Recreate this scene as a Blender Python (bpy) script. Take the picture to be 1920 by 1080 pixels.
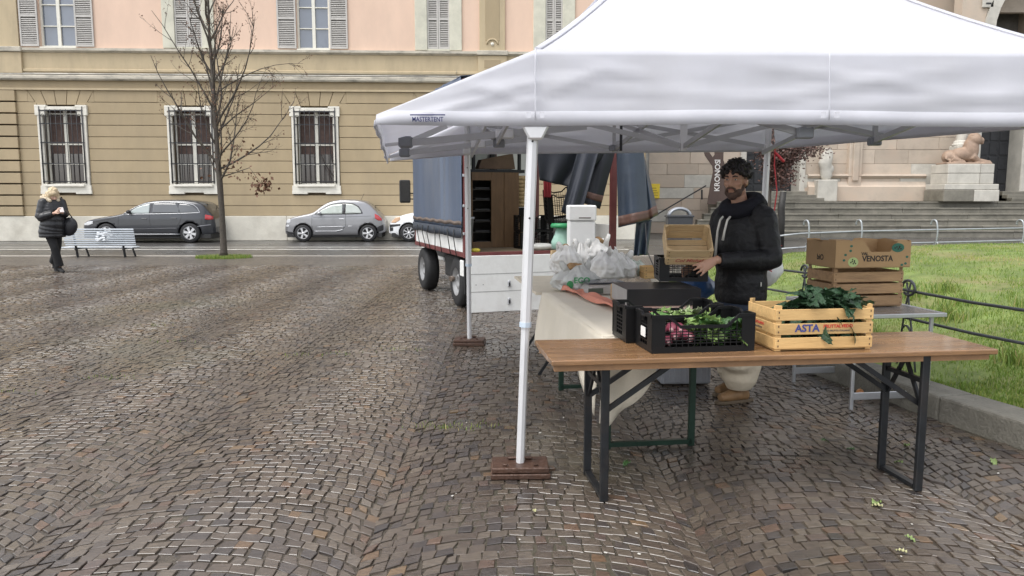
import bpy, bmesh, math, random
import numpy as np
from mathutils import Vector, Matrix, noise as mnoise
for o in list(bpy.data.objects): bpy.data.objects.remove(o)
SC = bpy.context.scene; COL = SC.collection
random.seed(7); RNG = np.random.default_rng(7)
R = math.radians
# ---------------------------------------------------------------- camera
CAMZ, FPX, HORIZ = 1.55, 1440.0, 370.0
PITCH = math.atan((540 - HORIZ) / FPX)
cam = bpy.data.cameras.new('camera'); camo = bpy.data.objects.new('camera', cam); COL.objects.link(camo)
camo.location = (0, 0, CAMZ); camo.rotation_euler = (math.pi / 2 - PITCH, 0, 0)
cam.sensor_width = 36; cam.lens = 36 * FPX / 1920; cam.clip_end = 400; cam.clip_start = .05
SC.camera = camo
# ---------------------------------------------------------------- light (overcast)
SUN_EL, SUN_AZ = 62, 232      # azimuth of the sun, degrees clockwise from +Y
world = bpy.data.worlds.new('World'); SC.world = world; world.use_nodes = True
wn = world.node_tree; wn.nodes.clear()
sky = wn.nodes.new('ShaderNodeTexSky'); sky.sky_type = 'NISHITA'; sky.sun_disc = False
sky.sun_elevation = R(SUN_EL); sky.sun_rotation = R(SUN_AZ); sky.air_density = 1.0; sky.dust_density = 2.0; sky.ozone_density = 1
hs = wn.nodes.new('ShaderNodeHueSaturation'); hs.inputs['Saturation'].default_value = .22
bg = wn.nodes.new('ShaderNodeBackground'); bg.inputs['Strength'].default_value = .145
wo = wn.nodes.new('ShaderNodeOutputWorld')
wn.links.new(sky.outputs[0], hs.inputs['Color']); wn.links.new(hs.outputs[0], bg.inputs['Color']); wn.links.new(bg.outputs[0], wo.inputs[0])
sl = bpy.data.lights.new('sun', 'SUN'); sl.energy = 0.9; sl.angle = R(40); sl.color = (1, .97, .93)
so = bpy.data.objects.new('sun', sl); COL.objects.link(so)
sdir = Vector((math.sin(R(SUN_AZ)) * math.cos(R(SUN_EL)), math.cos(R(SUN_AZ)) * math.cos(R(SUN_EL)), math.sin(R(SUN_EL))))
so.rotation_euler = sdir.to_track_quat('Z', 'Y').to_euler(); so.location = (0, 0, 20)
vs = SC.view_settings; vs.view_transform = 'Standard'; vs.look = 'None'; vs.exposure = 1.22; vs.gamma = 1; vs.use_curve_mapping = False
# ---------------------------------------------------------------- pixel helpers
_f = Vector((0, math.cos(PITCH), -math.sin(PITCH))); _u = Vector((0, math.sin(PITCH), math.cos(PITCH))); _r = Vector((1, 0, 0))
CAM = Vector((0, 0, CAMZ))
def ray(px, py): return _f + _r * ((px - 960) / FPX) - _u * ((py - 540) / FPX)
def G(px, py, z=0.0):
    d = ray(px, py); t = (z - CAMZ) / d.z; return CAM + d * t
def VY(px, py, y):
    d = ray(px, py); return CAM + d * (y / d.y)
def onplane(px, py, p0, n):
    d = ray(px, py); t = (Vector(p0) - CAM).dot(n) / d.dot(n); return CAM + d * t
def zat(py, y): return VY(960, py, y).z
# ---------------------------------------------------------------- tagging
def tag(o, label=None, cat=None, group=None, kind=None):
    if label: o['label'] = label
    if cat: o['category'] = cat
    if group: o['group'] = group
    if kind: o['kind'] = kind
    return o
def thing(name, label, cat, loc=(0, 0, 0), rz=0.0, group=None, rot=None):
    o = bpy.data.objects.new(name, None); COL.objects.link(o); o.location = loc
    o.rotation_euler = rot if rot else (0, 0, rz); o.empty_display_size = .1
    return tag(o, label, cat, group)
def copy_tree(o, parent=None):
    c = o.copy(); COL.objects.link(c); c.parent = parent
    for ch in o.children: copy_tree(ch, c)
    return c
# ---------------------------------------------------------------- mesh builder
class MB:
    def __init__(s): s.v = []; s.f = []; s.sm = []
    def add(s, vs, fs, smooth=False):
        b = len(s.v); s.v += [tuple(x) for x in vs]
        for f in fs: s.f.append([i + b for i in f]); s.sm.append(smooth)
        return s
    def box(s, x0, x1, y0, y1, z0, z1, M=None):
        vs = [Vector(p) for p in ((x0,y0,z0),(x1,y0,z0),(x1,y1,z0),(x0,y1,z0),(x0,y0,z1),(x1,y0,z1),(x1,y1,z1),(x0,y1,z1))]
        if M: vs = [M @ p for p in vs]
        return s.add(vs, [(3,2,1,0),(4,5,6,7),(0,1,5,4),(1,2,6,5),(2,3,7,6),(3,0,4,7)])
    def bar(s, a, b, w, h=None, up=(0,0,1)):
        """square bar from a to b, w across, h along up"""
        a = Vector(a); b = Vector(b); h = h or w; d = (b - a).normalized(); up = Vector(up)
        if abs(d.dot(up)) > .98: up = Vector((0, 1, 0))
        x = d.cross(up).normalized(); y = x.cross(d).normalized()
        q = [x*(-w/2)+y*(-h/2), x*(w/2)+y*(-h/2), x*(w/2)+y*(h/2), x*(-w/2)+y*(h/2)]
        return s.add([a+k for k in q] + [b+k for k in q], [(3,2,1,0),(4,5,6,7),(0,1,5,4),(1,2,6,5),(2,3,7,6),(3,0,4,7)])
    def tube(s, pts, r, n=8, ry=None, cap=True, smooth=True, closed=False, ref=None):
        pts = [Vector(p) for p in pts]; m = len(pts)
        rr = [r]*m if isinstance(r, (int, float)) else list(r)
        rb = rr if ry is None else ([ry]*m if isinstance(ry, (int, float)) else list(ry))
        vs = []; px = None
        for i, p in enumerate(pts):
            a = pts[i-1] if (i > 0 or closed) else p; b = pts[(i+1) % m] if (i < m-1 or closed) else p
            d = (b - a); d = d.normalized() if d.length > 1e-9 else Vector((0,0,1))
            if px is None:
                k = Vector(ref) if ref else (Vector((1,0,0)) if abs(d.x) < .8 else Vector((0,1,0)))
            else: k = px
            x = (k - d * k.dot(d)); x = x.normalized() if x.length > 1e-6 else d.orthogonal().normalized()
            y = d.cross(x); px = x
            for j in range(n):
                t = 2*math.pi*j/n; vs.append(p + x*(rr[i]*math.cos(t)) + y*(rb[i]*math.sin(t)))
        fs = []
        for i in range(m if closed else m-1):
            for j in range(n):
                a0 = i*n+j; a1 = i*n+(j+1) % n; b0 = ((i+1) % m)*n+j; b1 = ((i+1) % m)*n+(j+1) % n
                fs.append((a0, a1, b1, b0))
        s.add(vs, fs, smooth)
        if cap and not closed:
            b = len(s.v) - m*n
            s.f.append([b+j for j in range(n)][::-1]); s.sm.append(False)
            s.f.append([b+(m-1)*n+j for j in range(n)]); s.sm.append(False)
        return s
    def ell(s, c, r, nu=16, nv=10, M=None, smooth=True, fn=None):
        c = Vector(c); r = (r, r, r) if isinstance(r, (int, float)) else r
        vs = []
        for i in range(nv+1):
            ph = math.pi*i/nv
            for j in range(nu):
                t = 2*math.pi*j/nu
                p = Vector((math.sin(ph)*math.cos(t), math.sin(ph)*math.sin(t), math.cos(ph)))
                if fn: p = fn(p)
                p = Vector((p.x*r[0], p.y*r[1], p.z*r[2]))
                if M: p = M @ p
                vs.append(c + p)
        fs = []
        for i in range(nv):
            for j in range(nu):
                a = i*nu+j; b = i*nu+(j+1) % nu; fs.append((a, a+nu, b+nu, b))
        return s.add(vs, fs, smooth)
    def prism(s, poly, h0, h1, ax='y'):
        """poly of (a,b): ax 'y' -> (a,h,b); 'x' -> (h,a,b); 'z' -> (a,b,h)"""
        n = len(poly)
        def P(a, b, h): return (a, h, b) if ax == 'y' else ((h, a, b) if ax == 'x' else (a, b, h))
        vs = [P(a, b, h0) for a, b in poly] + [P(a, b, h1) for a, b in poly]
        fs = [tuple(range(n))[::-1], tuple(range(n, 2*n))] + [(i, (i+1) % n, n+(i+1) % n, n+i) for i in range(n)]
        return s.add(vs, fs)
    def lathe(s, prof, n=20, c=(0,0,0), axis='z', smooth=True):
        c = Vector(c); vs = []
        for r, h in prof:
            for j in range(n):
                t = 2*math.pi*j/n; x, y = r*math.cos(t), r*math.sin(t)
                vs.append(c + Vector((x, y, h) if axis == 'z' else ((h, x, y) if axis == 'x' else (y, h, x))))
        m = len(prof); fs = [(i*n+j, i*n+(j+1) % n, (i+1)*n+(j+1) % n, (i+1)*n+j) for i in range(m-1) for j in range(n)]
        return s.add(vs, fs, smooth)
    def grid(s, nu, nv, fn, smooth=True, closed_u=False):
        vs = [fn(i/(nu if closed_u else nu-1) if nu > 1 else 0, j/(nv-1)) for j in range(nv) for i in range(nu)]
        fs = []
        for j in range(nv-1):
            for i in range(nu if closed_u else nu-1):
                i2 = (i+1) % nu
                fs.append((j*nu+i, j*nu+i2, (j+1)*nu+i2, (j+1)*nu+i))
        return s.add(vs, fs, smooth)
    def xf(s, M): s.v = [tuple(M @ Vector(p)) for p in s.v]; return s
    def mesh(s, name, fixn=True):
        me = bpy.data.meshes.new(name); me.from_pydata(s.v, [], s.f)
        me.polygons.foreach_set('use_smooth', s.sm)
        if fixn:
            b = bmesh.new(); b.from_mesh(me); bmesh.ops.recalc_face_normals(b, faces=b.faces); b.to_mesh(me); b.free()
        me.update(); return me
    def build(s, name, mat, parent=None, bevel=0, solid=0, sub=0, loc=None, rz=None, fixn=True, seg=1):
        me = s.mesh(name, fixn); me.materials.append(mat)
        return link(name, me, parent, bevel, solid, sub, loc, rz, seg)
def link(name, me, parent=None, bevel=0, solid=0, sub=0, loc=None, rz=None, seg=1):
    o = bpy.data.objects.new(name, me); COL.objects.link(o)
    if parent is not None: o.parent = parent
    if loc is not None: o.location = loc
    if rz is not None: o.rotation_euler = (0, 0, rz)
    if solid:
        m = o.modifiers.new('solid', 'SOLIDIFY'); m.thickness = solid; m.offset = 0
    if sub:
        m = o.modifiers.new('sub', 'SUBSURF'); m.levels = m.render_levels = sub
    if bevel:
        m = o.modifiers.new('bevel', 'BEVEL'); m.width = bevel; m.segments = seg; m.limit_method = 'ANGLE'; m.angle_limit = R(40)
    return o
def evalmesh(o):
    dg = bpy.context.evaluated_depsgraph_get(); dg.update()
    return bpy.data.meshes.new_from_object(o.evaluated_get(dg))
def fuse(mb, name, mat, parent, voxel=.01, smooth=6, sfac=.5):
    """melt overlapping closed pieces into one continuous surface"""
    o = mb.build('tmp_fuse', mat)
    m = o.modifiers.new('r', 'REMESH'); m.mode = 'VOXEL'; m.voxel_size = voxel; m.use_smooth_shade = True
    if smooth:
        k = o.modifiers.new('s', 'SMOOTH'); k.iterations = smooth; k.factor = sfac
    me = evalmesh(o); bpy.data.objects.remove(o)
    me.name = name
    if not me.materials: me.materials.append(mat)
    me.polygons.foreach_set('use_smooth', [True]*len(me.polygons))
    return link(name, me, parent)
def text(s, size, M, mat, parent, name='lettering', bold=0.0, sx=1.0, align='CENTER', shear=0, spacing=1.0, depth=.0006):
    """flat lettering lying in the local XY plane of M"""
    c = bpy.data.curves.new('t', 'FONT'); c.body = s; c.size = size; c.align_x = align; c.align_y = 'CENTER'; c.offset = bold
    c.shear = shear; c.space_character = spacing; c.extrude = depth; c.resolution_u = 3
    o = bpy.data.objects.new('t', c); COL.objects.link(o); me = evalmesh(o); bpy.data.objects.remove(o)
    me.transform(Matrix.Diagonal((sx, 1, 1, 1))); me.transform(M)
    me.materials.clear(); me.materials.append(mat); me.name = name
    return link(name, me, parent)
def frame_M(o, x, y):
    x = Vector(x).normalized(); z = x.cross(Vector(y)).normalized(); y = z.cross(x)
    M = Matrix.Identity(4)
    for i in range(3): M[i][0] = x[i]; M[i][1] = y[i]; M[i][2] = z[i]; M[i][3] = o[i]
    return M
def lerp(a, b, t): return a + (b - a)*t
def interp(x, pts):
    if x <= pts[0][0]: return pts[0][1]
    for (a, b), (c, d) in zip(pts, pts[1:]):
        if x <= c: return b + (d-b)*(x-a)/(c-a)
    return pts[-1][1]
def smooth_interp(x, pts):
    xs = [p[0] for p in pts]; ys = [p[1] for p in pts]; n = len(xs)
    if x <= xs[0]: return ys[0]
    if x >= xs[-1]: return ys[-1]
    for i in range(n-1):
        if x <= xs[i+1]: break
    d = [(ys[k+1]-ys[k])/(xs[k+1]-xs[k]) for k in range(n-1)]
    def m(k):
        if k == 0: return d[0]
        if k == n-1: return d[-1]
        return 0 if d[k-1]*d[k] <= 0 else 2*d[k-1]*d[k]/(d[k-1]+d[k])
    h = xs[i+1]-xs[i]; t = (x-xs[i])/h
    return (2*t**3-3*t*t+1)*ys[i] + (t**3-2*t*t+t)*h*m(i) + (-2*t**3+3*t*t)*ys[i+1] + (t**3-t*t)*h*m(i+1)
# ---------------------------------------------------------------- materials
MATS = {}
def mat(name, col, rough=.6, var=.12, scale=6, metal=0, spec=.5, bump=0, bscale=60, stain=None, sfac=.5, sscale=1.2, rvar=0,
        trans=0, alpha=1, coat=0, stretch=None, objrand=0, sheen=0, aniso=None, subsurf=0, translucent=0, emit=0):
    if name in MATS: return MATS[name]
    m = bpy.data.materials.new(name); m.use_nodes = True; nt = m.node_tree; N = nt.nodes; L = nt.links
    p = N['Principled BSDF']; out = N['Material Output']
    tc = N.new('ShaderNodeTexCoord'); src = tc.outputs['Object']
    if stretch:
        mp = N.new('ShaderNodeMapping'); mp.inputs['Scale'].default_value = stretch; L.new(src, mp.inputs[0]); src = mp.outputs[0]
    nz = N.new('ShaderNodeTexNoise'); nz.inputs['Scale'].default_value = scale; nz.inputs['Detail'].default_value = 6; nz.inputs['Roughness'].default_value = .65
    L.new(src, nz.inputs['Vector'])
    cr = N.new('ShaderNodeValToRGB'); e = cr.color_ramp.elements
    lo = [max(0, c*(1-var)) for c in col]; hi = [min(1, c*(1+var)) for c in col]
    e[0].position = .3; e[1].position = .7; e[0].color = (*lo, 1); e[1].color = (*hi, 1)
    L.new(nz.outputs['Fac'], cr.inputs[0]); c_out = cr.outputs[0]
    if stain:
        n2 = N.new('ShaderNodeTexNoise'); n2.inputs['Scale'].default_value = sscale; n2.inputs['Detail'].default_value = 8; n2.inputs['Roughness'].default_value = .7
        L.new(tc.outputs['Object'] if not stretch else src, n2.inputs['Vector'])
        r2 = N.new('ShaderNodeValToRGB'); r2.color_ramp.elements[0].position = .48; r2.color_ramp.elements[1].position = .72
        L.new(n2.outputs['Fac'], r2.inputs[0])
        mm = N.new('ShaderNodeMath'); mm.operation = 'MULTIPLY'; mm.inputs[1].default_value = sfac; L.new(r2.outputs[0], mm.inputs[0])
        mx = N.new('ShaderNodeMix'); mx.data_type = 'RGBA'; L.new(mm.outputs[0], mx.inputs['Factor']); L.new(c_out, mx.inputs[6]); mx.inputs[7].default_value = (*stain, 1)
        c_out = mx.outputs[2]
    if objrand:
        oi = N.new('ShaderNodeObjectInfo'); hv = N.new('ShaderNodeHueSaturation'); mr = N.new('ShaderNodeMapRange')
        mr.inputs['To Min'].default_value = 1-objrand; mr.inputs['To Max'].default_value = 1+objrand
        L.new(oi.outputs['Random'], mr.inputs[0]); L.new(mr.outputs[0], hv.inputs['Value']); L.new(c_out, hv.inputs['Color']); c_out = hv.outputs[0]
    L.new(c_out, p.inputs['Base Color'])
    p.inputs['Roughness'].default_value = rough; p.inputs['Metallic'].default_value = metal
    p.inputs['Specular IOR Level'].default_value = spec
    if rvar:
        mr = N.new('ShaderNodeMapRange'); mr.inputs['To Min'].default_value = max(.02, rough-rvar); mr.inputs['To Max'].default_value = min(1, rough+rvar)
        n3 = N.new('ShaderNodeTexNoise'); n3.inputs['Scale'].default_value = sscale*2; L.new(src, n3.inputs['Vector']); L.new(n3.outputs['Fac'], mr.inputs[0]); L.new(mr.outputs[0], p.inputs['Roughness'])
    if bump:
        nb = N.new('ShaderNodeTexNoise'); nb.inputs['Scale'].default_value = bscale; nb.inputs['Detail'].default_value = 5; L.new(src, nb.inputs['Vector'])
        bp = N.new('ShaderNodeBump'); bp.inputs['Strength'].default_value = min(1, bump); bp.inputs['Distance'].default_value = .02
        L.new(nb.outputs['Fac'], bp.inputs['Height']); L.new(bp.outputs[0], p.inputs['Normal'])
    if trans: p.inputs['Transmission Weight'].default_value = trans
    if alpha < 1: p.inputs['Alpha'].default_value = alpha
    if coat: p.inputs['Coat Weight'].default_value = coat; p.inputs['Coat Roughness'].default_value = .06
    if sheen: p.inputs['Sheen Weight'].default_value = sheen
    if subsurf:
        p.inputs['Subsurface Weight'].default_value = subsurf; p.inputs['Subsurface Radius'].default_value = (.01, .004, .002)
    if translucent:
        tl = N.new('ShaderNodeBsdfTranslucent'); L.new(c_out, tl.inputs[0]); ms = N.new('ShaderNodeMixShader'); ms.inputs[0].default_value = translucent
        L.new(p.outputs[0], ms.inputs[1]); L.new(tl.outputs[0], ms.inputs[2]); L.new(ms.outputs[0], out.inputs[0])
    MATS[name] = m; return m
def glassmat(name, tint, rough=.03):
    if name in MATS: return MATS[name]
    m = mat(name, tint, rough, .05, 2, spec=.9, coat=.6); return m
# ================================================================ GROUND
def nodemat(name):
    m = bpy.data.materials.new(name); m.use_nodes = True; return m, m.node_tree.nodes, m.node_tree.links, m.node_tree.nodes['Principled BSDF']
def cobble_material():
    m, N, L, p = nodemat('wet_porphyry')
    at = N.new('ShaderNodeAttribute'); at.attribute_name = 'tint'
    cr = N.new('ShaderNodeValToRGB'); cr.color_ramp.interpolation = 'LINEAR'
    stops = [(0, (.048,.041,.038)), (.15, (.076,.063,.057)), (.35, (.108,.082,.063)), (.55, (.132,.104,.080)), (.72, (.156,.125,.095)), (.85, (.116,.082,.068)), (.93, (.152,.092,.060)), (1, (.20,.13,.070))]
    e = cr.color_ramp.elements; e[0].position = 0; e[0].color = (*stops[0][1], 1); e[1].position = 1; e[1].color = (*stops[-1][1], 1)
    for q, c in stops[1:-1]: x = e.new(q); x.color = (*c, 1)
    L.new(at.outputs['Fac'], cr.inputs[0])
    tc = N.new('ShaderNodeTexCoord'); mp = N.new('ShaderNodeMapping'); mp.inputs['Scale'].default_value = (20, 70, 25); mp.inputs['Rotation'].default_value = (0, 0, .2); L.new(tc.outputs['Object'], mp.inputs[0])
    nz = N.new('ShaderNodeTexNoise'); nz.inputs['Scale'].default_value = 1.0; nz.inputs['Detail'].default_value = 7; nz.inputs['Roughness'].default_value = .7; L.new(mp.outputs[0], nz.inputs['Vector'])
    mr = N.new('ShaderNodeMapRange'); mr.inputs['From Min'].default_value = .3; mr.inputs['From Max'].default_value = .7; mr.inputs['To Min'].default_value = .40; mr.inputs['To Max'].default_value = .98; L.new(nz.outputs['Fac'], mr.inputs[0])
    hv = N.new('ShaderNodeHueSaturation'); L.new(cr.outputs[0], hv.inputs['Color']); L.new(mr.outputs[0], hv.inputs['Value'])
    # moss in one patch of the square
    nm = N.new('ShaderNodeTexNoise'); nm.inputs['Scale'].default_value = .33; nm.inputs['Detail'].default_value = 5; L.new(tc.outputs['Object'], nm.inputs['Vector'])
    rm = N.new('ShaderNodeValToRGB'); rm.color_ramp.elements[0].position = .55; rm.color_ramp.elements[1].position = .75; L.new(nm.outputs['Fac'], rm.inputs[0])
    ml = N.new('ShaderNodeMath'); ml.operation = 'MULTIPLY'; ml.inputs[1].default_value = .32; L.new(rm.outputs[0], ml.inputs[0])
    mx = N.new('ShaderNodeMix'); mx.data_type = 'RGBA'; L.new(ml.outputs[0], mx.inputs['Factor']); L.new(hv.outputs[0], mx.inputs[6]); mx.inputs[7].default_value = (.13, .14, .07, 1)
    L.new(mx.outputs[2], p.inputs['Base Color'])
    nr = N.new('ShaderNodeTexNoise'); nr.inputs['Scale'].default_value = 1.1; nr.inputs['Detail'].default_value = 4; L.new(tc.outputs['Object'], nr.inputs['Vector'])
    rr = N.new('ShaderNodeMapRange'); rr.inputs['From Min'].default_value = .3; rr.inputs['From Max'].default_value = .7; rr.inputs['To Min'].default_value = .15; rr.inputs['To Max'].default_value = .38; L.new(nr.outputs['Fac'], rr.inputs[0]); L.new(rr.outputs[0], p.inputs['Roughness'])
    bp = N.new('ShaderNodeBump'); bp.inputs['Strength'].default_value = .4; bp.inputs['Distance'].default_value = .004; L.new(nz.outputs['Fac'], bp.inputs['Height']); L.new(bp.outputs[0], p.inputs['Normal'])
    p.inputs['Specular IOR Level'].default_value = .95
    return m
M_COB = cobble_material()
M_JOINT = mat('wet_joint_sand', (.075,.062,.048), .28, .35, 30, bump=.4, bscale=150, stain=(.05,.06,.025), sfac=.6, sscale=.5, rvar=.15)
g = MB().add([(-150,-30,-.03),(150,-30,-.03),(150,200,-.03),(-150,200,-.03)], [(0,1,2,3)]).build('ground', mat('earth', (.12,.11,.1), .6)); tag(g, kind='structure')
# kerb of the lawn (ground line, from the near right corner to the far end)
KB = [Vector((G(1920,843).x+.25, G(1920,843).y-1.6, 0)), G(1920,843), G(1757,787), G(1600,728), G(1493,688), Vector((2.1,9.2,0)), Vector((2.0,11.0,0)), Vector((2.4,13.2,0)), Vector((3.5,15.6,0)), Vector((6,17.6,0)), Vector((12,18.8,0)), Vector((30,19.6,0))]
for k in KB: k.z = 0
def kerb_x(y):
    for a, b in zip(KB, KB[1:]):
        if a.y <= y <= b.y: return lerp(a.x, b.x, (y-a.y)/(b.y-a.y))
    return KB[0].x if y < KB[0].y else 99
bed = MB().add([(-30,-3,-.0075),(30,-3,-.0075),(30,20.3,-.0075),(-30,20.3,-.0075)], [(0,1,2,3)]).build('paving', M_JOINT); tag(bed, kind='structure')
# ---- porphyry cobbles laid in segmental arcs
def make_cobbles():
    W = 1.5; Rr = W*.80; pitch = .072; cells = []
    amax = math.asin(W/2/Rr)
    for ci in range(-14, 10):
        cx = ci*W + .1; off = RNG.uniform(0, pitch)
        for k in range(0, 236):
            y0 = 1.75 + off + k*pitch - Rr
            nst = 20 + int(RNG.integers(0, 3)); da = 2*amax/nst
            cuts = [-amax + da*i + (RNG.normal(0, da*.10) if 0 < i < nst else 0) for i in range(nst+1)]
            for i in range(nst):
                am = (cuts[i]+cuts[i+1])/2; mx = cx + Rr*math.sin(am); my = y0 + pitch/2 + Rr*math.cos(am)
                if my < 2.3 or my > 17.6 or abs(mx) > .70*my + 1.6: continue
                if mx > kerb_x(my) - .03: continue
                cells.append((cx, y0, cuts[i], cuts[i+1], mx, my))
    n = len(cells); A = np.array(cells)
    cx, y0, a0, a1, mx, my = A.T
    def P(a, yy): return np.stack([cx + Rr*np.sin(a), yy + Rr*np.cos(a)], 1)
    Q = np.stack([P(a0, y0), P(a1, y0), P(a1, y0+pitch), P(a0, y0+pitch)], 1)            # n,4,2
    Q += RNG.normal(0, .0050, Q.shape)
    C = Q.mean(1, keepdims=True); Dv = Q - C; ln = np.linalg.norm(Dv, axis=2, keepdims=True)
    joint = RNG.uniform(.0025, .0075, (n,1,1))
    O = C + Dv*(1 - joint*1.25/ln); I = C + Dv*(1 - (joint+.0028)*1.25/ln)
    # gentle unevenness of the whole floor plus each stone's own tilt
    und = .002*np.sin(mx*1.7+my*.6)*np.cos(my*1.3-mx*.4) + .0016*np.sin(mx*4.1)*np.sin(my*3.7)
    tz = RNG.normal(0, .0022, n) + und
    tilt = RNG.normal(0, .024, (n,2))
    zt = tz[:,None] + (I-C)[:,:,0]*tilt[:,:1] + (I-C)[:,:,1]*tilt[:,1:] 
    zo = tz[:,None] + (O-C)[:,:,0]*tilt[:,:1] + (O-C)[:,:,1]*tilt[:,1:] - .0022
    V = np.concatenate([np.concatenate([I, zt[:,:,None]], 2), np.concatenate([O, zo[:,:,None]], 2), np.concatenate([O, np.full((n,4,1), -.03)], 2)], 1)   # n,12,3
    F = np.array([(0,1,2,3),(4,5,1,0),(5,6,2,1),(6,7,3,2),(7,4,0,3),(8,9,5,4),(9,10,6,5),(10,11,7,6),(11,8,4,7)])
    tint = np.clip(RNG.beta(2.2, 2.0, n)*.80, 0, 1); rust = RNG.random(n) < .06; tint[rust] = RNG.uniform(.84, 1, rust.sum())
    dist = np.hypot(mx, my); inview = (np.abs(mx) < .665*my*.985) & (my > 3.05)
    d2 = np.where(inview, dist, 1e9); big = set(np.argsort(d2)[:300].tolist())
    mask = np.ones(n, bool); mask[list(big)] = False
    def mesh(idx, name):
        k = len(idx); v = V[idx].reshape(-1, 3); f = (F[None] + (np.arange(k)*12)[:,None,None]).reshape(-1, 4)
        me = bpy.data.meshes.new(name); me.vertices.add(len(v)); me.vertices.foreach_set('co', v.ravel())
        me.loops.add(f.size); me.loops.foreach_set('vertex_index', f.ravel().astype(np.int32))
        me.polygons.add(len(f)); me.polygons.foreach_set('loop_start', (np.arange(len(f))*4).astype(np.int32))
        me.update(calc_edges=True); me.polygons.foreach_set('use_smooth', [False]*len(f)); a = me.attributes.new('tint', 'FLOAT', 'POINT'); a.data.foreach_set('value', np.repeat(tint[idx], 12).astype(np.float32))
        me.materials.append(M_COB); return me
    rest = link('cobblestones', mesh(np.where(mask)[0], 'cobblestones'), bed); rest['kind'] = 'stuff'
    for i in sorted(big): link('cobblestone', mesh(np.array([i]), 'cobblestone'), bed)
    print('cobbles', n)
make_cobbles()
def far_paving_mat():
    m, N, L, p = nodemat('far_wet_paving')
    tc = N.new('ShaderNodeTexCoord'); vo = N.new('ShaderNodeTexVoronoi'); vo.inputs['Scale'].default_value = 13; L.new(tc.outputs['Object'], vo.inputs['Vector'])
    cr = N.new('ShaderNodeValToRGB'); e = cr.color_ramp.elements; e[0].color = (.06,.055,.053,1); e[1].color = (.14,.12,.10,1)
    sp = N.new('ShaderNodeSeparateColor'); L.new(vo.outputs['Color'], sp.inputs[0]); L.new(sp.outputs[0], cr.inputs[0]); L.new(cr.outputs[0], p.inputs['Base Color'])
    v2 = N.new('ShaderNodeTexVoronoi'); v2.feature = 'DISTANCE_TO_EDGE'; v2.inputs['Scale'].default_value = 13; L.new(tc.outputs['Object'], v2.inputs['Vector'])
    mr = N.new('ShaderNodeMapRange'); mr.inputs['From Max'].default_value = .1; L.new(v2.outputs[0], mr.inputs[0])
    bp = N.new('ShaderNodeBump'); bp.inputs['Distance'].default_value = .01; bp.inputs['Strength'].default_value = .8; L.new(mr.outputs[0], bp.inputs['Height']); L.new(bp.outputs[0], p.inputs['Normal'])
    nr = N.new('ShaderNodeTexNoise'); nr.inputs['Scale'].default_value = .7; L.new(tc.outputs['Object'], nr.inputs['Vector'])
    rr = N.new('ShaderNodeMapRange'); rr.inputs['To Min'].default_value = .2; rr.inputs['To Max'].default_value = .5; L.new(nr.outputs['Fac'], rr.inputs[0]); L.new(rr.outputs[0], p.inputs['Roughness'])
    return m
M_FARP = far_paving_mat()
yE = G(500,480).y            # edge strip between square and road
fp = MB().add([(-40,17.4,-.004),(40,17.4,-.004),(40,yE,-.004),(-40,yE,-.004)], [(0,1,2,3)]).build('far_paving', M_FARP); tag(fp, kind='structure')
M_ASPH = mat('wet_asphalt', (.075,.072,.068), .3, .25, 3, bump=.25, bscale=200, rvar=.16, sscale=.4, stain=(.11,.1,.09), sfac=.5)
rd = MB().add([(-60,yE+.25,-.006),(60,yE+.25,-.006),(60,34,-.006),(-60,34,-.006)], [(0,1,2,3)]).build('road', M_ASPH); tag(rd, kind='structure')
M_STRIP = mat('pale_stone_strip', (.27,.25,.22), .35, .2, 2, bump=.2, objrand=.12)
es = MB()
es_o = thing('edging_strip', None, None); tag(es_o, kind='structure')
x = -24.0
while x < 14:
    w = random.uniform(.8, 1.2); MB().box(x, x+w-.012, yE-.02, yE+.26, -.05, .004).build('kerb_stone', M_STRIP, es_o, bevel=.008); x += w
M_PAINT = mat('worn_road_paint', (.55,.54,.5), .4, .3, 5, bump=.1, stain=(.12,.11,.1), sfac=.75, sscale=1.0)
for py, w in ((467.5,.16), (463.3,.12)):
    y = G(400, py).y
    o = MB().add([(-24,y-w,-.001),(3.5,y-w,-.001),(3.5,y+w,-.001),(-24,y+w,-.001)], [(0,1,2,3)]).build('road_marking', M_PAINT); tag(o, kind='structure')

# ================================================================ LAWN AND KERB
M_KERB = mat('concrete_kerb', (.155,.145,.12), .62, .25, 5, bump=.5, bscale=45, stain=(.10,.095,.07), sfac=.6, sscale=1.8)
kroot = thing('kerb', None, None); tag(kroot, kind='structure')
def offs(i, d):
    a = KB[max(0,i-1)]; b = KB[min(len(KB)-1,i+1)]; t = (b-a).normalized(); nrm = Vector((t.y, -t.x, 0)); return KB[i] + nrm*d
KW, KH = .30, .17
for i in range(len(KB)-1):
    n = max(1, round((KB[i+1]-KB[i]).length/1.15)); n = min(n, 8)
    for k in range(n):
        t0, t1 = k/n + .003, (k+1)/n - .003
        p = [lerp(KB[i], KB[i+1], t0), lerp(KB[i], KB[i+1], t1), lerp(offs(i,KW), offs(i+1,KW), t1), lerp(offs(i,KW), offs(i+1,KW), t0)]
        MB().add([(q.x,q.y,-.03) for q in p] + [(q.x,q.y,KH) for q in p], [(3,2,1,0),(4,5,6,7),(0,1,5,4),(1,2,6,5),(2,3,7,6),(3,0,4,7)]).build('kerb_stone', M_KERB, kroot, bevel=.018, seg=2)
INNER = [offs(i, KW-.02) for i in range(len(KB))]
def lawn_edge_dist(x, y):
    best = 9e9
    for a, b in zip(INNER, INNER[1:]):
        ab = b-a; t = max(0, min(1, ((x-a.x)*ab.x+(y-a.y)*ab.y)/(ab.x**2+ab.y**2))); q = a+ab*t
        best = min(best, math.hypot(x-q.x, y-q.y))
    return best
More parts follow.
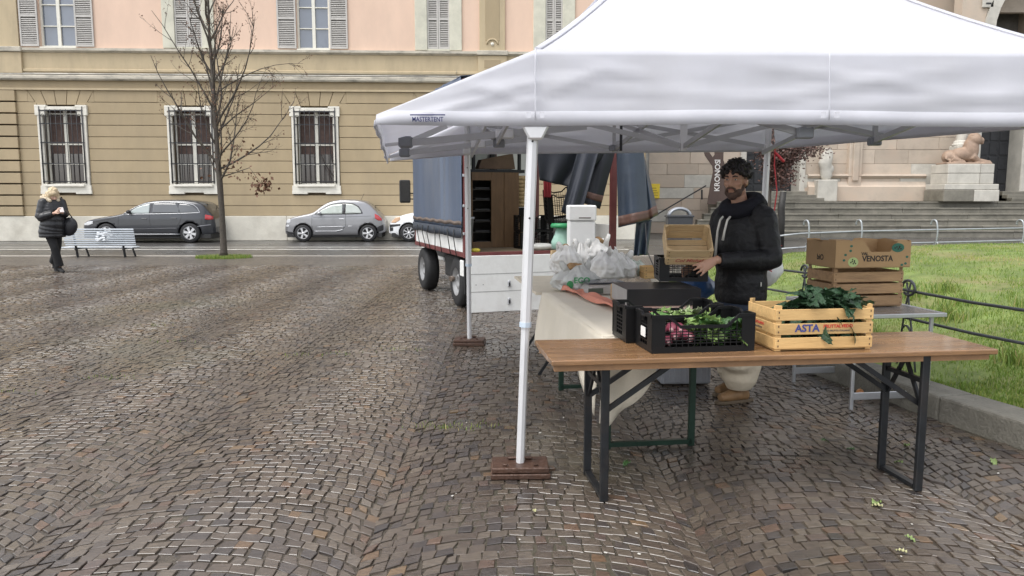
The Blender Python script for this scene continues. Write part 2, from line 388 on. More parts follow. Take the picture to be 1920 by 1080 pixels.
def inner_x(y):
    for a, b in zip(INNER, INNER[1:]):
        if a.y <= y <= b.y: return lerp(a.x, b.x, (y-a.y)/(b.y-a.y))
    return INNER[0].x if y < INNER[0].y else 99
def lawn_z(x, y):
    d = lawn_edge_dist(x, y)
    return .13 + .68*(1-math.exp(-d/2.4)) + .05*mnoise.noise((x*.5, y*.5, 0)) + .02*mnoise.noise((x*2, y*2, 3))
M_LAWN = mat('lawn_soil_and_moss', (.15,.20,.05), .8, .4, 2.5, bump=.8, bscale=60, stain=(.27,.21,.10), sfac=.8, sscale=.9)
lm = MB(); ys = list(np.linspace(INNER[0].y+.02, 19.0, 70))
NX = 40
def lawn_fn(u, v):
    y = lerp(INNER[0].y+.02, 18.9, v); x0 = inner_x(y); x = x0 + (u**1.6)*(19-min(x0,18.5)); return (x, y, lawn_z(x, y))
lm.grid(NX, 60, lawn_fn); lo = lm.build('lawn', M_LAWN); tag(lo, kind='structure')
def grass_mat():
    m, N, L, p = nodemat('grass_blades')
    at = N.new('ShaderNodeAttribute'); at.attribute_name = 'tint'; cr = N.new('ShaderNodeValToRGB'); e = cr.color_ramp.elements
    e[0].color = (.07,.13,.02,1); e[1].color = (.46,.36,.18,1); e2 = e.new(.45); e2.color = (.18,.28,.045,1); e3 = e.new(.68); e3.color = (.31,.36,.09,1)
    L.new(at.outputs['Fac'], cr.inputs[0]); L.new(cr.outputs[0], p.inputs['Base Color']); p.inputs['Roughness'].default_value = .45
    tl = N.new('ShaderNodeBsdfTranslucent'); L.new(cr.outputs[0], tl.inputs[0]); ms = N.new('ShaderNodeMixShader'); ms.inputs[0].default_value = .3
    L.new(p.outputs[0], ms.inputs[1]); L.new(tl.outputs[0], ms.inputs[2]); L.new(ms.outputs[0], N['Material Output'].inputs[0]); return m
M_GRASS = grass_mat()
def blades(name, pts, hmin, hmax, wid, parent=None, lean=.5, yellow=None):
    n = len(pts); P = np.array(pts); h = RNG.uniform(hmin, hmax, n); az = RNG.uniform(0, 6.283, n); ln = RNG.uniform(.1, lean, n)*h; la = RNG.uniform(0, 6.283, n)
    w = wid*RNG.uniform(.6, 1.4, n); dx, dy = np.cos(az)*w, np.sin(az)*w
    b0 = P + np.stack([dx, dy, 0*dx], 1); b1 = P - np.stack([dx, dy, 0*dx], 1)
    mid = P + np.stack([np.cos(la)*ln*.35, np.sin(la)*ln*.35, h*.6], 1); tp = P + np.stack([np.cos(la)*ln, np.sin(la)*ln, h], 1)
    m0 = mid + .6*np.stack([dx, dy, 0*dx], 1); m1 = mid - .6*np.stack([dx, dy, 0*dx], 1)
    V = np.stack([b0, b1, m1, m0, tp], 1).reshape(-1, 3); k = np.arange(n)*5
    F = [tuple(r) for r in np.stack([k, k+1, k+2, k+3], 1).tolist()] + [tuple(r) for r in np.stack([k+3, k+2, k+4], 1).tolist()]
    me = bpy.data.meshes.new(name); me.from_pydata(V.tolist(), [], F); me.materials.append(M_GRASS)
    t = np.clip(RNG.beta(2, 2.2, n) if yellow is None else RNG.beta(2, 2.2, n)*.75 + yellow, 0, 1)
    a = me.attributes.new('tint', 'FLOAT', 'POINT'); a.data.foreach_set('value', np.repeat(t, 5).astype(np.float32))
    return link(name, me, parent)
gp = []; gy = []
while len(gp) < 70000:
    y = KB[0].y + .3 + (random.random()**1.7)*14.5; x0 = inner_x(y)
    if x0 > 18: continue
    x = x0 + .02 + random.random()**1.2*min(9, .78*y + 1.0 - x0 if .78*y+1.0 > x0 else .5)
    if x > .72*y+1.2: continue
    pv = mnoise.noise((x*1.1, y*1.1, 7)); 
    if pv > .16 and random.random() < .8: continue
    gp.append((x, y, lawn_z(x, y)-.01)); gy.append(max(0, .75*mnoise.noise((x*.8, y*.8, 2))) + .08)
o = blades('lawn_grass', gp, .018, .055, .0042, yellow=np.array(gy)); tag(o, 'short green lawn grass with yellowed patches behind the kerb', 'grass', kind='stuff')
tuft = []
for _ in range(26):
    y = random.uniform(4.6, 9); x = inner_x(y)+random.uniform(.3, 2.6)
    for _ in range(130): tuft.append((x+random.gauss(0,.09), y+random.gauss(0,.09), lawn_z(x,y)-.01))
o = blades('tall_grass', tuft, .08, .2, .005, lean=.8); tag(o, 'taller dark tufts of grass growing in the lawn', 'grass', kind='stuff')

# ================================================================ PALAZZO
FA = math.atan(.045); FO = Vector((-19.5, 27.4 + (-19.5+18.1)*.045, 0))
FE = Vector((math.cos(FA), math.sin(FA), 0)); FN = Vector((math.sin(FA), -math.cos(FA), 0))
def fac(px, py):
    p = onplane(px, py, FO, FN); return (p-FO).dot(FE), p.z
def fu(px, py=300): return fac(px, py)[0]
def fz(py, px=400): return fac(px, py)[1]
M_STUC = mat('ochre_stucco', (.365,.287,.178), .75, .08, 1.6, bump=.15, bscale=60, stain=(.29,.235,.155), sfac=.45, sscale=1.3, objrand=.045, stretch=(1,1,.35))
M_STUC2 = mat('yellow_stucco_band', (.47,.38,.245), .75, .08, 1.4, bump=.12, bscale=50, stain=(.30,.25,.17), sfac=.5, sscale=1.6, stretch=(1,1,.3))
M_PINK = mat('pink_stucco', (.70,.51,.395), .78, .06, 1.0, bump=.1, bscale=50, stain=(.56,.42,.33), sfac=.4, sscale=.9, stretch=(1,1,.4))
M_PLINTH = mat('white_plinth', (.62,.59,.51), .7, .12, 1.4, bump=.4, bscale=25, stain=(.36,.33,.27), sfac=.55, sscale=.8)
M_CORN = mat('weathered_cornice', (.50,.46,.38), .7, .15, 2, bump=.3, bscale=40, stain=(.10,.10,.09), sfac=.75, sscale=1.7, stretch=(1,1,3))
M_CORN2 = mat('grey_cornice', (.38,.36,.32), .75, .3, 1.5, bump=.3, bscale=40, stain=(.09,.09,.085), sfac=.85, sscale=1.0)
M_WFRAME = mat('white_stone_frame', (.72,.69,.61), .65, .1, 3, bump=.2, bscale=60, stain=(.48,.44,.36), sfac=.4, sscale=2)
M_IRON = mat('black_iron', (.03,.03,.033), .5, .2, 20, metal=.3)
M_SASH = mat('white_sash', (.72,.70,.62), .5, .06, 6)
M_SHUT = mat('grey_shutter', (.50,.48,.45), .6, .12, 6, stain=(.38,.36,.33), sfac=.5, sscale=3)
M_SHUTB = mat('shutter_back', (.16,.15,.14), .8)
M_GLD = glassmat('dark_window_glass', (.035,.026,.024)); M_GLB = glassmat('upper_window_glass', (.13,.15,.19), .04)
M_SURR = mat('pale_surround', (.58,.56,.46), .75, .12, 2, bump=.2, bscale=40, stain=(.42,.42,.35), sfac=.6, sscale=1.6)
bld = thing('palazzo', 'long two tone palazzo with ochre rusticated ground floor and pink upper floor', 'building', FO, FA)
UL, UR = fu(-260), fu(1216)
BW = .22      # depth of wall skin in front of the backing
MB().box(UL, UR, BW, BW+9, 0, 13).build('wall', mat('wall_core', (.22,.17,.11), .9), bld)
zpl = fz(405)
x = UL
while x < UR-.01:
    w = min(random.uniform(2.2, 3.4), UR-x); MB().box(x, x+w-.008, -.10, BW+.01, .0, zpl, ).build('plinth_slab', M_PLINTH, bld, bevel=.012); x += w
rows_px = [405, 386, 366, 345, 323.5, 302, 280, 257.5, 236, 214.5, 193, 171]
rz = [fz(p) for p in rows_px]
win_px = [(75,168), (316,408), (548,637), (792,880), (1330,1415)]
wins = [(fu(a, 280), fu(b, 280)) for a, b in win_px if b < 1000]
zw0, zw1 = fz(364), fz(200)           # frame bottom and top
pil0, pil1 = UL, fu(40, 300)           # left pilaster with bold grooves
GAP = .018
def course(u0, u1, z0, z1, y0=-.035, name='stone_course'):
    if u1-u0 < .05: return
    MB().box(u0, u1, y0, BW+.005, z0+GAP/2, z1-GAP/2).build(name, M_STUC, bld, bevel=.008)
for k in range(len(rz)-1):
    z0, z1 = rz[k], rz[k+1]; top = k == len(rz)-2
    course(pil0, pil1, z0+.018, z1-.018, -.13)
    # slot between pilaster and field, then segments between windows
    u = pil1+.001
    for (a, b) in wins + [(UR, UR)]:
        ov = z1 > zw0+.04 and z0 < zw1-.02 and a < UR
        if top and a < UR:
            course(u, a-.28, z0, z1); u = a-.28
            # flat arch of slanted voussoirs
            n = 5; ub = [lerp(a+.02, b-.02, i/n) for i in range(n+1)]; ut = [lerp(a-.28, b+.28, i/n) for i in range(n+1)]
            zb = fz(198)
            for i in range(n):
                MB().prism([(ub[i]+.01, zb), (ub[i+1]-.01, zb), (ut[i+1]-.01, z1-.01), (ut[i]+.01, z1-.01)], -.035, BW+.005, 'y').build('voussoir', M_STUC, bld, bevel=.006)
            u = b+.28; continue
        if ov:
            course(u, a-.004, z0, z1); u = b+.004
    course(u, UR, z0, z1)
for a, b in wins:   # fill between top course and the arch feet
    MB().prism([(a-.28, rz[-2]+.012), (a-.0, rz[-2]+.012), (a-.0, fz(198)), (a-.27, rz[-1]-.02)], -.032, BW+.004, 'y').build('stone_course', M_STUC, bld)
    MB().prism([(b+.28, rz[-2]+.012), (b+.0, rz[-2]+.012), (b+.0, fz(198)), (b+.27, rz[-1]-.02)], -.032, BW+.004, 'y').build('stone_course', M_STUC, bld)
# entablature: listello, frieze, cornice, band, string course, pink wall
zf0, zf1, zc1, zs0, zs1 = fz(171), fz(153), fz(140), fz(101), fz(92)
pils = [(UL, fu(40, 120)), (fu(899, 60), fu(947, 60))]
MB().box(UL, UR, -.10, BW+.01, zf0, zf0+.07).build('listel', M_STUC2, bld)
MB().box(UL, UR, -.03, BW+.01, zf0+.07, zf1).build('frieze', M_STUC, bld)
MB().prism([(BW, zf1), (-.16, zf1), (-.20, zf1+.05), (-.20, zf1+.14), (-.06, zf1+.2), (-.06, zc1), (BW, zc1)], UL, UR, 'x').build('cornice', M_CORN, bld)
MB().prism([(-.061, zf1+.205), (-.12, zf1+.205), (-.1, zc1-.01), (-.061, zc1+.015)], UL, UR, 'x').build('cornice_cap', M_CORN2, bld)
MB().box(UL, UR, .0, BW+.01, zc1, zs0).build('band', M_STUC2, bld)
MB().box(UL, UR, -.05, .02, zc1+.05, zc1+.16).build('band_moulding', M_STUC2, bld, bevel=.02)
MB().prism([(BW, zs0), (-.03, zs0), (-.12, zs0+.06), (-.12, zs1-.02), (BW, zs1)], UL, UR, 'x').build('string_course', M_CORN, bld)
pr = []
openings = []
upper_glass = [(38,73,141,176), (520,556,618,652)]
upper_closed = [(305,402), (778,866), (1000,1078)]
for q in upper_glass: openings.append((fu(q[1], 60), fu(q[2], 60)))
for q in upper_closed: openings.append((fu(q[0]+22, 60), fu(q[1]-22, 60)))
openings.sort(); zup = 10.2; u = UL
for a, b in openings:
    MB().box(u, a, .02, BW+.01, zs1, zup).build('upper_wall', M_PINK, bld); u = b
MB().box(u, UR, .02, BW+.01, zs1, zup).build('upper_wall', M_PINK, bld)
MB().box(UL, UR, .02, BW+.01, zup, 12.2).build('upper_wall', M_PINK, bld)
MB().prism([(BW, 12.2), (-.2, 12.2), (-.6, 12.6), (-.65, 12.9), (BW, 12.9)], UL, UR, 'x').build('eaves', M_CORN, bld)
for a, b in pils:
    MB().box(a, b, -.06, .03, zs1, 12.2).build('pilaster', M_STUC2, bld, bevel=.01)
    MB().box(a-.06, b+.06, -.10, .01, zc1, zs0).build('pedestal', M_STUC2, bld, bevel=.01)
    MB().box(a-.10, b+.10, -.17, .02, zs0+.005, zs1+.01).build('pedestal_cap', M_CORN, bld, bevel=.02)
    w = b-a; MB().box(a+w*.22, b-w*.22, -.075, -.05, zs1+.35, 12).build('pilaster_panel', M_STUC, bld, bevel=.01)
    MB().box(a+w*.18, b-w*.18, -.112, -.09, zc1+.28, zs0-.15).build('pedestal_panel', M_STUC, bld, bevel=.008)
    c = (a+b)/2; MB().tube([(c+.2*math.cos(t), -.08, zs1+.24+.17*math.sin(t)) for t in np.linspace(0, math.pi, 9)], .03, 6).build('rosette', M_STUC2, bld)
    MB().lathe([(0,-.11),(.05,-.10),(.065,-.07)], 12, (c,0,zs1+.24), 'y').build('boss', M_WFRAME, bld)
# ---- ground floor windows
def low_window(a, b):
    f = MB(); t = .20; e = .06; zs = fz(346); zo1 = fz(208)
    f.box(a+.02, a+t, -.10, .02, zw0+.16, zo1); f.box(b-t, b-.02, -.10, .02, zw0+.16, zo1)
    f.box(a+.02, b-.02, -.10, .02, zo1, zw1-.03); f.box(a-e+.02, a+t+.12, -.12, .018, zw1-.34, zw1-.029); f.box(b-t-.12, b+e-.02, -.12, .018, zw1-.34, zw1-.029)
    f.box(a-e+.02, a+t+.16, -.125, .019, zw1-.06, zw1+.02); f.box(b-t-.16, b+e-.02, -.125, .019, zw1-.06, zw1+.02)
    f.box(a-.02, b+.02, -.105, .021, zw0+.05, zw0+.30); f.box(a-.03, a+.52, -.11, .022, zw0, zw0+.12); f.box(b-.52, b+.03, -.11, .022, zw0, zw0+.12)
    fr = f.build('window_frame', M_WFRAME, bld, bevel=.012)
    MB().box(a+t-.03, b-t+.03, -.2, .1, zs-.08, zs).build('sill', M_WFRAME, fr, bevel=.012)
    MB().box(a+t, b-t, BW-.015, BW-.005, zs, zo1).build('pane', M_GLD, fr)
    s = MB(); c = (a+b)/2; yb = BW-.06
    for u0, u1 in ((a+t, a+t+.06), (c-.06, c+.06), (b-t-.06, b-t)): s.box(u0, u1, yb, BW-.012, zs, zo1)
    for fr_ in (.0, .28, .55, .97): z = lerp(zs, zo1-.06, fr_); s.box(a+t, b-t, yb+.006, BW-.013, z, z+.05)
    s.build('sash', M_SASH, fr)
    cu = MB()
    for k in range(2):
        x0 = (a+t+.07) if k == 0 else c+.07; x1 = (c-.07) if k == 0 else b-t-.07
        cu.grid(24, 2, lambda p, q: (lerp(x0, x1, p), BW-.022+.006*math.sin(p*40), lerp(lerp(zs, zo1, .42), zo1-.02, q)))
    cu.build('curtain', mat('brown_curtain', (.075,.045,.036), .7, .3, 8), fr)
    g = MB(); yg = -.13
    n = 9
    for i in range(n): u = lerp(a+t-.06, b-t+.06, i/(n-1)); g.tube([(u, yg, zs+.03), (u, yg, zo1+.02)], .013, 6)
    for fr_ in (.02, .27, .56, .82, 1.0): z = lerp(zs+.05, zo1-.02, fr_); g.bar((a+t-.1, yg, z), (b-t+.1, yg, z), .02, .035)
    for u in (a+t-.08, b-t+.08): g.tube([(u, yg, zs+.03), (u, yg, zo1+.12)], .016, 6); g.bar((u, yg, zs+.4), (u, .0, zs+.4), .02); g.bar((u, yg, zo1-.3), (u, .0, zo1-.3), .02)
    for i in range(n-1):
        u = lerp(a+t-.06, b-t+.06, (i+.5)/(n-1)); g.tube([(u+.055*math.cos(q), yg, zo1-.19+.05*math.sin(q)) for q in np.linspace(0, 6.28, 9)], .007, 5)
    gr = g.build('iron_grille', M_IRON, bld)
for a, b in wins: low_window(a, b)
def shutter_leaf(a, b, z0, z1, y):
    fr = MB(); st = .055; zm = lerp(z0, z1, .5) if z1-z0 < 2.2 else z0+1.02
    fr.box(a, a+st, y-.04, y, z0, z1); fr.box(b-st, b, y-.04, y, z0, z1)
    for q in (z0, zm-.03, z1-.08): fr.box(a+st-.001, b-st+.001, y-.038, y-.002, q, q+.08)
    o = fr.build('shutter', M_SHUT, bld, bevel=.004)
    lv = MB(); z = z0+.10
    while z < z1-.11:
        if not (zm-.07 < z < zm+.06):
            lv.add([(a+st,y-.036,z),(b-st,y-.036,z),(b-st,y-.006,z+.036),(a+st,y-.006,z+.036),(a+st,y-.028,z-.006),(b-st,y-.028,z-.006),(b-st,y+.0,z+.03),(a+st,y+.0,z+.03)], [(0,1,2,3),(7,6,5,4),(0,4,5,1),(3,2,6,7)])
        z += .062
    l = lv.build('louvers', M_SHUT, o); l['kind'] = 'stuff'
    MB().box(a+st, b-st, y+.004, y+.01, z0+.02, z1-.02).build('shutter_back', M_SHUTB, o)
for q in upper_glass:
    s0, a, b, s1 = [fu(v, 60) for v in q]; z0, z1 = zs1+.02, zup-.02
    MB().box(a, b, BW-.012, BW-.003, z0, z1).build('pane', M_GLB, bld)
    s = MB(); c = (a+b)/2
    for u0, u1 in ((a, a+.07), (c-.055, c+.055), (b-.07, b)): s.box(u0, u1, BW-.08, BW-.011, z0, z1)
    z = z0
    while z < z1-.1: s.box(a+.06, b-.06, BW-.07, BW-.0105, z, z+(.08 if z == z0 else .035)); z += .72
    s.box(a, b, -.03, .05, zs1-.01, zs1+.03)
    s.build('sash', M_SASH, bld)
    shutter_leaf(s0, a-.01, z0+.02, z1, .0); shutter_leaf(b+.01, s1, z0+.02, z1, .0)
for p0, p1 in upper_closed:
    a, b = fu(p0, 60), fu(p1, 60); i0, i1 = fu(p0+22, 60), fu(p1-22, 60); z0, z1 = zs1+.01, zup-.02
    s = MB(); s.box(a, i0+.02, -.05, .05, z0, zup+.2); s.box(i1-.02, b, -.05, .05, z0, zup+.2); s.box(i0+.021, i1-.021, -.048, .049, zup-.02, zup+.2)
    s.build('window_surround', M_SURR, bld, bevel=.015)
    c = (i0+i1)/2; shutter_leaf(i0+.02, c-.005, z0+.06, z1, .04); shutter_leaf(c+.005, i1-.02, z0+.06, z1, .04)
    MB().box(i0, i1, -.03, .12, z0-.005, z0+.05).build('sill', M_SURR, bld)
cbl = MB().tube([(fu(470,137),-.07,fz(136)),(fu(560,137),-.08,fz(137.5)),(fu(640,137),-.07,fz(137)),(fu(760,137),-.08,fz(138.5)),(fu(855,137),-.07,fz(137.5)),(fu(856,130),-.07,fz(129))], .016, 5).build('wall_cable', mat('pale_cable', (.3,.27,.2), .7), bld)
dp = fu(1212); MB().tube([(dp,-.16,.1),(dp,-.16,12.4)], .07, 10).build('drainpipe', mat('grey_pipe', (.25,.24,.22), .5), bld)
# ================================================================ CHURCH (right background)
SY0 = G(1700,445).y; TR = .36
step_px = [432.5, 422.7, 411.5, 400.6, 389.3, 378]
step_z = [zat(p, SY0+i*TR) for i, p in enumerate(step_px)]
LZ = step_z[-1]; WY = SY0 + 6*TR + 1.1; WYL = SY0 + 6*TR + .25
def wx(px, y=WY): return VY(px, 370, y).x
M_STEP = mat('grey_step_stone', (.175,.162,.132), .55, .25, 2.2, bump=.4, bscale=30, stain=(.085,.08,.06), sfac=.8, sscale=1.6, objrand=.16)
M_ISTR = mat('cream_pink_stone', (.46,.385,.31), .7, .14, 1.6, bump=.3, bscale=22, stain=(.40,.29,.215), sfac=.55, sscale=.8, objrand=.13)
M_ISTR2 = mat('white_marble', (.50,.475,.42), .6, .12, 2.2, bump=.2, bscale=30, stain=(.33,.31,.27), sfac=.6, sscale=1.6, objrand=.08)
M_DOOR = mat('dark_bronze_door', (.018,.019,.022), .5, .3, 5)
steps = thing('church_steps', 'broad flight of worn grey stone steps in front of the church', 'steps', (0, 0, 0))
left_px = [1286, 1297, 1309, 1321, 1333, 1345]
for i in range(6):
    y0 = SY0+i*TR; z1 = step_z[i]; z0 = step_z[i-1] if i else 0
    x = wx(left_px[i], y0); xe = 33
    while x < xe:
        w = random.uniform(2.0, 3.4); w = min(w, xe-x+.01)
        dz = random.uniform(-.008, .006); yy = y0+random.uniform(-.012, .012)
        MB().box(x, x+w-.012, yy, y0+TR+.03 if i < 5 else WY+.6, z0-.06, z1-.075+dz).build('step_slab', M_STEP, steps)
        MB().box(x, x+w-.012, yy-.035, y0+TR+.05 if i < 5 else WY+.6, z1-.07+dz, z1+dz).build('step_slab', M_STEP, steps, bevel=.02, seg=2)
        x += w
for i, (py, y) in enumerate(((371, SY0+6*TR+.3), (365, SY0+6*TR+.62), (358.5, SY0+6*TR+.95))):      # upper flight to the side door
    MB().box(wx(1345), wx(1532-i*6), y, WY+2, LZ+.01*i, zat(py, y)).build('step_slab', M_STEP, steps, bevel=.02)
    MB().box(wx(1875), 27, y, WY+2, LZ+.01*i, zat(py, y)).build('step_slab', M_STEP, steps, bevel=.02)
church = thing('church', 'pale pink and cream stone church front with two dark doors', 'church', (0, 0, 0))
xl, xr = wx(1214), 34.0
side_door = (wx(1392), wx(1500)); portal = (wx(1826), wx(1912))
MB().box(xl+.05, xr, WY+1.2, WY+9, 0, 15).build('wall_core', mat('core_stone', (.35,.28,.22), .9), church)
MB().box(xl+.05, side_door[0]-.02, WY+.25, WY+1.21, 0, 15).build('wall_core', mat('core_stone', (.35,.28,.22)), church)
MB().box(side_door[1]+.02, portal[0]-.02, WY+.25, WY+1.21, 0, 15).build('wall_core', mat('core_stone', (.35,.28,.22)), church)
MB().box(portal[1]+.02, xr, WY+.25, WY+1.21, 0, 15).build('wall_core', mat('core_stone', (.35,.28,.22)), church)
z = 0.0; row = 0
while z < 9.0:
    h = random.choice([.46,.52,.6,.55]); 
    if z < 1.5: h = .5
    for a, b in ((xl, side_door[0]), (side_door[1], portal[0]), (portal[1], xr-8)):
        x = a
        while x < b-.02:
            w = min(random.uniform(.8, 2.6), b-x)
            if b-x-w < .4: w = b-x
            pr_ = random.uniform(-.012, .014) - (.10 if z < 2.15 and a != xl else 0)
            MB().box(x+.004, x+w-.004, WY+pr_, WY+.3, z+.004, z+h-.004).build('stone_block', M_ISTR if random.random() < .8 else M_ISTR2, church, bevel=.012)
            x += w
    z += h
MB().box(xl, xr-8, WY+.02, WY+.3, z, 15).build('upper_wall', M_ISTR, church)
# base mouldings on both sides of the doors
for a, b in ((side_door[1]+.25, portal[0]-2.2),):
    MB().prism([(WY+.1, LZ+.02), (WY-.26, LZ+.02), (WY-.26, LZ+.62), (WY-.2, LZ+.68), (WY-.12, LZ+.84), (WY+.1, LZ+.84)], a, b, 'x').build('base_moulding', M_ISTR, church)
    MB().prism([(WY+.1, LZ+.98), (WY-.14, LZ+.98), (WY-.24, LZ+1.08), (WY-.14, LZ+1.16), (WY+.1, LZ+1.16)], a, b, 'x').build('base_moulding', M_ISTR, church)
for px in (1597,):
    c = wx(px); MB().box(c-.28, c+.28, WY-.22, WY+.1, LZ+.03, 9).build('pilaster', M_ISTR, church, bevel=.04, seg=2); MB().box(c-.14, c+.14, WY-.3, WY-.2, LZ+.85, 9).build('pilaster_rib', M_ISTR, church, bevel=.05, seg=2)
for a, b in (side_door, portal):
    for q, s in ((a, 1), (b, -1)):
        MB().box(min(q-.16*s, q+.1*s), max(q-.16*s, q+.1*s), WY-.12, WY+.9, LZ+.03, 7.5).build('door_jamb', M_ISTR2, church, bevel=.04)
    MB().box(a, b, WY+.85, WY+.95, LZ, 7.6).build('door', M_DOOR, church)
    n = 4
    for i in range(n):
        for k in range(7):
            u0, u1 = lerp(a+.12, b-.12, i/n)+.04, lerp(a+.12, b-.12, (i+1)/n)-.04
            MB().box(u0, u1, WY+.82, WY+.852, LZ+.15+k*.62, LZ+.69+k*.62).build('door_panel', M_DOOR, church, bevel=.03)
# sculpted statue beside the side door
st = MB(); c = Vector((wx(1546, WY-.3), WY-.3, 0))
zz = [zat(p, WY-.3) for p in (338, 330, 318, 306, 297, 290, 284, 278)]
st.tube([(c.x+random.uniform(-.06,.06), c.y, q) for q in zz], [.18,.26,.24,.3,.27,.2,.12,.14], 9, ry=[.16,.2,.2,.22,.2,.16,.12,.13])
for k in range(7): st.ell((c.x+random.uniform(-.25,.25), c.y-.05, random.uniform(zz[0]+.1, zz[-2])), (.1,.1,.16), 8, 6)
s_o = fuse(st, 'statue', M_ISTR2, None, .05, 2); tag(s_o, 'weathered grey stone statue against the church wall by the side door', 'statue')
MB().box(c.x-.42, c.x+.42, c.y-.3, WY, LZ, zz[0]+.02).build('statue_base', M_ISTR2, church, bevel=.03)
# lion on its plinth, carrying a porch column
PY = WY-1.75
lx0, lx1 = VY(1779,300,PY).x, VY(1866,300,PY).x
def pz(py): return zat(py, PY)
pl = thing('porch_plinth', 'white marble plinth blocks under the stone lion beside the portal', 'plinth', ((lx0+lx1)/2, PY, LZ))
cx = (lx0+lx1)/2; w2 = (lx1-lx0)/2
def plb(x0, x1, py0, py1, m, ex=0): MB().box(x0-cx, x1-cx, -ex, 1.3+ex*.5, pz(py0)-LZ+.004, pz(py1)-LZ-.004).build('plinth_block', m, pl, bevel=.025, seg=2)
plb(lx0-.2, lx0+w2*1.1, 378, 356, M_STEP, .15); plb(lx0+w2*1.1+.01, lx1+.18, 378, 356, M_ISTR2, .15)
plb(lx0-.16, lx1+.16, 355.9, 345, M_ISTR2, .12)
plb(lx0, lx0+w2*1.4, 345, 325, M_ISTR2); plb(lx0+w2*1.4+.012, lx1, 345, 325, M_ISTR2)
plb(lx0, lx0+w2*1.4, 324.9, 307, M_ISTR2); plb(lx0+w2*1.4+.012, lx1, 324.9, 307, M_ISTR2)
M_LION = mat('red_verona_marble', (.31,.215,.155), .6, .25, 3, bump=.9, bscale=9, stain=(.20,.16,.125), sfac=.6, sscale=2)
zb = pz(307); sc = (lx1-lx0)/1.75
ln_ = MB(); LX = lambda a: (a-.875)*sc
ln_.ell((LX(.32),.55,.28*sc), (.30*sc,.3,.27*sc)); ln_.ell((LX(.75),.55,.36*sc), (.45*sc,.28,.28*sc)); ln_.ell((LX(1.08),.52,.55*sc), (.29*sc,.3,.50*sc))
ln_.ell((LX(1.17),.48,.93*sc), (.26*sc,.27,.27*sc)); ln_.ell((LX(1.37),.46,.90*sc), (.17*sc,.15,.14*sc)); ln_.ell((LX(1.44),.46,.80*sc), (.09*sc,.11,.06*sc)); ln_.ell((LX(1.05),.34,1.08*sc), (.06,.05,.08)); ln_.ell((LX(1.1),.66,1.08*sc), (.06,.05,.08))
for yy in (.32, .72): ln_.tube([(LX(1.05),yy,.3*sc),(LX(1.3),yy,.12*sc),(LX(1.64),yy-.04,.07*sc)], [.15*sc,.11*sc,.08*sc], 8); ln_.ell((LX(1.66),yy-.04,.075*sc), (.11*sc,.09,.07*sc)); ln_.tube([(LX(.3),yy,.2*sc),(LX(.55),yy-.1,.1*sc),(LX(.72),yy-.12,.06*sc)], [.15*sc,.1*sc,.07*sc], 8)
ln_.tube([(LX(.12),.5,.3*sc),(LX(.04),.3,.2*sc),(LX(.2),.2,.1*sc)], [.05,.05,.06], 6)
ln_.box(LX(-.0), LX(1.74), .1, .95, -.02, .06)
li = fuse(ln_, 'stone_lion', M_LION, None, .03, 4); li.location = (cx, PY, zb); tag(li, 'reddish stone lion lying on the white plinth by the portal', 'statue')
colx = VY(1819,255,PY+.6).x
pc = thing('porch', 'stone porch arch on a pale column above the stone lion', 'porch', (colx, PY+.6, zb))
MB().box(-.40, .16, .12, .7, .012, .42*sc).build('column_base', M_ISTR2, pc, bevel=.03); MB().box(-.44, .22, .08, .74, .425*sc, .72*sc).build('column_base', M_ISTR2, pc, bevel=.03)
MB().lathe([(.34,.725*sc),(.36,.76*sc),(.34,.8*sc),(.29,.83*sc),(.31,.88*sc),(.24,.93*sc)], 20, (-.1,.42,0)).build('column_base', M_ISTR2, pc)
zs_ = zat(62, PY+.6)
MB().lathe([(.21,.9*sc),(.205,3.0),(.19,zs_-zb-.6),(.3,zs_-zb-.1),(.34,zs_-zb)], 20, (-.1,.42,0)).build('column', M_ISTR2, pc)
acx = VY(1990,60,PY+.6).x-colx; ri = acx - (VY(1861,55,PY+.6).x-colx); h0 = zs_-zb
def archring(r0, r1, y0, y1, m, name, n=18, split=False):
    for k in range(n):
        t0, t1 = math.pi*(1-k/n), math.pi*(1-(k+1)/n)
        MB().prism([(acx+r0*math.cos(t0), h0+r0*math.sin(t0)), (acx+r1*math.cos(t0), h0+r1*math.sin(t0)), (acx+r1*math.cos(t1)-.006, h0+r1*math.sin(t1)), (acx+r0*math.cos(t1)-.006, h0+r0*math.sin(t1))], y0, y1, 'y').build(name, m, pc)
archring(ri, ri+.42, -.2, .6, M_ISTR2, 'arch_stone')
sp = MB(); n = 18; r1 = ri+.43
pts = [(acx+r1*math.cos(math.pi*(1-k/n)), h0+r1*math.sin(math.pi*(1-k/n))) for k in range(n+1)]
sp.prism([(acx-r1-.9, h0-.05)] + pts + [(acx+r1+.9, h0-.05), (acx+r1+.9, h0+r1+1), (acx-r1-.9, h0+r1+1)], -.1, .5, 'y')
sp.build('spandrel', M_ISTR, pc)
MB().box(acx-r1-.88, acx+r1+.88, .51, 2.2, h0+r1+.5, h0+r1+.9).build('porch_roof', M_ISTR, pc)
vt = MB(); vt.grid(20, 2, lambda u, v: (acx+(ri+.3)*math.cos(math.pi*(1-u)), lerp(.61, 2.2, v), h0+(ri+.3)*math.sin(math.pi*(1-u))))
vt.build('vault', mat('shaded_vault_stone', (.10,.09,.08), .9, .3, 3), pc)  # shade inside the porch arch is put into the vault's colour
MB().box(acx-ri-.1, acx+ri+.1, 2.15, 2.22, h0-.3, h0+ri+.2).build('tympanum', mat('shaded_vault_stone', (.10,.09,.08)), pc)  # back of the arch, coloured with the same painted shade
MB().box(VY(1840,8,PY+.5).x-colx, VY(1861,8,PY+.5).x-colx, -.2, -.12, zat(15,PY+.5)-zb, zat(-20,PY+.5)-zb).build('plaque', M_ISTR2, pc, bevel=.02)
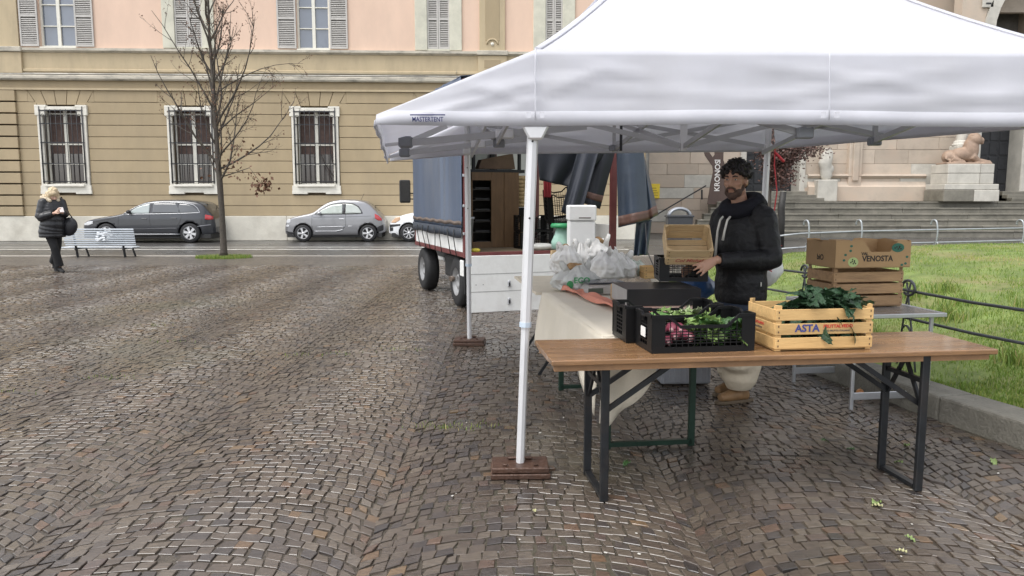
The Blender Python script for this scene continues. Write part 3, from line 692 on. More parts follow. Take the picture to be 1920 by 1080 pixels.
MB().box(VY(1846,8,PY+.5).x-colx, VY(1856,8,PY+.5).x-colx, -.21, -.19, zat(9,PY+.5)-zb, zat(6,PY+.5)-zb).build('plaque_mark', M_IRON, pc)
# handrail on the wall, yellow notice, banner
hr = MB(); a = VY(1232,402,WYL); b = VY(1324,348,WYL); hr.bar(a, b, .05, .05); hr.bar(VY(1316,356,WYL), VY(1316,374,WYL), .06, .06); hr.bar(VY(1316,356,WYL), VY(1316,356,WY), .03); hr.bar(VY(1250,391,WYL), VY(1250,391,WY), .03)
o = hr.build('handrail', M_IRON); tag(o, 'dark iron handrail rising diagonally on the church wall beside the steps', 'handrail')
yn = thing('wall_notice', 'small yellow notice on the church wall beside the hanging tarp', 'notice', VY(1227,372,WY-.1))
MB().box(-.22, .22, -.02, .02, 0, .62).build('panel', mat('yellow_notice', (.78,.58,.04), .5), yn, bevel=.01)
for k in range(4): MB().box(-.16, random.uniform(.05,.16), -.0235, -.021, .12+k*.1, .15+k*.1).build('print_line', mat('notice_print', (.35,.24,.02), .6), yn)
BY = SY0+5.4*TR
bx0 = VY(1345,380,BY); bz = step_z[4]+.0
kb = thing('banner_board', 'brown cut out board with white vertical lettering beside the church steps', 'sign', (bx0.x, BY, step_z[5]))
M_BRN = mat('brown_board', (.085,.055,.045), .6, .2, 3)
def kp(px, py): p = VY(px, py, BY); return (p.x-bx0.x, p.z-step_z[5])
prof = [(1326,383),(1332,345),(1337,322),(1336,312),(1322,292),(1320,284),(1330,286),(1336,295),(1340,290),(1340,262),(1357,262),(1356,300),(1360,312),(1362,330),(1366,383)]
MB().prism([kp(*q) for q in prof][::-1], -.03, .03, 'y').build('board', M_BRN, kb)
q0 = kp(1345,330); hgt = kp(1345,305)[1]-kp(1345,357)[1]
text('KRONOS', hgt*.27, frame_M((q0[0]+.0, -.034, q0[1]), (0,0,1), (-1,0,0)), mat('white_print', (.75,.73,.7), .6, 0), kb, bold=.004, sx=1.0)
q1 = kp(1345,301); MB().box(q1[0]-.12, q1[0]+.12, -.034, -.031, q1[1], q1[1]+.03).build('lettering', MATS['white_print'], kb)
# ================================================================ MARKET TENT
M_TENT = mat('white_tent_fabric', (.76,.76,.80), .75, .025, 3, bump=.06, bscale=9, stain=(.69,.68,.685), sfac=.35, sscale=1.0, translucent=.45)
M_ALU = mat('tent_aluminium', (.66,.66,.67), .42, .05, 5, metal=.25)
M_ALU2 = mat('raw_aluminium', (.55,.56,.58), .35, .08, 8, metal=.8)
M_TRUSS = mat('truss_grey', (.40,.40,.41), .4, .06, 5, metal=.4)
M_PLG = mat('grey_plastic_joint', (.19,.20,.22), .5, .1, 6)
M_RUST = mat('rusty_iron', (.075,.038,.024), .45, .35, 14, bump=.4, bscale=50, stain=(.04,.024,.018), sfac=.6, sscale=5, metal=.2)
M_NAVY = mat('navy_print', (.015,.022,.12), .6, 0)
TA = Vector((.125,4.17,0)); TC = Vector((3.1,4.25,0)); TD = Vector((2.4,7.3,0)); TB = Vector((-.45,7.8,0))
ZE = VY(1003,95,4.17).z; ZV = VY(1003,236,4.17).z; ZVB = zat(287,7.6)
TA2 = Vector((VY(709,225,4.17).x,4.17,0)); TB2 = Vector((VY(728,300,7.85).x,7.9,0)); ZO = VY(707,217,4.17).z
ZP = 3.72; TP = (TA+TB+TC+TD)/4
tent = thing('market_tent', 'large white pop up market tent with side awning over the tables', 'tent', (TA.x, TA.y, 0))
tro = Vector((TA.x, TA.y, 0))
def T(p): p = Vector(p); return p - tro
cv = MB()
def wr(x, y, a=.018): return a*mnoise.noise((x*2.1, y*2.1, 1.7)) + a*.5*mnoise.noise((x*6, y*3, 4.2))
for a, b in ((TA,TC),(TC,TD),(TD,TB),(TB,TA)):
    def fn(u, v):
        q = lerp(a, b, u); q = lerp(q, TP, v); sag = -.035*math.sin(math.pi*u)*(1-v)**2
        z = ZE + (ZP-ZE)*(.70*v+.30*v*v) + sag*1.0 + wr(q.x, q.y)*(1-v)*math.sin(math.pi*min(1,max(0,u)))
        return T((q.x, q.y, z))
    cv.grid(28, 24, fn)
def awn(u, v):       # awning slope on the left
    p = lerp(lerp(TA, TB, u), lerp(TA2, TB2, u), v); z = lerp(ZE, ZO, v) - .05*math.sin(math.pi*v)*math.sin(math.pi*u) + wr(p.x, p.y, .01)*math.sin(math.pi*u)
    return T((p.x, p.y, z))
cv.grid(22, 10, awn)
cv.build('canopy', M_TENT, tent, solid=.004)
# hip seams
for a in (TA, TC, TD, TB):
    MB().tube([T((*(lerp(a, TP, t)).xy, ZE+(ZP-ZE)*(.7*t+.3*t*t)+.004)) for t in np.linspace(0.01, 1, 14)], .022, 6, ry=.006, ref=(1,0,0)).build('hip_seam', M_TENT, tent)
def crease(x, z):
    s = 0
    for xb, zb, sl, w in ((TA.x, ZV+.14, .42, .55), (TA.x, ZV+.11, -.30, .7), (TA.x, ZV+.22, .12, .5), (TA.x, ZV+.07, .05, .9), (TA.x+1.6, ZV+.20, .16, .8), (TA.x+1.6, ZV+.26, -.14, .9), (TA.x+1.6, ZV+.10, .05, .5), (TA.x-.4, ZV+.10, .28, .4), (TA.x+.7, ZV+.17, -.05, .6), (TA.x+2.4, ZV+.15, .08, .7), (TA.x+.35, ZV+.30, -.22, .35)):
        s += .013*math.exp(-((z-zb-sl*(x-xb))/.022)**2)*math.exp(-((x-xb)/w)**2)
    return s
def valance(a, b, ztop, zbot, nrm, n=40, name='valance', wav=.012, hem=.075, base=.05):
    nrm = Vector(nrm)
    def fn(u, v):
        p = lerp(a, b, u); zt = ztop(u); z = lerp(zt, zbot(u), v)
        d = base + wav*v*(math.sin(u*n*.55)+.6*math.sin(u*n*1.3+1))*.5 + .015*v + .3*wr(p.x*1.3+p.y, z*5, .016)*math.sin(math.pi*min(1, v*1.1)) + crease(p.x, z)*math.sin(math.pi*min(1, v*1.05))
        p = p + nrm*d; return T((p.x, p.y, z))
    o = MB().grid(n*2, 14, fn).build(name, M_TENT, tent, solid=.004)
    def hf(u, v):
        zt, zb = ztop(u), zbot(u); vv = 1 - min(.85, hem/(zt-zb))*(1-v); q = Vector(fn(u, vv)) + nrm*.0045; return q
    MB().grid(n*2, 3, hf).build('hem', M_TENT, o, solid=.004)
    return o
fl = (TA-TA2).length/((TA-TA2).length+(TC-TA).length)
def front_pt(u): return 0
# front: awning triangle + main valance share one plane
def zt_front(u): return lerp(ZO, ZE, u/fl) if u < fl else ZE
valance(TA2, TC, zt_front, lambda u: ZV - .006*math.sin(u*9), (0,-1,0), 56)
valance(TC, TD, lambda u: ZE, lambda u: lerp(ZV, ZVB, u)+.02, (.97,.22,0), 34)
fb = (TB-TB2).length/((TB-TB2).length+(TD-TB).length)
valance(TB2, TD, lambda u: lerp(ZO, ZE, u/fb) if u < fb else ZE, lambda u: lerp(ZVB-.06, ZVB, min(1,u*4)), (0,1,0), 40)
valance(TA2, TB2, lambda u: ZO, lambda u: lerp(ZV+.0, ZVB-.09, u), (-1,-.1,0), 34, hem=.03, base=.0)
for px in (1003, 1545):      # stitched seams and reinforcement patches on the front valance
    xx = T(VY(px,150,4.17)).x
    MB().tube([(xx, -.060-.0055*k, lerp(ZE, ZV+.02, k/6)) for k in range(7)], .004, 6, ry=.003, ref=(1,0,0)).build('seam', M_TENT, tent)
    for s in (-1, 1): MB().box(xx+s*.035-.012, xx+s*.035+.012, -.105, -.1, ZV+.03, ZV+.062).build('stitched_patch', mat('patch_grey', (.6,.6,.64), .7), tent)
# lettering on the front valance
lp = T(VY(806,225,4.17)); lp.y = -.108
lw = (VY(838,226,4.17)-VY(774,226,4.17)).x
text('MASTERTENT', .034, frame_M(lp + Vector((0,0,-.008)), (1,0,0), (0,0,1)), M_NAVY, tent, bold=.0005, sx=lw/.232)
MB().box(lp.x-lw/2, lp.x+lw/2, lp.y-.001, lp.y+.001, VY(806,220.5,4.17).z, VY(806,218.3,4.17).z).build('logo_bar', M_NAVY, tent)
# legs
def leg(base, top, zt):
    b = T((base.x, base.y, .035)); t = T((top.x, top.y, zt)); m = b.lerp(t, .36)
    n = 8
    o = MB().tube([m, t], .030, n, smooth=False).build('leg', M_ALU, tent)
    MB().tube([b, m+(t-b)*.02], .0235, n, smooth=False).build('leg_extension', M_ALU2 if False else M_ALU, o)
    MB().tube([m-(t-b)*.004, m+(t-b)*.008], .033, n, smooth=False).build('leg_collar', mat('pale_collar', (.5,.58,.66), .5), o)
    for q in (.80, .62): c = b.lerp(t, q); MB().tube([c+Vector((0,-.031,0)), c+Vector((0,-.026,0))], .006, 8).build('push_button', M_IRON, o)
    MB().box(t.x-.042, t.x+.042, t.y-.025, t.y+.05, 1.97, 2.05).build('slider', M_ALU, o, bevel=.015)
    return o
A0 = G(975,888); B0 = G(880,646)
leg(A0, TA, ZE-.02); leg(Vector((TB.x, B0.y if abs(B0.y-7.8) < .4 else 7.8, 0)), TB, ZE-.02)
leg(TD+Vector((-.04,0,0)), TD, ZE-.02); leg(TC, TC, ZE-.02)
# bracket on the near pole
br = MB(); c = T((TA.x, TA.y-.02, ZV-.02)); br.prism([(c.x-.075,c.z+.02),(c.x+.075,c.z+.02),(c.x+.035,c.z-.055),(c.x-.035,c.z-.055)], c.y-.03, c.y+.02, 'y'); br.build('bracket', M_ALU, tent, bevel=.01)
# scissor trusses
def truss(a, b, zt=2.30, zl=1.93, off=0):
    for k in range(2):
        p, q = lerp(a, b, k/2), lerp(a, b, (k+1)/2); d = (q-p).normalized(); nn = Vector((-d.y, d.x, 0))*.018
        s = 1 if k == 0 else -1
        MB().bar(T(p+nn+Vector((0,0,zt))), T(q+nn+Vector((0,0,zl))), .018, .036).build('truss_bar', M_TRUSS, tent)
        MB().bar(T(p-nn+Vector((0,0,zl+.04))), T(q-nn+Vector((0,0,zt))), .018, .036).build('truss_bar', M_TRUSS, tent)
    m = lerp(a, b, .5)
    for z in (zl, zt): c = T((m.x, m.y, z)); MB().box(c.x-.045, c.x+.045, c.y-.03, c.y+.03, c.z-.03, c.z+.03).build('truss_joint', M_PLG, tent, bevel=.008)
    MB().bar(T((m.x, m.y, zl-.02)), T((m.x, m.y, zt+.02)), .03).build('truss_post', M_TRUSS, tent)
ins = lambda p: p + (TP-p).normalized()*.10
truss(ins(TA), ins(TC), 2.28, 1.90); truss(ins(TC), ins(TD), 2.28, 1.96); truss(ins(TB), ins(TD), 2.28, 2.02); truss(ins(TA), ins(TB), 2.28, 1.96)
for m in ((TA+TC)/2, (TC+TD)/2, (TD+TB)/2, (TA+TB)/2):
    for zt, zl in ((2.28, 1.93), (2.0, 2.32)): MB().bar(T((m.x, m.y, zt)), T((TP.x, TP.y, zl)), .018, .036).build('truss_bar', M_TRUSS, tent)
MB().bar(T((TP.x,TP.y,1.9)), T((TP.x,TP.y,ZP-.03)), .045).build('centre_pole', M_ALU, tent)
# awning arms
for (e0, e1, y0, y1) in (((762,268),(1100,237),6.0,5.9), ((760,287),(1012,257),7.72,7.5)):
    a = VY(*e0, y0); b = VY(*e1, y1)
    MB().bar(T(a), T(b), .03, .05).build('awning_arm', M_TRUSS, tent); q = T(a)
    MB().box(q.x-.06, q.x+.05, q.y-.03, q.y+.03, q.z-.04, q.z+.05).build('truss_joint', M_PLG, tent, bevel=.015)
    c = VY(e0[0]+75, 236 if y0 < 7 else 262, y0+.15); MB().bar(T(a), T(c), .025, .04).build('awning_strut', M_ALU, tent)
    d = lerp(Vector((TA2.x,TA2.y,ZO)), Vector((TB2.x,TB2.y,ZO)), .5 if y0 < 7 else .98); MB().bar(T(a), T((d.x, d.y, ZO-.03)), .025).build('awning_strut', M_ALU, tent)
    m = lerp(a, b, .55); q = T(m); MB().box(q.x-.07, q.x+.07, q.y-.03, q.y+.03, q.z-.035, q.z+.035).build('truss_joint', M_ALU, tent, bevel=.008)
    MB().bar(q, q+Vector((.06,0,.2)), .02).build('awning_strut', M_IRON, tent)
# iron weights
def weight(p, label, rz):
    w = thing('weight_plate', label, 'tent weight', (p.x, p.y, 0), rz, 'iron weights on the tent feet')
    for k in range(2):
        z0 = k*.034; s = .0 if k == 0 else .006
        MB().prism([(-.165+s,-.105+s),(.165-s,-.105+s),(.165-s,.105-s),(.03,.105-s),(.03,.03),(-.03,.03),(-.03,.105-s),(-.165+s,.105-s)], z0+.002, z0+.033, 'z').build('iron_slab', M_RUST, w, bevel=.005)
    for x in (-.085, .085): MB().box(x-.012, x+.012, -.07, -.04, .0685, .08).build('lug', M_RUST, w, bevel=.003)
    MB().box(-.07, .07, .035, .06, .0685, .085).build('grip', M_RUST, w, bevel=.006)
weight(A0, 'rusty iron weight on the foot of the nearest tent leg', R(2)); weight(Vector((TB.x, B0.y if abs(B0.y-7.8) < .4 else 7.8, 0)), 'rusty iron weight on the far tent leg beside the truck tailgate', R(-4))
# red cord tied on the back right leg
rc = MB(); zc = [2.0,1.85,1.6,1.35,1.15,1.0,.92,.88]
rc.tube([(TD.x+.07+.02*math.sin(z*9), TD.y-.03, z) for z in zc], .006, 5)
for k in range(9): z = random.uniform(.88, 1.25); rc.tube([(TD.x+.06,TD.y-.03,z),(TD.x+.06+random.uniform(-.09,.09),TD.y-.05,z-.02),(TD.x+.07,TD.y-.03,z-.06)], .006, 5)
rc.tube([(TD.x+.05,TD.y-.03,1.97),(TD.x+.12,TD.y-.04,1.9),(TD.x+.14,TD.y-.04,1.88)], .014, 6)
o = rc.build('tied_rope', mat('red_cord', (.55,.04,.05), .6)); tag(o, 'tangled red rope hanging down the back right tent leg', 'rope')
# strap hanging from the truss
o = MB().box(-.012,.012,-.004,.004,0,.22).build('black_strap', M_IRON, loc=VY(1164,283,6.9)); tag(o, 'short black strap hanging from the tent truss above the tarps', 'strap')

# ================================================================ TABLES
M_TBL = mat('varnished_table_wood', (.25,.135,.062), .28, .18, 3, bump=.12, bscale=30, stain=(.105,.062,.036), sfac=.85, sscale=1.6, stretch=(1,5,5), coat=.4, rvar=.14)
M_TEDGE = mat('table_edge_wood', (.36,.20,.10), .4, .2, 6, stain=(.2,.12,.07), sfac=.5, sscale=5)
M_STEEL = mat('dark_painted_steel', (.022,.024,.027), .38, .25, 12, metal=.4, stain=(.07,.05,.038), sfac=.35, sscale=7)
M_GREEN = mat('dark_green_steel', (.012,.035,.022), .4, .2, 10, metal=.3)
ZT = .765
FL, FR_, BL, BR = G(1035,677,ZT), G(1873,655,ZT), G(998,638,ZT), G(1741,620,ZT)
tx = (FR_-FL).normalized(); tyv = Vector((-tx.y, tx.x, 0)); TL = (FR_-FL).length; TW = ((BL-FL).dot(tyv)+(BR-FR_).dot(tyv))/2
print('table1', TL, TW, math.degrees(math.atan2(tx.y, tx.x)), FL, FR_, BL, BR)
tc1 = (FL+FR_)/2 + tyv*TW/2; a1 = math.atan2(tx.y, tx.x)
t1 = thing('folding_table', 'long varnished wooden beer table with steel legs carrying the vegetable crates', 'table', (tc1.x, tc1.y, 0), a1)
for k in range(5):
    y0 = -TW/2 + TW*k/5; MB().box(-TL/2, TL/2, y0+.0006, y0+TW/5-.0006, ZT-.028, ZT+random.uniform(-.0005,.0005)).build('plank', M_TBL, t1, bevel=.006 if k in (0,4) else .001, seg=3)
MB().box(-TL/2+.02, TL/2-.02, -TW/2+.04, -TW/2+.075, ZT-.062, ZT-.0285).build('batten', M_TEDGE, t1); MB().box(-TL/2+.02, TL/2-.02, TW/2-.075, TW/2-.04, ZT-.062, ZT-.0285).build('batten', M_TEDGE, t1)
for s in (-1, 1): MB().box(s*(TL/2-.12)-.03, s*(TL/2-.12)+.03, -TW/2+.08, TW/2-.08, ZT-.06, ZT-.0285).build('batten', M_TEDGE, t1)
I1 = Matrix.Rotation(-a1, 4, 'Z') @ Matrix.Translation(-tc1)
def loc1(p): q = I1 @ Vector(p); q.z = p[2]; return q
for (fp_, bp_, s) in (((1135,940),(1098,890),1), ((1741,925),(1641,880),-1)):
    f = loc1(G(*fp_)); b = loc1(G(*bp_)); f.y = max(f.y, -TW/2+.05); b.y = min(b.y, TW/2-.05)
    fx_ = (f.x+b.x)/2; f.x = b.x = fx_
    def up(p, z): return Vector((p.x, p.y, z))
    MB().bar(up(f,.0), up(f,ZT-.03), .042, .028, (0,1,0)).build('leg', M_STEEL, t1, bevel=.004); MB().bar(up(b,.0), up(b,ZT-.03), .042, .028, (0,1,0)).build('leg', M_STEEL, t1, bevel=.004)
    MB().bar(up(f,.02)+Vector((0,.02,0)), up(b,.02)-Vector((0,.02,0)), .035, .02).build('stretcher', M_STEEL, t1)
    MB().bar(up(f,ZT-.17)+Vector((0,.015,0)), up(b,ZT-.17)-Vector((0,.015,0)), .02, .025).build('stretcher', M_STEEL, t1)
    for q in (f, b): MB().bar(Vector((q.x, q.y*.86, ZT-.30)), Vector((q.x+s*.36, q.y*.8, ZT-.06)), .018, .026).build('brace', M_STEEL, t1)
    MB().bar(Vector((f.x, f.y+.02, ZT-.30)), Vector((f.x, (f.y+b.y)/2, ZT-.07)), .014, .022).build('brace', M_STEEL, t1); MB().bar(Vector((b.x, b.y-.02, ZT-.30)), Vector((b.x, (f.y+b.y)/2, ZT-.07)), .014, .022).build('brace', M_STEEL, t1)
# ---- two tables in a row behind it, the nearer one under a cream cloth
Z2 = .755
n2 = G(1133,633,Z2); f2 = G(1018,550,Z2); d2 = (f2-n2); d2.z = 0; L2 = d2.length; d2.normalize(); r2 = Vector((d2.y, -d2.x, 0)); W2 = .74
print('table2', n2, f2, L2)
a2 = math.atan2(r2.y, r2.x)                    # local x to the right, local y away
n2 = n2 + d2*.0; c2 = n2 + r2*W2/2 + d2*L2/2
t2 = thing('trestle_table', 'narrow table under a cream cloth leading back from the wooden table', 'table', (c2.x, c2.y, 0), a2)
MB().box(-W2/2, W2/2, -L2/2, L2/2, Z2-.03, Z2).build('table_top', M_TBL, t2, bevel=.004)
for y in (-L2/2+.28, L2/2-.3):
    for x in (-W2/2+.10, W2/2-.10): MB().bar((x,y,0), (x,y,Z2-.03), .04, .03).build('leg', M_GREEN, t2, bevel=.004); MB().bar((x,y,Z2-.3), (x,y+(.3 if y < 0 else -.3),Z2-.04), .018).build('brace', M_GREEN, t2)
    MB().bar((-W2/2+.1,y,.03), (W2/2-.1,y,.03), .03).build('stretcher', M_GREEN, t2); MB().bar((-W2/2+.1,y,Z2-.22), (W2/2-.1,y,Z2-.22), .02).build('stretcher', M_GREEN, t2)
M_CLOTH = mat('cream_tablecloth', (.72,.655,.54), .85, .06, 6, bump=.25, bscale=130, stain=(.55,.48,.37), sfac=.45, sscale=3, stretch=(1,1,1), translucent=.12)
cl = MB()
cl.grid(12, 30, lambda u, v: ((u-.5)*(W2+.012), (v-.5)*(L2+.012), Z2+.006+.003*mnoise.noise((u*5, v*9, 0))))
def side_hang(v):           # hem height along the left edge, v = 0 near
    return interp(v, [(0,.30),(.10,.42),(.28,.52),(.42,.44),(.75,.36),(1,.34)])
def sf(u, v):
    zz = lerp(Z2+.005, side_hang(v), u); x = -W2/2-.006 - .03*u - .05*u*math.sin(v*15)*.5 - .02*math.sin(u*2)
    return (x, (v-.5)*(L2+.012), zz)
cl.grid(10, 50, sf)
def ef(u, v):               # near end: long at the left corner, rising to the right
    x = (u-.5)*(W2+.012); hem = interp(u, [(0,.27),(.06,.25),(.25,.36),(.42,.53),(.52,.70),(.6,.74),(1,.745)])
    zz = lerp(Z2+.005, hem, v); y = -L2/2-.006-.03*v-.035*v*math.sin(u*22+.5)
    return (x - .03*v*(1-u), y, zz)
cl.grid(50, 12, ef)
cl.build('tablecloth', M_CLOTH, None, solid=.003, loc=(c2.x, c2.y, 0), rz=a2); co = bpy.data.objects['tablecloth']; tag(co, 'cream cloth draped over the trestle table with a long hanging corner', 'tablecloth')
# pale board table behind
n3 = f2 + d2*.06 - r2*.02; L3 = 1.35; c3 = n3 + r2*W2/2 + d2*L3/2 - r2*.03
t3 = thing('board_table', 'pale board table beyond the cloth table near the truck tailgate', 'table', (c3.x, c3.y, 0), a2)
MB().box(-W2/2, W2/2, -L3/2, L3/2, Z2-.022, Z2+.002).build('table_top', mat('pale_board', (.62,.55,.43), .5, .08, 4, stain=(.5,.43,.32), sfac=.4), t3, bevel=.003)
for y in (-L3/2+.2, L3/2-.2):
    for s in (-1, 1): MB().bar((-W2/2+.06 if s < 0 else W2/2-.06,y,0), (W2/2-.2 if s < 0 else -W2/2+.2,y+.02*s,Z2-.024), .025).build('leg', M_STEEL, t3)
# ---- aluminium folding table on the right
az = .72
pnr, pnl = G(1777,587,az), G(1640,590,az); ax_ = (pnr-pnl); ax_.z = 0; ax_.normalize(); ay_ = Vector((-ax_.y, ax_.x, 0)); AW, AD = .70, 1.05
ang = math.atan2(ax_.y, ax_.x); ac = pnr - ax_*AW/2 + ay_*AD/2
print('alu', pnr, pnl, math.degrees(ang))
ta = thing('aluminium_table', 'small aluminium camping table by the kerb under the crates', 'table', (ac.x, ac.y, 0), ang)
MB().box(-AW/2+.02, AW/2-.02, -AD/2+.02, AD/2-.02, az-.02, az-.004).build('table_top', mat('grey_laminate', (.20,.19,.18), .25, .2, 5, stain=(.12,.1,.08), sfac=.5), ta)
for x in (-1, 1): MB().box(x*(AW/2-.012)-.012, x*(AW/2-.012)+.012, -AD/2, AD/2, az-.03, az).build('rim', M_ALU2, ta, bevel=.004); MB().box(-AW/2+.024, AW/2-.024, x*(AD/2-.012)-.012, x*(AD/2-.012)+.012, az-.03, az-.0005).build('rim', M_ALU2, ta, bevel=.004)
for y in (-AD/2+.1, AD/2-.1):
    for x in (-AW/2+.05, AW/2-.05): MB().bar((x,y,0), (x,y,az-.03), .026).build('leg', M_ALU2, ta, bevel=.005)
    MB().bar((-AW/2+.05,y,.10), (AW/2-.05,y,.10), .014, .055).build('stretcher', M_ALU2, ta, bevel=.004)

# ================================================================ CRATES
M_CRW = mat('new_pale_poplar', (.60,.385,.16), .6, .16, 3, bump=.2, bscale=30, stain=(.40,.225,.085), sfac=.55, sscale=4, stretch=(1,9,9), objrand=.08)
M_CRB = mat('old_brown_poplar', (.36,.22,.11), .6, .2, 3, bump=.25, bscale=30, stain=(.16,.09,.05), sfac=.6, sscale=4, stretch=(1,9,9), objrand=.12)
M_CRC = mat('grey_tan_poplar', (.55,.40,.22), .65, .16, 3, bump=.2, bscale=30, stain=(.36,.24,.13), sfac=.55, sscale=4, stretch=(1,9,9), objrand=.08)
M_NAIL = mat('staple_iron', (.10,.055,.03), .6)
def wood_crate(label, loc, rz, w, d, h, m, rot=None, name='wooden_crate', n=3, group=None, gap=.016, post=.03, up=.0):
    c = thing(name, label, 'crate', loc, rz, group, rot)
    sh = (h-gap*(n-1)-.012)/n; th = .007
    for k in range(n):
        z = .012 + k*(sh+gap)
        for s in (-1, 1):
            e = random.uniform(-.0015, .0015)
            MB().box(-w/2, w/2, s*d/2-th/2, s*d/2+th/2, z+e, z+sh+e).build('slat', m, c, bevel=.0015)
            MB().box(s*w/2-th/2, s*w/2+th/2, -d/2+th/2+.0005, d/2-th/2-.0005, z-e, z+sh-e).build('slat', m, c, bevel=.0015)
            for sx in (-1, 1):
                for q in (.25, .75): MB().box(sx*(w/2-.016)-.003, sx*(w/2-.016)+.003, s*(d/2+th/2)-.001, s*(d/2+th/2)+.001, z+sh*q-.005, z+sh*q+.005).build('staple', M_NAIL, c)
    for sx in (-1, 1):
        for sy in (-1, 1):
            x, y = sx*(w/2-th/2-.0008), sy*(d/2-th/2-.0008)
            MB().prism([(x,y),(x-sx*post,y),(x,y-sy*post)], .0, h+up, 'z').build('corner_post', m, c)
    for k in range(4):
        y = -d/2+.01+(d-.02)*k/4; MB().box(-w/2+.004, w/2-.004, y+.004, y+(d-.02)/4-.004, .002, .009).build('bottom_slat', m, c)
    return c
M_BLK = mat('black_plastic', (.005,.005,.0055), .42, .2, 10, spec=.3)
def plastic_crate(label, loc, rz, w=.5, d=.3, h=.2, dip=.06, rot=None, group=None, name='plastic_crate'):
    c = thing(name, label, 'crate', loc, rz, group, rot); t = .006
    def wall(L, nm, place, dipw):
        m = MB(); e = .0
        nv = max(6, int(L/.032)); m.box(-L/2, L/2, 0, t, 0, .03)
        def top(x): return h if abs(x) > L/2-.085 else (h-dipw if abs(x) < L/2-.15 else h-dipw*(1-(abs(x)-(L/2-.15))/.065))
        for k in range(1, 6):
            z = .03+k*(h-dipw-.05)/6; m.box(-L/2, L/2, .001, t-.001, z, z+.005)
        for k in range(nv+1):
            x = lerp(-L/2, L/2, k/nv); m.box(x-.0022, x+.0022, .0015, t-.0015, .02, top(x)-.004)
        pts = [(-L/2,h),(-L/2+.085,h),(-L/2+.15,h-dipw),(L/2-.15,h-dipw),(L/2-.085,h),(L/2,h)]
        for (xa, za), (xb, zb) in zip(pts, pts[1:]): m.add([(xa,-.006,za-.016),(xb,-.006,zb-.016),(xb,t+.004,zb-.016),(xa,t+.004,za-.016),(xa,-.006,za),(xb,-.006,zb),(xb,t+.004,zb),(xa,t+.004,za)], [(3,2,1,0),(4,5,6,7),(0,1,5,4),(1,2,6,5),(2,3,7,6),(3,0,4,7)])
        for s in (-1, 1): m.box(s*(L/2-.035)-.035, s*(L/2-.035)+.035, .0006, t-.0006, 0, h-.004)
        m.xf(place); return m.build(nm, M_BLK, c)
    wall(w, 'side_wall', Matrix.Translation((0,-d/2,0)), dip); wall(w, 'side_wall', Matrix.Translation((0,d/2,0)) @ Matrix.Rotation(math.pi, 4, 'Z'), dip)
    wall(d-.016, 'end_wall', Matrix.Translation((-w/2,0,0)) @ Matrix.Rotation(-math.pi/2, 4, 'Z'), dip*.5); wall(d-.016, 'end_wall', Matrix.Translation((w/2,0,0)) @ Matrix.Rotation(math.pi/2, 4, 'Z'), dip*.5)
    b = MB()
    for k in range(15): x = lerp(-w/2+.01, w/2-.01, k/14); b.box(x-.003, x+.003, -d/2+.007, d/2-.007, .004, .010)
    for k in range(9): y = lerp(-d/2+.01, d/2-.01, k/8); b.box(-w/2+.007, w/2-.007, y-.003, y+.003, .002, .0095)
    b.build('base', M_BLK, c)
    return c
def on_table1(px, py): return G(px, py, ZT)
# ASTA crate
p0, p1 = on_table1(1452,660), on_table1(1634,655); dx = p1-p0; dx.z = 0; wA = dx.length; dx.normalize(); angA = math.atan2(dx.y, dx.x); dA = .32
nA = Vector((-dx.y, dx.x, 0)); cA = (p0+p1)/2 + nA*dA/2; hA = .215; print('asta', wA)
asta = wood_crate('pale wooden fruit crate printed in blue and red, filled with dark kale', (cA.x, cA.y, ZT+.003), angA, wA, dA, hA, M_CRW, up=.02)
sh = (hA-.016*2-.012)/3; zc = .012 + sh + .016 + sh*.5; yf = -dA/2-.0048
M_BLUE = mat('blue_print', (.05,.06,.22), .7, .2, 30); M_RED = mat('red_print', (.55,.06,.04), .7, .2, 30); M_GREYP = mat('grey_print', (.12,.10,.09), .7, .2, 30)
def fr_text(s, size, x, z, m, parent, y, **k): return text(s, size, frame_M((x, y, z), (1,0,0), (0,0,1)), m, parent, **k)
fr_text('ASTA', .052, -wA*.18, zc+.002, M_BLUE, asta, yf, bold=.0016, sx=1.05)
fr_text('FRUTTALVEDO', .0235, wA*.135, zc+.011, M_RED, asta, yf, bold=.0008, sx=1.0)
fr_text('SOLO FRUTTA ITALIANA', .0125, wA*.12, zc-.012, M_GREYP, asta, yf, bold=.0003, sx=1.05)
text('FRUTTALVEDO', .018, frame_M((-wA/2-.0048, 0.02, zc+.01), (0,-1,0), (0,0,1)), M_RED, asta, bold=.0006)
text('SOLO FRUTTA', .012, frame_M((-wA/2-.0048, 0.02, zc-.012), (0,-1,0), (0,0,1)), M_GREYP, asta)
# black crates
b0, b1 = on_table1(1222,664), on_table1(1414,658); dx = b1-b0; dx.z = 0; wB = dx.length; dx.normalize(); angB = math.atan2(dx.y, dx.x); nB = Vector((-dx.y, dx.x, 0)); dB = .27
cB = (b0+b1)/2 + nB*dB/2; print('black', wB)
pcr = plastic_crate('front black plastic crate of red chicory and greens on the wooden table', (cB.x, cB.y, ZT+.002), angB, wB, dB, .195, .055)
MB().box(-wB/2-.009, -wB/2-.0065, -.05, .02, .07, .12).build('paper_tag', mat('white_paper', (.75,.74,.72), .7), pcr)
cB2 = cB + nB*(dB+.02) - dx*.045
pcr2 = plastic_crate('rear black plastic crate behind the chicory crate', (cB2.x, cB2.y, ZT+.004), angB, wB, dB, .20, .055)
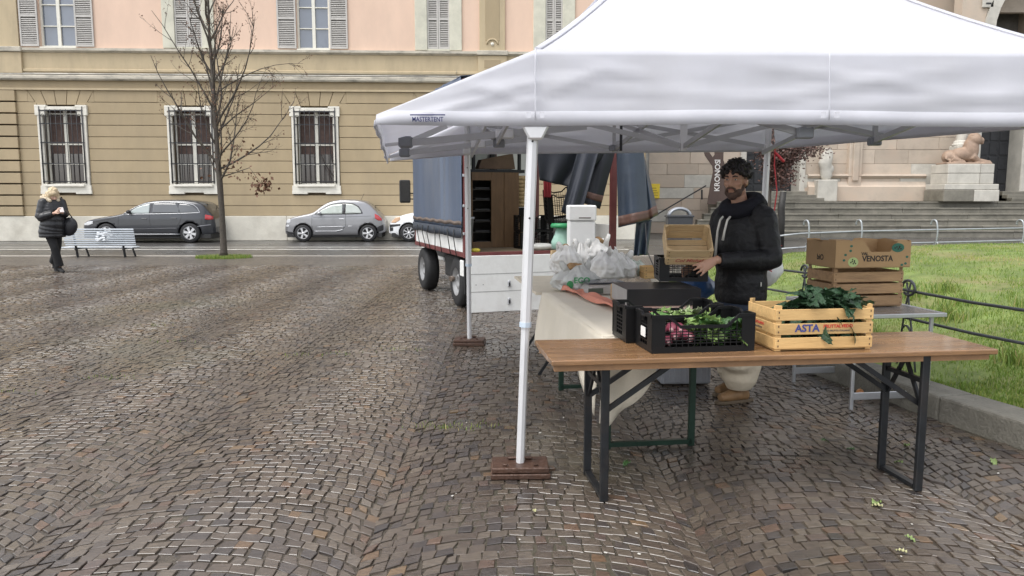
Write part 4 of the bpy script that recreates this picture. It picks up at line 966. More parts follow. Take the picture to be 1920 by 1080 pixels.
# brown crate + carton on the aluminium table
cb = G(1640,582,az); ab_ = angA+R(2)
crb = wood_crate('old brown wooden crate on the aluminium table under the carton', (ac.x-.06, ac.y-.0, az+.001), ang+R(2), .58, .36, .27, M_CRB, up=.03)
M_CARD = mat('brown_cardboard', (.40,.255,.125), .75, .08, 6, bump=.08, bscale=80, stain=(.32,.2,.1), sfac=.3, sscale=3)
M_CARDI = mat('cardboard_inside', (.30,.19,.10), .8, .1, 6)
cbx = thing('fruit_carton', 'printed brown fruit carton with cut out hand hole on top of the brown crate', 'carton', (ac.x-.055, ac.y-.02, az+.304), ang+R(2))
cw, cd, ch = .62, .40, .205
MB().box(-cw/2, cw/2, -cd/2, cd/2, 0, .006).build('base', M_CARD, cbx)
def cwall(L, dipd, a, b, nm, place):
    pts = [(-L/2,0),(L/2,0),(L/2,ch-.012),(b+.05,ch),(b,ch-.004),(b-.06,ch-dipd),(a+.06,ch-dipd),(a,ch-.004),(a-.04,ch),(-L/2,ch)]
    m = MB().prism(pts, 0, .006, 'y'); m.xf(place); return m.build(nm, M_CARD, cbx)
cwall(cw, .085, -.08, .20, 'front_wall', Matrix.Translation((0,-cd/2,0))); cwall(cw, .085, -.2, .10, 'back_wall', Matrix.Translation((0,cd/2-.006,0)))
cwall(cd-.014, .02, -.03, .06, 'end_wall', Matrix.Translation((-cw/2+.006,0,0)) @ Matrix.Rotation(math.pi/2, 4, 'Z')); cwall(cd-.014, .02, -.03, .06, 'end_wall', Matrix.Translation((cw/2,0,0)) @ Matrix.Rotation(math.pi/2, 4, 'Z'))
MB().box(-cw/2+.008, -cw/2+.12, -cd/2+.012, -cd/2+.11, ch+.0, ch+.006).build('corner_flap', M_CARD, cbx); MB().box(cw/2-.13, cw/2-.02, -cd/2+.012, -cd/2+.10, ch-.006, ch-.0).build('corner_flap', M_CARD, cbx)
yf2 = -cd/2-.0012
M_INK = mat('dark_ink', (.025,.02,.018), .7)
fr_text('VENOSTA', .060, .035, .068, M_INK, cbx, yf2, bold=.0014, sx=.95); fr_text('VAL', .032, -.072, .106, M_INK, cbx, yf2, bold=.001)
def disc(x, z, rx, rz_, m, y=yf2, n=20):
    MB().prism([(x+rx*math.cos(t), z+rz_*math.sin(t)) for t in np.linspace(0, 2*math.pi, n, endpoint=False)], y-.0006, y+.001, 'y').build('print', m, cbx)
M_LG = mat('light_green_print', (.42,.52,.22), .7); M_DG = mat('dark_green_print', (.03,.13,.09), .7)
disc(-.165,.045,.042,.036,M_LG); disc(.2,.15,.052,.034,M_DG)
for k in range(7): disc(-.165+.028*math.cos(k*2.4)*(.3+k*.1), .045+.022*math.sin(k*2.4)*(.3+k*.1), .006, .006, M_INK, yf2-.0008, 8)
for k in range(6): disc(.2+.036*math.cos(k*2.4)*(.3+k*.1), .15+.02*math.sin(k*2.4)*(.3+k*.1), .007, .006, M_INK, yf2-.0008, 8)
for x, z in ((-.24,.06),(-.19,.13),(-.23,.10),(.27,.03),(.24,.02),(.28,.08),(-.185,.165)): disc(x, z, .011, .009, M_DG)
text('biO', .06, frame_M((-cw/2-.0012, .0, .07), (0,-1,0), (0,0,1)), M_INK, cbx, bold=.001)
# crate held by the man, on a black crate
# ================================================================ TRUCK
RL = G(872,590); RL = Vector((-.64, 10.25, 0)); TYAW = R(19.5); TKW, TKL = 2.25, 3.05
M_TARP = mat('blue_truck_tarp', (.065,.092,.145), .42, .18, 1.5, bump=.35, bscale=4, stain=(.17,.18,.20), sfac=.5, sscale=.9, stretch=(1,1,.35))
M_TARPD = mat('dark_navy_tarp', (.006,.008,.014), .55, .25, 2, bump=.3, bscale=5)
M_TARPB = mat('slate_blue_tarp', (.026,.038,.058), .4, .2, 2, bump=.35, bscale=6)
M_TKW = mat('white_truck_paint', (.72,.72,.70), .4, .06, 2, stain=(.42,.40,.37), sfac=.45, sscale=1.6)
M_TKR = mat('red_frame_paint', (.13,.03,.03), .5, .3, 4, stain=(.10,.04,.03), sfac=.6, sscale=4)
M_RUBB = mat('tyre_rubber', (.014,.014,.015), .7, .2, 20, bump=.1)
M_CHAS = mat('dark_chassis', (.02,.02,.02), .7, .3, 8)
M_FLOOR = mat('truck_floor_ply', (.20,.155,.10), .6, .2, 3, stain=(.11,.08,.05), sfac=.6, sscale=2)
M_WALLI = mat('white_panel', (.66,.66,.64), .45, .06, 2, stain=(.48,.46,.42), sfac=.4, sscale=2)
M_LEATHB = mat('brown_leather_strap', (.10,.05,.036), .6, .25, 5)
tk = thing('market_truck', 'white and red flatbed truck with blue tarpaulin sides and tailgate down', 'truck', RL, TYAW)
ZF = .80; ZTOP = 3.12; DS = 1.16         # floor, roof, top of the drop side
MB().box(.04, TKW-.04, .03, TKL, ZF-.05, ZF).build('bed_floor', M_FLOOR, tk)
MB().box(0, TKW, 0, .06, ZF-.06, ZF+.015).build('rear_bar', M_TKR, tk, bevel=.006)
for x in (.0, TKW-.05): MB().box(x, x+.05, .06, TKL, ZF-.055, ZF+.01).build('side_rail', M_TKR, tk, bevel=.006)
MB().box(.005, .03, .09, TKL-.02, ZF+.012, DS).build('drop_side', M_TKW, tk, bevel=.004)
MB().box(TKW-.03, TKW-.005, .09, TKL-.02, ZF+.012, DS).build('drop_side', M_TKW, tk, bevel=.004)
for (x, y) in ((.0,0),(TKW-.07,0),(.0,TKL-.07),(TKW-.07,TKL-.07)):
    MB().box(x, x+.07, y+.001, y+.075, ZF+.016, ZTOP-.06).build('corner_post', M_TKR, tk, bevel=.006)
for z in (1.05,1.42,1.82,2.2,2.6): MB().box(-.014, .01, -.012, .02, z, z+.035).build('latch', M_ALU2, tk, bevel=.004)
# tarpaulin: left side, roof, folds gathered
def tarp_side(u, v):
    y = lerp(.02, TKL, u); z = lerp(DS-.02, ZTOP, v)
    x = -.022 - .02*mnoise.noise((y*1.2, z*.8, 3)) - .022*math.exp(-((y-1.15-.12*(z-2))/.07)**2) - .016*math.exp(-((y-.85)/.05)**2) - .004*math.sin(y*9)*(1-v)**2
    return (x, y, z)
MB().grid(60, 24, tarp_side).build('tarp_side', M_TARP, tk, solid=.004)
MB().grid(60, 3, lambda u, v: (tarp_side(u, 0)[0]-.012+.003*math.sin(u*60), lerp(.02, TKL, u), DS-.02-.13*(1-v)-.01*math.sin(u*14)*(1-v))).build('tarp_skirt', M_TARPB, tk, solid=.004)
MB().grid(40, 2, lambda u, v: (tarp_side(u, 0)[0]-.010, lerp(.02, TKL, u), DS+.02+.05*v+.008*math.sin(u*40))).build('worn_strip', mat('worn_tarp_edge', (.12,.09,.072), .7, .4, 6), tk, solid=.003)
for k in range(7):
    y = .35+k*.38; MB().tube([(-.045,y,DS-.05),(-.05,y+random.uniform(-.1,.1),ZF+.2),(-.02,y+random.uniform(-.15,.15),ZF-.06)], .007, 5).build('lashing_cord', M_CHAS, tk)
MB().grid(20, 14, lambda u, v: (lerp(-.03, TKW+.03, u), lerp(0, TKL, v), ZTOP+.10*math.sin(math.pi*u)-.02*math.sin(v*12)**2)).build('tarp_roof', M_TARP, tk, solid=.004)
for y in (.04, 1.0, 2.0, TKL-.04): MB().bar((0,y,ZTOP-.05), (TKW,y,ZTOP-.05), .04).build('roof_bow', M_TKR, tk)
for x in (.03, TKW-.03): MB().bar((x,0,ZTOP-.05), (x,TKL,ZTOP-.05), .04).build('roof_rail', M_TKR, tk)
# front bulkhead: white panel with a dark framed cab window
MB().box(.05, TKW-.05, TKL-.03, TKL, ZF, ZTOP-.1).build('bulkhead', M_WALLI, tk)
MB().box(.12, .9, TKL-.05, TKL-.032, 1.05, 2.9).build('dark_lining', mat('dark_lining', (.05,.05,.055), .7), tk)
fw = MB()
for (a, b, c, d) in ((.52,1.42,2.52,2.75),(.52,.62,1.9,2.52),(1.32,1.42,2.0,2.52),(.45,1.45,1.88,1.98)): fw.box(a, b, TKL-.10, TKL-.05, c, d)
fw.build('window_bar_frame', M_CHAS, tk, bevel=.02)
MB().box(.70, 1.28, TKL-.052, TKL-.048, 2.1, 2.5).build('cab_window', mat('pale_window', (.42,.43,.42), .3), tk)
# tailgate hanging down
MB().box(.03, TKW-.02, -.045, -.012, ZF-.80, ZF-.03).build('tailgate', M_TKW, tk, bevel=.006)
for z in (ZF-.28, ZF-.52): MB().box(.032, TKW-.022, -.0475, -.0455, z, z+.008).build('tailgate_seam', mat('seam_grey', (.3,.3,.29), .6), tk)
for z in (ZF-.42, ZF-.66):
    for x in (.62, 1.62):
        MB().box(x-.022, x+.022, -.062, -.0452, z-.045, z+.045).build('tailgate_latch', M_ALU2, tk, bevel=.008); MB().box(x-.01, x+.01, -.075, -.062, z-.03, z+.02).build('latch_tongue', M_IRON, tk, bevel=.004)
for x in (.2, 1.1, 1.9):
    for q in (-.05, .05): MB().tube([(x+q,-.05,ZF-.42),(x+q,-.0452,ZF-.42)], .006, 6).build('rivet', M_IRON, tk)
# chassis, wheels, mudguards
MB().box(.5, TKW-.5, .1, TKL+1.2, ZF-.28, ZF-.07).build('chassis', M_CHAS, tk)
MB().box(.18, .5, 1.0, 1.75, ZF-.46, ZF-.12).build('fuel_tank', M_CHAS, tk, bevel=.04, seg=2)
MB().tube([(.3,.95,.42),(.12,.85,.4),(.02,.8,.38)], .04, 8).build('exhaust', mat('rusty_pipe', (.12,.09,.07), .6), tk)
def truck_wheel(x, y, out):
    w = MB().lathe([(.20,-.11),(.30,-.115),(.345,-.095),(.36,-.05),(.36,.05),(.345,.095),(.30,.115),(.20,.11)], 28, (x,y,.36), 'x').build('wheel', M_RUBB, tk)
    MB().lathe([(.0,out*.02),(.06,out*.03),(.07,out*.08),(.1,out*.08),(.11,out*.03),(.17,out*.06),(.2,out*.105),(.212,out*.108)], 20, (x,y,.36), 'x').build('rim', mat('dusty_rim', (.28,.28,.28), .5, .2, 8, metal=.4), w)
for y in (.62, 2.75): truck_wheel(.16, y, -1); truck_wheel(TKW-.16, y, 1)
MB().box(.02, .32, .06, .09, .25, ZF-.1).build('mud_flap', M_RUBB, tk); MB().box(.01, .04, .10, .26, .48, ZF-.1).build('side_panel', M_TKW, tk, bevel=.01)
MB().box(.05, .3, -.02, .02, ZF-.14, ZF-.07).build('tail_light', mat('red_lens', (.35,.01,.015), .2), tk)
# cab in front of the bed
MB().prism([(TKL+.12,.42),(TKL+1.75,.42),(TKL+1.78,.95),(TKL+1.6,1.18),(TKL+1.15,1.98),(TKL+.95,2.08),(TKL+.12,2.08)], .52, TKW-.17, 'x').build('cab', M_TKW, tk, bevel=.06, seg=3)
for x in (.513, TKW-.165-.006): MB().prism([(TKL+.4,1.25),(TKL+1.35,1.25),(TKL+1.05,1.88),(TKL+.4,1.9)], x, x+.006, 'x').build('cab_side_window', M_GLD, tk)
ma = Vector((.0, TKL+1.0, 1.55))
mi = MB(); mi.box(-.10, .10, TKL+.74, TKL+.80, 1.45, 1.86); MBo = mi.build('wing_mirror', M_CHAS, tk, bevel=.03, seg=3)
MB().box(-.08, .08, TKL+.734, TKL+.739, 1.48, 1.84).build('mirror_glass', mat('mirror_glass', (.035,.035,.035), .08, metal=.0, coat=.5), MBo)
for z in (1.52, 1.62): MB().tube([(.08,TKL+.78,z),(.55,TKL+.85,z)], .012, 6).build('mirror_arm', M_CHAS, MBo)
# cargo
def tl(x, y, z): return tk.matrix_world @ Vector((x,y,z))
TM = Matrix.Translation(RL) @ Matrix.Rotation(TYAW, 4, 'Z')
def tw(x, y, z): return TM @ Vector((x,y,z))
cab_ = thing('wooden_cabinet', 'tall wooden shelf cabinet standing inside the truck', 'cabinet', tw(.72,1.1,ZF), TYAW)
M_CABW = mat('honey_board', (.13,.072,.03), .55, .18, 3, stretch=(6,6,1), stain=(.2,.11,.05), sfac=.4, sscale=3)
for x0, x1 in ((.02,.22),(.225,.46)): MB().box(x0, x1, .0, .03, 0, 1.12).build('door_board', M_CABW, cab_, bevel=.004)
MB().box(-.28, .46, .031, .45, 1.08, 1.12).build('top', M_CABW, cab_); MB().box(.44, .46, .031, .45, 0, 1.08).build('side', M_CABW, cab_); MB().box(-.28, -.26, .031, .45, 0, 1.08).build('side', M_CABW, cab_); MB().box(-.28, .02, .001, .031, 1.0, 1.1195).build('rail', M_CABW, cab_); MB().box(-.259, .439, .43, .449, .001, 1.079).build('back_panel', mat('dark_shelf', (.05,.045,.04), .6), cab_)
for k in range(6): MB().box(-.258, .438, .05, .44, .06+k*.16, .075+k*.16).build('shelf', mat('dark_shelf', (.05,.045,.04), .6), cab_); MB().box(-.22, .0, .03, .4, .077+k*.16, .10+k*.16).build('shelf_tray', mat('grey_tray', (.02,.02,.021), .6), cab_)
MB().box(-.28, .02, .0, .03, 0, .09).build('foot_board', M_CABW, cab_)
o = thing('basket_stack', 'stack of pale wicker baskets beside the cabinet in the truck', 'basket', tw(1.26,1.3,ZF+.60), TYAW)
for k in range(8): r = .07+.012*k; MB().lathe([(r-.012,k*.058),(r,k*.058),(r+.012,k*.058+.07),(r,k*.058+.07)], 18).build('basket', mat('wicker', (.42,.30,.15), .7, .3, 30, bump=.5, bscale=120), o)
o = thing('cardboard_case', 'brown cardboard case under the wicker baskets in the truck', 'box', tw(1.24,1.3,ZF+.002), TYAW); MB().box(-.13, .13, -.12, .12, 0, .36).build('carton_body', M_CARD, o, bevel=.004); MB().box(-.131,.131,-.002,.002,.361,.363).build('flap_seam', M_CARDI, o); MB().box(-.12,.12,-.1,.1,.365,.59).build('dark_case', M_BLK, o, bevel=.01)
o = thing('storage_bin', 'grey plastic bin at the left rear of the truck bed', 'bin', tw(.20,.75,ZF+.001), TYAW); MB().lathe([(.0,0),(.12,0),(.155,.44),(.165,.44),(.165,.47),(.15,.47),(.15,.45),(.11,.02),(0,.02)], 20).build('tub', mat('grey_plastic', (.33,.35,.37), .45), o)
wbx = thing('dresser_top', 'dark wooden frame furniture stored high in the truck', 'furniture', tw(.60,1.6,ZF+1.13), TYAW)
for a in ((0,.05,0,.5),(.75,.8,0,.5)): MB().box(a[0], a[1], 0, .05, a[2], a[3]).build('upright', M_CHAS, wbx, bevel=.01)
MB().box(-.05,.85,-.02,.4,-.0,.05).build('shelf', M_CHAS, wbx); MB().box(-.05,.85,-.02,.3,.52,.72).build('top_case', M_CHAS, wbx, bevel=.02)
MB().prism([(.1,.06),(.7,.06),(.66,.30),(.45,.26),(.15,.2)], .0, .2, 'y').build('brown_bundle', mat('brown_sack', (.12,.075,.045), .8, .3, 4), wbx)
for k, (x, y, l) in enumerate(((1.28,.75,'lower black plastic crate at the back of the truck bed'),)):
    for q in range(2):
        p = tw(x, y, ZF+.003+q*.245); plastic_crate(l if q == 0 else 'upper black plastic crate at the back of the truck bed', p, TYAW, .50, .34, .24, .04, group='black crates in the truck')
p = tw(1.52,.25,ZF+.42)
plastic_crate('black plastic crate hanging tilted beside the near tent leg', (p.x, p.y, p.z), 0, .42, .30, .44, .05, rot=(R(14), R(-8), TYAW-R(10)), group='black crates in the truck')
o = MB().ell((0,0,.05), (.20,.10,.05), 16, 8, fn=lambda p: p*(1+.25*mnoise.noise(p*2.5))).build('white_sack', mat('white_sack', (.6,.6,.56), .8, .1), loc=tw(1.25,.33,ZF), rz=TYAW); tag(o, 'crumpled white sack lying on the truck bed', 'sack')
o = MB().ell((0,0,.03), (.07,.05,.03), 12, 8).build('yellow_cloth', mat('yellow_cloth', (.6,.5,.06), .7, .2), loc=tw(.22,.2,ZF), rz=TYAW); tag(o, 'small yellow cloth on the edge of the truck bed', 'cloth')
o = MB().tube([tw(1.32,TKL-.4,ZTOP-.1), tw(1.33,TKL-.4,2.2), tw(1.34,TKL-.4,1.75)], .012, 6).build('red_rope', mat('dark_red_cord', (.12,.02,.02), .6)); tag(o, 'thin dark red rope hanging inside the truck', 'rope')
sg = MB(); 
for k in range(7): sg.box(-.3+k*.1, -.26+k*.1, 0, .01, .02, .13)
sg.box(-.32,.34,.001,.012,0,.02); sg.box(-.32,.34,.001,.012,.13,.15); o = sg.build('slatted_rack', M_BLK, loc=tw(1.75,TKL-.06,1.62), rz=TYAW); tag(o, 'black slatted rack fixed on the white truck wall', 'rack')
# tarps folded up at the rear right
def hang(name, label, pts_top, pts_bot, m, thick=.006, fold=.03, ph=0, nf=5, stripe=None):
    n = 30; T0 = [Vector(p) for p in pts_top]; B0_ = [Vector(p) for p in pts_bot]
    def along(P, u):
        k = min(len(P)-2, int(u*(len(P)-1))); return lerp(P[k], P[k+1], u*(len(P)-1)-k)
    def fn(u, v):
        p = lerp(along(T0, u), along(B0_, u), v); p = p + Vector((.3,1,0)).normalized()*(fold*math.sin(u*nf*6.28+ph)*(.3+v)); return p
    o = MB().grid(n, 20, fn).build(name, m, solid=thick); 
    if label: tag(o, label, 'tarpaulin')
    if stripe:
        MB().grid(n, 4, lambda u, v: Vector(fn(u, lerp(stripe[0], stripe[1], v)))+Vector((0,-.006,0))).build('border_strip', stripe[2], o, solid=.003)
    return o
yT = 10.3
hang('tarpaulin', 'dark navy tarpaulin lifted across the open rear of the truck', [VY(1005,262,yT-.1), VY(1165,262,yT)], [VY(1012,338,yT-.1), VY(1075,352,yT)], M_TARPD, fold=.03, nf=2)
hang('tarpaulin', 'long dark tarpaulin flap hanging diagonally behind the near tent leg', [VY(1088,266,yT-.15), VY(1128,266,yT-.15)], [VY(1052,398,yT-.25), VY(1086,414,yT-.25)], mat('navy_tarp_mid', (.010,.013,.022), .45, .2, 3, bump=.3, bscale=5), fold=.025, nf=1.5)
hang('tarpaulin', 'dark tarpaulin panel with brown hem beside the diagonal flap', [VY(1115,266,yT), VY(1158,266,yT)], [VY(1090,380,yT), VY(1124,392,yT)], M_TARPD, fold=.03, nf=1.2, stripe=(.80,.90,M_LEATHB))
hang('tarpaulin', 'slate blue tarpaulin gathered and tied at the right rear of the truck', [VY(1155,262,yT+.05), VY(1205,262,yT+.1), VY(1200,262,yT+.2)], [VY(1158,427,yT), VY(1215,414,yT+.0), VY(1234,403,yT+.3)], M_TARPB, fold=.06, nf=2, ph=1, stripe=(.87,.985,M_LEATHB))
MB().box(TKW-.10, TKW-.0, -.03, -.002, ZF+.02, 2.9).build('rear_post', M_TKR, tk, bevel=.004)
hang('tarpaulin', 'lower blue end of the gathered tarpaulin beside the red truck post', [VY(1193,418,yT+.1), VY(1222,412,yT+.2)], [VY(1188,480,yT+.1), VY(1214,478,yT+.2)], M_TARPB, fold=.04, nf=2)
# red cloth near the crate
hang('red_cloth', 'dark red cloth hanging behind the black crate at the truck', [VY(1019,338,yT+.3), VY(1034,340,yT+.3)], [VY(1020,370,yT+.3), VY(1033,370,yT+.3)], mat('dark_red_cloth', (.22,.015,.02), .7), fold=.02)

# ================================================================ CARS (noses to the left)
def car(name, label, origin, rz, top, wid, belt, wheels, wr_, paint, win, cfg):
    L = top[-1][0]; c = thing(name, label, 'car', origin, rz, 'cars parked along the palazzo')
    zb = lambda x: interp(x, [(0,.30),(.15,.22),(L-.2,.24),(L,.34)])
    zt = lambda x: smooth_interp(x, top)
    def hw(x): return wid/2*smooth_interp(x, [(0,.70),(.12,.84),(.45,.95),(1.1,1.0),(L-1.0,1.0),(L-.4,.93),(L-.12,.80),(L,.62)])
    def ys(x, z):
        t = z; k = interp(z, [(.18,.90),(.32,.975),(.55,1.0),(belt-.12,.985),(belt,.955),(belt+.3,.845),(1.6,.72)]); return hw(x)*k
    NXS = 70; rings = []
    xs = [L*(.5-.5*math.cos(math.pi*i/(NXS-1))) for i in range(NXS)]; ns = 16
    for x in xs:
        b, t = zb(x), max(zb(x)+.06, zt(x)); r = []
        side = [b + (t-.035-b)*k/(ns-1) for k in range(ns)]
        pts = [(0, b)] + [(ys(x, z), z) for z in side] + [(ys(x, t)*.965, t-.010), (ys(x, t)*.86, t+.003), (ys(x, t)*.5, t+.014), (0, t+.018)]
        rings.append((x, pts))
    m = MB(); vs = []; n = len(rings[0][1]); full = 2*n-2
    for x, pts in rings:
        vs += [(x, -p[0], p[1]) for p in pts] + [(x, p[0], p[1]) for p in pts[-2:0:-1]]
    fs = [(i*full+j, i*full+(j+1) % full, (i+1)*full+(j+1) % full, (i+1)*full+j) for i in range(len(xs)-1) for j in range(full)]
    fs += [tuple(range(full))[::-1], tuple((len(xs)-1)*full+j for j in range(full))]
    m.add(vs, fs, True)
    body = m.build('tmpbody', paint)
    cutters = []
    for wx_ in wheels:
        k = MB().tube([(wx_,-wid,wr_), (wx_,wid,wr_)], wr_+.055, 32, smooth=False).build('cut', paint)
        md = body.modifiers.new('b', 'BOOLEAN'); md.object = k; md.operation = 'DIFFERENCE'; md.solver = 'EXACT'; cutters.append(k)
    me = evalmesh(body); bpy.data.objects.remove(body)
    for k in cutters: bpy.data.objects.remove(k)
    me.name = 'body'
    if not me.materials: me.materials.append(paint)
    bo = link('body', me, c)
    def patch(nm, mt, curve, par=c, off=.004, both=True, nx=26, nz=7):
        """curve: list of (x, zlo, zhi)"""
        out = None
        for s in ((-1, 1) if both else (-1,)):
            xs_ = [lerp(curve[0][0], curve[-1][0], i/(nx-1)) for i in range(nx)]
            lo = [(q[0], q[1]) for q in curve]; hi = [(q[0], q[2]) for q in curve]
            g = MB().grid(nx, nz, lambda u, v: (lambda x: (lambda z: (x, s*(ys(x, z)+off), z))(lerp(interp(x, lo), interp(x, hi), v)))(lerp(xs_[0], xs_[-1], u)))
            o = g.build(nm, mt, par, solid=.002); out = out or o
        return out
    def line(nm, mt, pts, r=.005, off=.002, par=c, s=-1):
        P = []
        for (xa, za), (xb, zb_) in zip(pts, pts[1:]):
            for k in range(8): t = k/8; x, z = lerp(xa, xb, t), lerp(za, zb_, t); P.append((x, s*(ys(x, z)+off), z))
        x, z = pts[-1]; P.append((x, s*(ys(x, z)+off), z)); return MB().tube(P, r, 5).build(nm, mt, par)
    gl = glassmat('car_glass_'+name, cfg.get('glass', (.05,.06,.06)))
    for i, (w, tint) in enumerate(win): patch('window', glassmat('car_glass_%s_%d' % (name, i), tint), w)
    if cfg.get('chrome'):
        for pts in cfg['chrome']: line('chrome_trim', M_ALU2, pts, .011, .004)
    for pts in cfg['seams']: line('door_seam', M_CHAS, pts, .005, .0)
    for (x, z) in cfg['handles']: y = ys(x, z); MB().box(x-.09, x+.09, -y-.03, -y+.004, z-.014, z+.014).build('door_handle', cfg.get('hmat', paint), c, bevel=.008)
    for nm, mt, cu in cfg['patches']: patch(nm, mt, cu)
    # wind screens follow the top surface
    for nm, x0, x1, f in cfg['screens']:
        MB().grid(10, 10, lambda u, v: (lambda x: (x, lerp(-1, 1, u)*ys(x, zt(x))*f, zt(x)+.018 - .016*abs(lerp(-1,1,u))**2))(lerp(x0, x1, v))).build(nm, gl, c, solid=.002)
    for wx_ in wheels:
        for s in (-1, 1):
            y = s*(wid/2-.115)
            w = MB().lathe([(wr_*.62,-.10),(wr_*.9,-.105),(wr_*.98,-.085),(wr_,-.04),(wr_,.04),(wr_*.98,.085),(wr_*.9,.105),(wr_*.62,.10)], 32, (wx_,y,wr_), 'y').build('wheel', M_RUBB, c)
            rim = MB().lathe([(.0,s*.05),(wr_*.55,s*.045),(wr_*.62,s*.098),(wr_*.67,s*.104),(wr_*.67,s*.08)], 28, (wx_,y,wr_), 'y').build('rim', cfg['rimback'], w)
            ns_ = cfg['spokes']
            MB().lathe([(wr_*.60,s*.09),(wr_*.665,s*.106),(wr_*.67,s*.09)], 32, (wx_,y,wr_), 'y').build('rim_ring', cfg['rim'], w)
            MB().lathe([(0,s*.098),(wr_*.13,s*.096),(wr_*.15,s*.07)], 16, (wx_,y,wr_), 'y').build('hub_cap', cfg['rim'], w)
            for k in range(ns_):
                a = 2*math.pi*k/ns_+.3; ca, sa = math.cos(a), math.sin(a); ww = cfg.get('sw', .06)
                q = [(-ww*.6, wr_*.1), (ww*.6, wr_*.1), (ww, wr_*.63), (-ww, wr_*.63)]
                V_ = [(wx_+px*ca-pz_*sa, y+s*h, wr_+px*sa+pz_*ca) for h in (.07,.095) for px, pz_ in q]
                MB().add(V_, [(0,1,2,3),(7,6,5,4),(0,4,5,1),(1,5,6,2),(2,6,7,3),(3,7,4,0)]).build('spoke', cfg['rim'], w)
    MB().box(.1, L-.1, -wid/2+.12, wid/2-.12, .16, .30).build('underbody', M_CHAS, c)
    x, z = cfg['mirror']; y = ys(x, z)
    mm = MB().ell((x, -y-.10, z+.06), (.075,.10,.065), 12, 8).build('wing_mirror', cfg.get('mmat', paint), c); MB().bar((x,-y+.02,z+.01), (x,-y-.06,z+.03), .03).build('mirror_stalk', M_CHAS, mm)
    return c, ys, zt
M_RIM = mat('silver_rim', (.62,.62,.63), .3, .05, 6, metal=.6); M_RIMB = mat('dark_rim_back', (.03,.03,.03), .5)
def paint(n, c, metal=.35): return mat(n, c, .32, .04, 3, metal=metal, coat=.8)
M_LAMP = mat('headlamp_glass', (.55,.56,.58), .08, .1, 20, coat=1); M_TAIL = mat('tail_lamp_red', (.45,.015,.02), .15, coat=1); M_PBLK = mat('black_bumper_plastic', (.025,.025,.027), .55)
cw_ = G(355,455.5)                        # rear wheel contact of the estate car
sE = (G(355,455)-G(155,455)).length
LA = (G(414,455).x - G(155,455).x); print('estate length', LA)
k = LA/4.93
def S(t, k): return [(x*k, *[z*1.0 for z in r]) for x, *r in t]
def kx(x): return x*k if x <= 3.84 else (3.84+(x-3.84)*.74)*k
estate_top = [(0,.52),(.04,.64),(.25,.76),(.8,.87),(1.35,.965),(1.55,1.02),(2.05,1.30),(2.35,1.405),(2.9,1.455),(3.5,1.45),(4.05,1.40),(4.4,1.32),(4.62,1.13),(4.82,.96),(4.9,.80),(4.93,.55)]
ec = dict(glass=(.05,.055,.06), chrome=[[(kx(x), z) for x, z in ((1.55,.995),(1.95,1.22),(2.3,1.345),(2.9,1.385),(3.5,1.375),(4.0,1.30),(4.2,1.18),(4.32,1.03),(3.4,1.0),(2.4,.985),(1.6,.975))], [(x*k, .30) for x in (1.35, 3.5)]],
  seams=[[(1.38*k,.92),(1.36*k,.6),(1.4*k,.36)], [(2.52*k,1.36),(2.45*k,.98),(2.5*k,.36)], [(3.42*k,1.36),(3.6*k,.98),(3.52*k,.72),(3.35*k,.5)], [(1.4*k,.36),(3.3*k,.36)], [(.25*k,.66),(1.3*k,.86)]],
  handles=[(2.28*k,.83),(3.32*k,.84)], patches=[('headlight', M_LAMP, [(.10*k,.60,.66),(.28*k,.60,.735),(.46*k,.66,.745)]), ('tail_light', M_TAIL, [(kx(4.55),.80,.96),(kx(4.7),.78,.94),(kx(4.86),.80,.90)]), ('trim_line', paint('grey_trim', (.20,.20,.22)), [(kx(4.2),.55,.57),(kx(4.78),.60,.635)]), ('side_crease', paint('grey_trim', (.20,.20,.22)), [(1.7*k,.475,.48),(3.4*k,.50,.515)])],
  screens=[('windscreen',1.58*k,2.28*k,.84), ('rear_window',kx(4.36),kx(4.72),.80)], rim=M_RIM, rimback=M_RIMB, spokes=6, sw=.05, mirror=(1.78*k,1.0), mmat=M_PBLK)
W1 = [(1.72*k,1.01,1.03),(2.0*k,1.005,1.22),(2.25*k,1.0,1.31),(2.44*k,1.0,1.35)]
W2_ = [(2.55*k,1.005,1.365),(2.9*k,1.005,1.37),(3.36*k,1.01,1.36),(3.50*k,1.012,1.10)]
W3_ = [(3.46*k,1.015,1.355),(3.75*k,1.02,1.33),(kx(4.0),1.03,1.25),(kx(4.2),1.035,1.12),(kx(4.27),1.04,1.05)]
cyaw = FA*.6
wk = (.93*k, 3.84*k)
ox = G(355,455.5).x - 3.84*k; oy = G(355,455.5).y + .93
car('estate_car', 'dark grey estate car with chrome window trim parked behind the bench', (ox, oy - math.sin(cyaw)*3.8, 0), cyaw, [(kx(x), z) for x, z in estate_top], 1.87, .985, wk, .335, paint('charcoal_paint', (.028,.030,.036)), [(W1,(.30,.34,.33)),(W2_,(.045,.05,.055)),(W3_,(.045,.05,.055))], ec)
LF = G(718,453.5).x - G(531,453.5).x; k = LF/3.55; print('small car', LF)
ft = [(0,.50),(.04,.66),(.18,.80),(.45,.89),(.85,.97),(1.05,1.03),(1.35,1.25),(1.65,1.40),(2.05,1.465),(2.5,1.455),(2.85,1.40),(3.05,1.28),(3.25,1.08),(3.42,.90),(3.52,.74),(3.55,.50)]
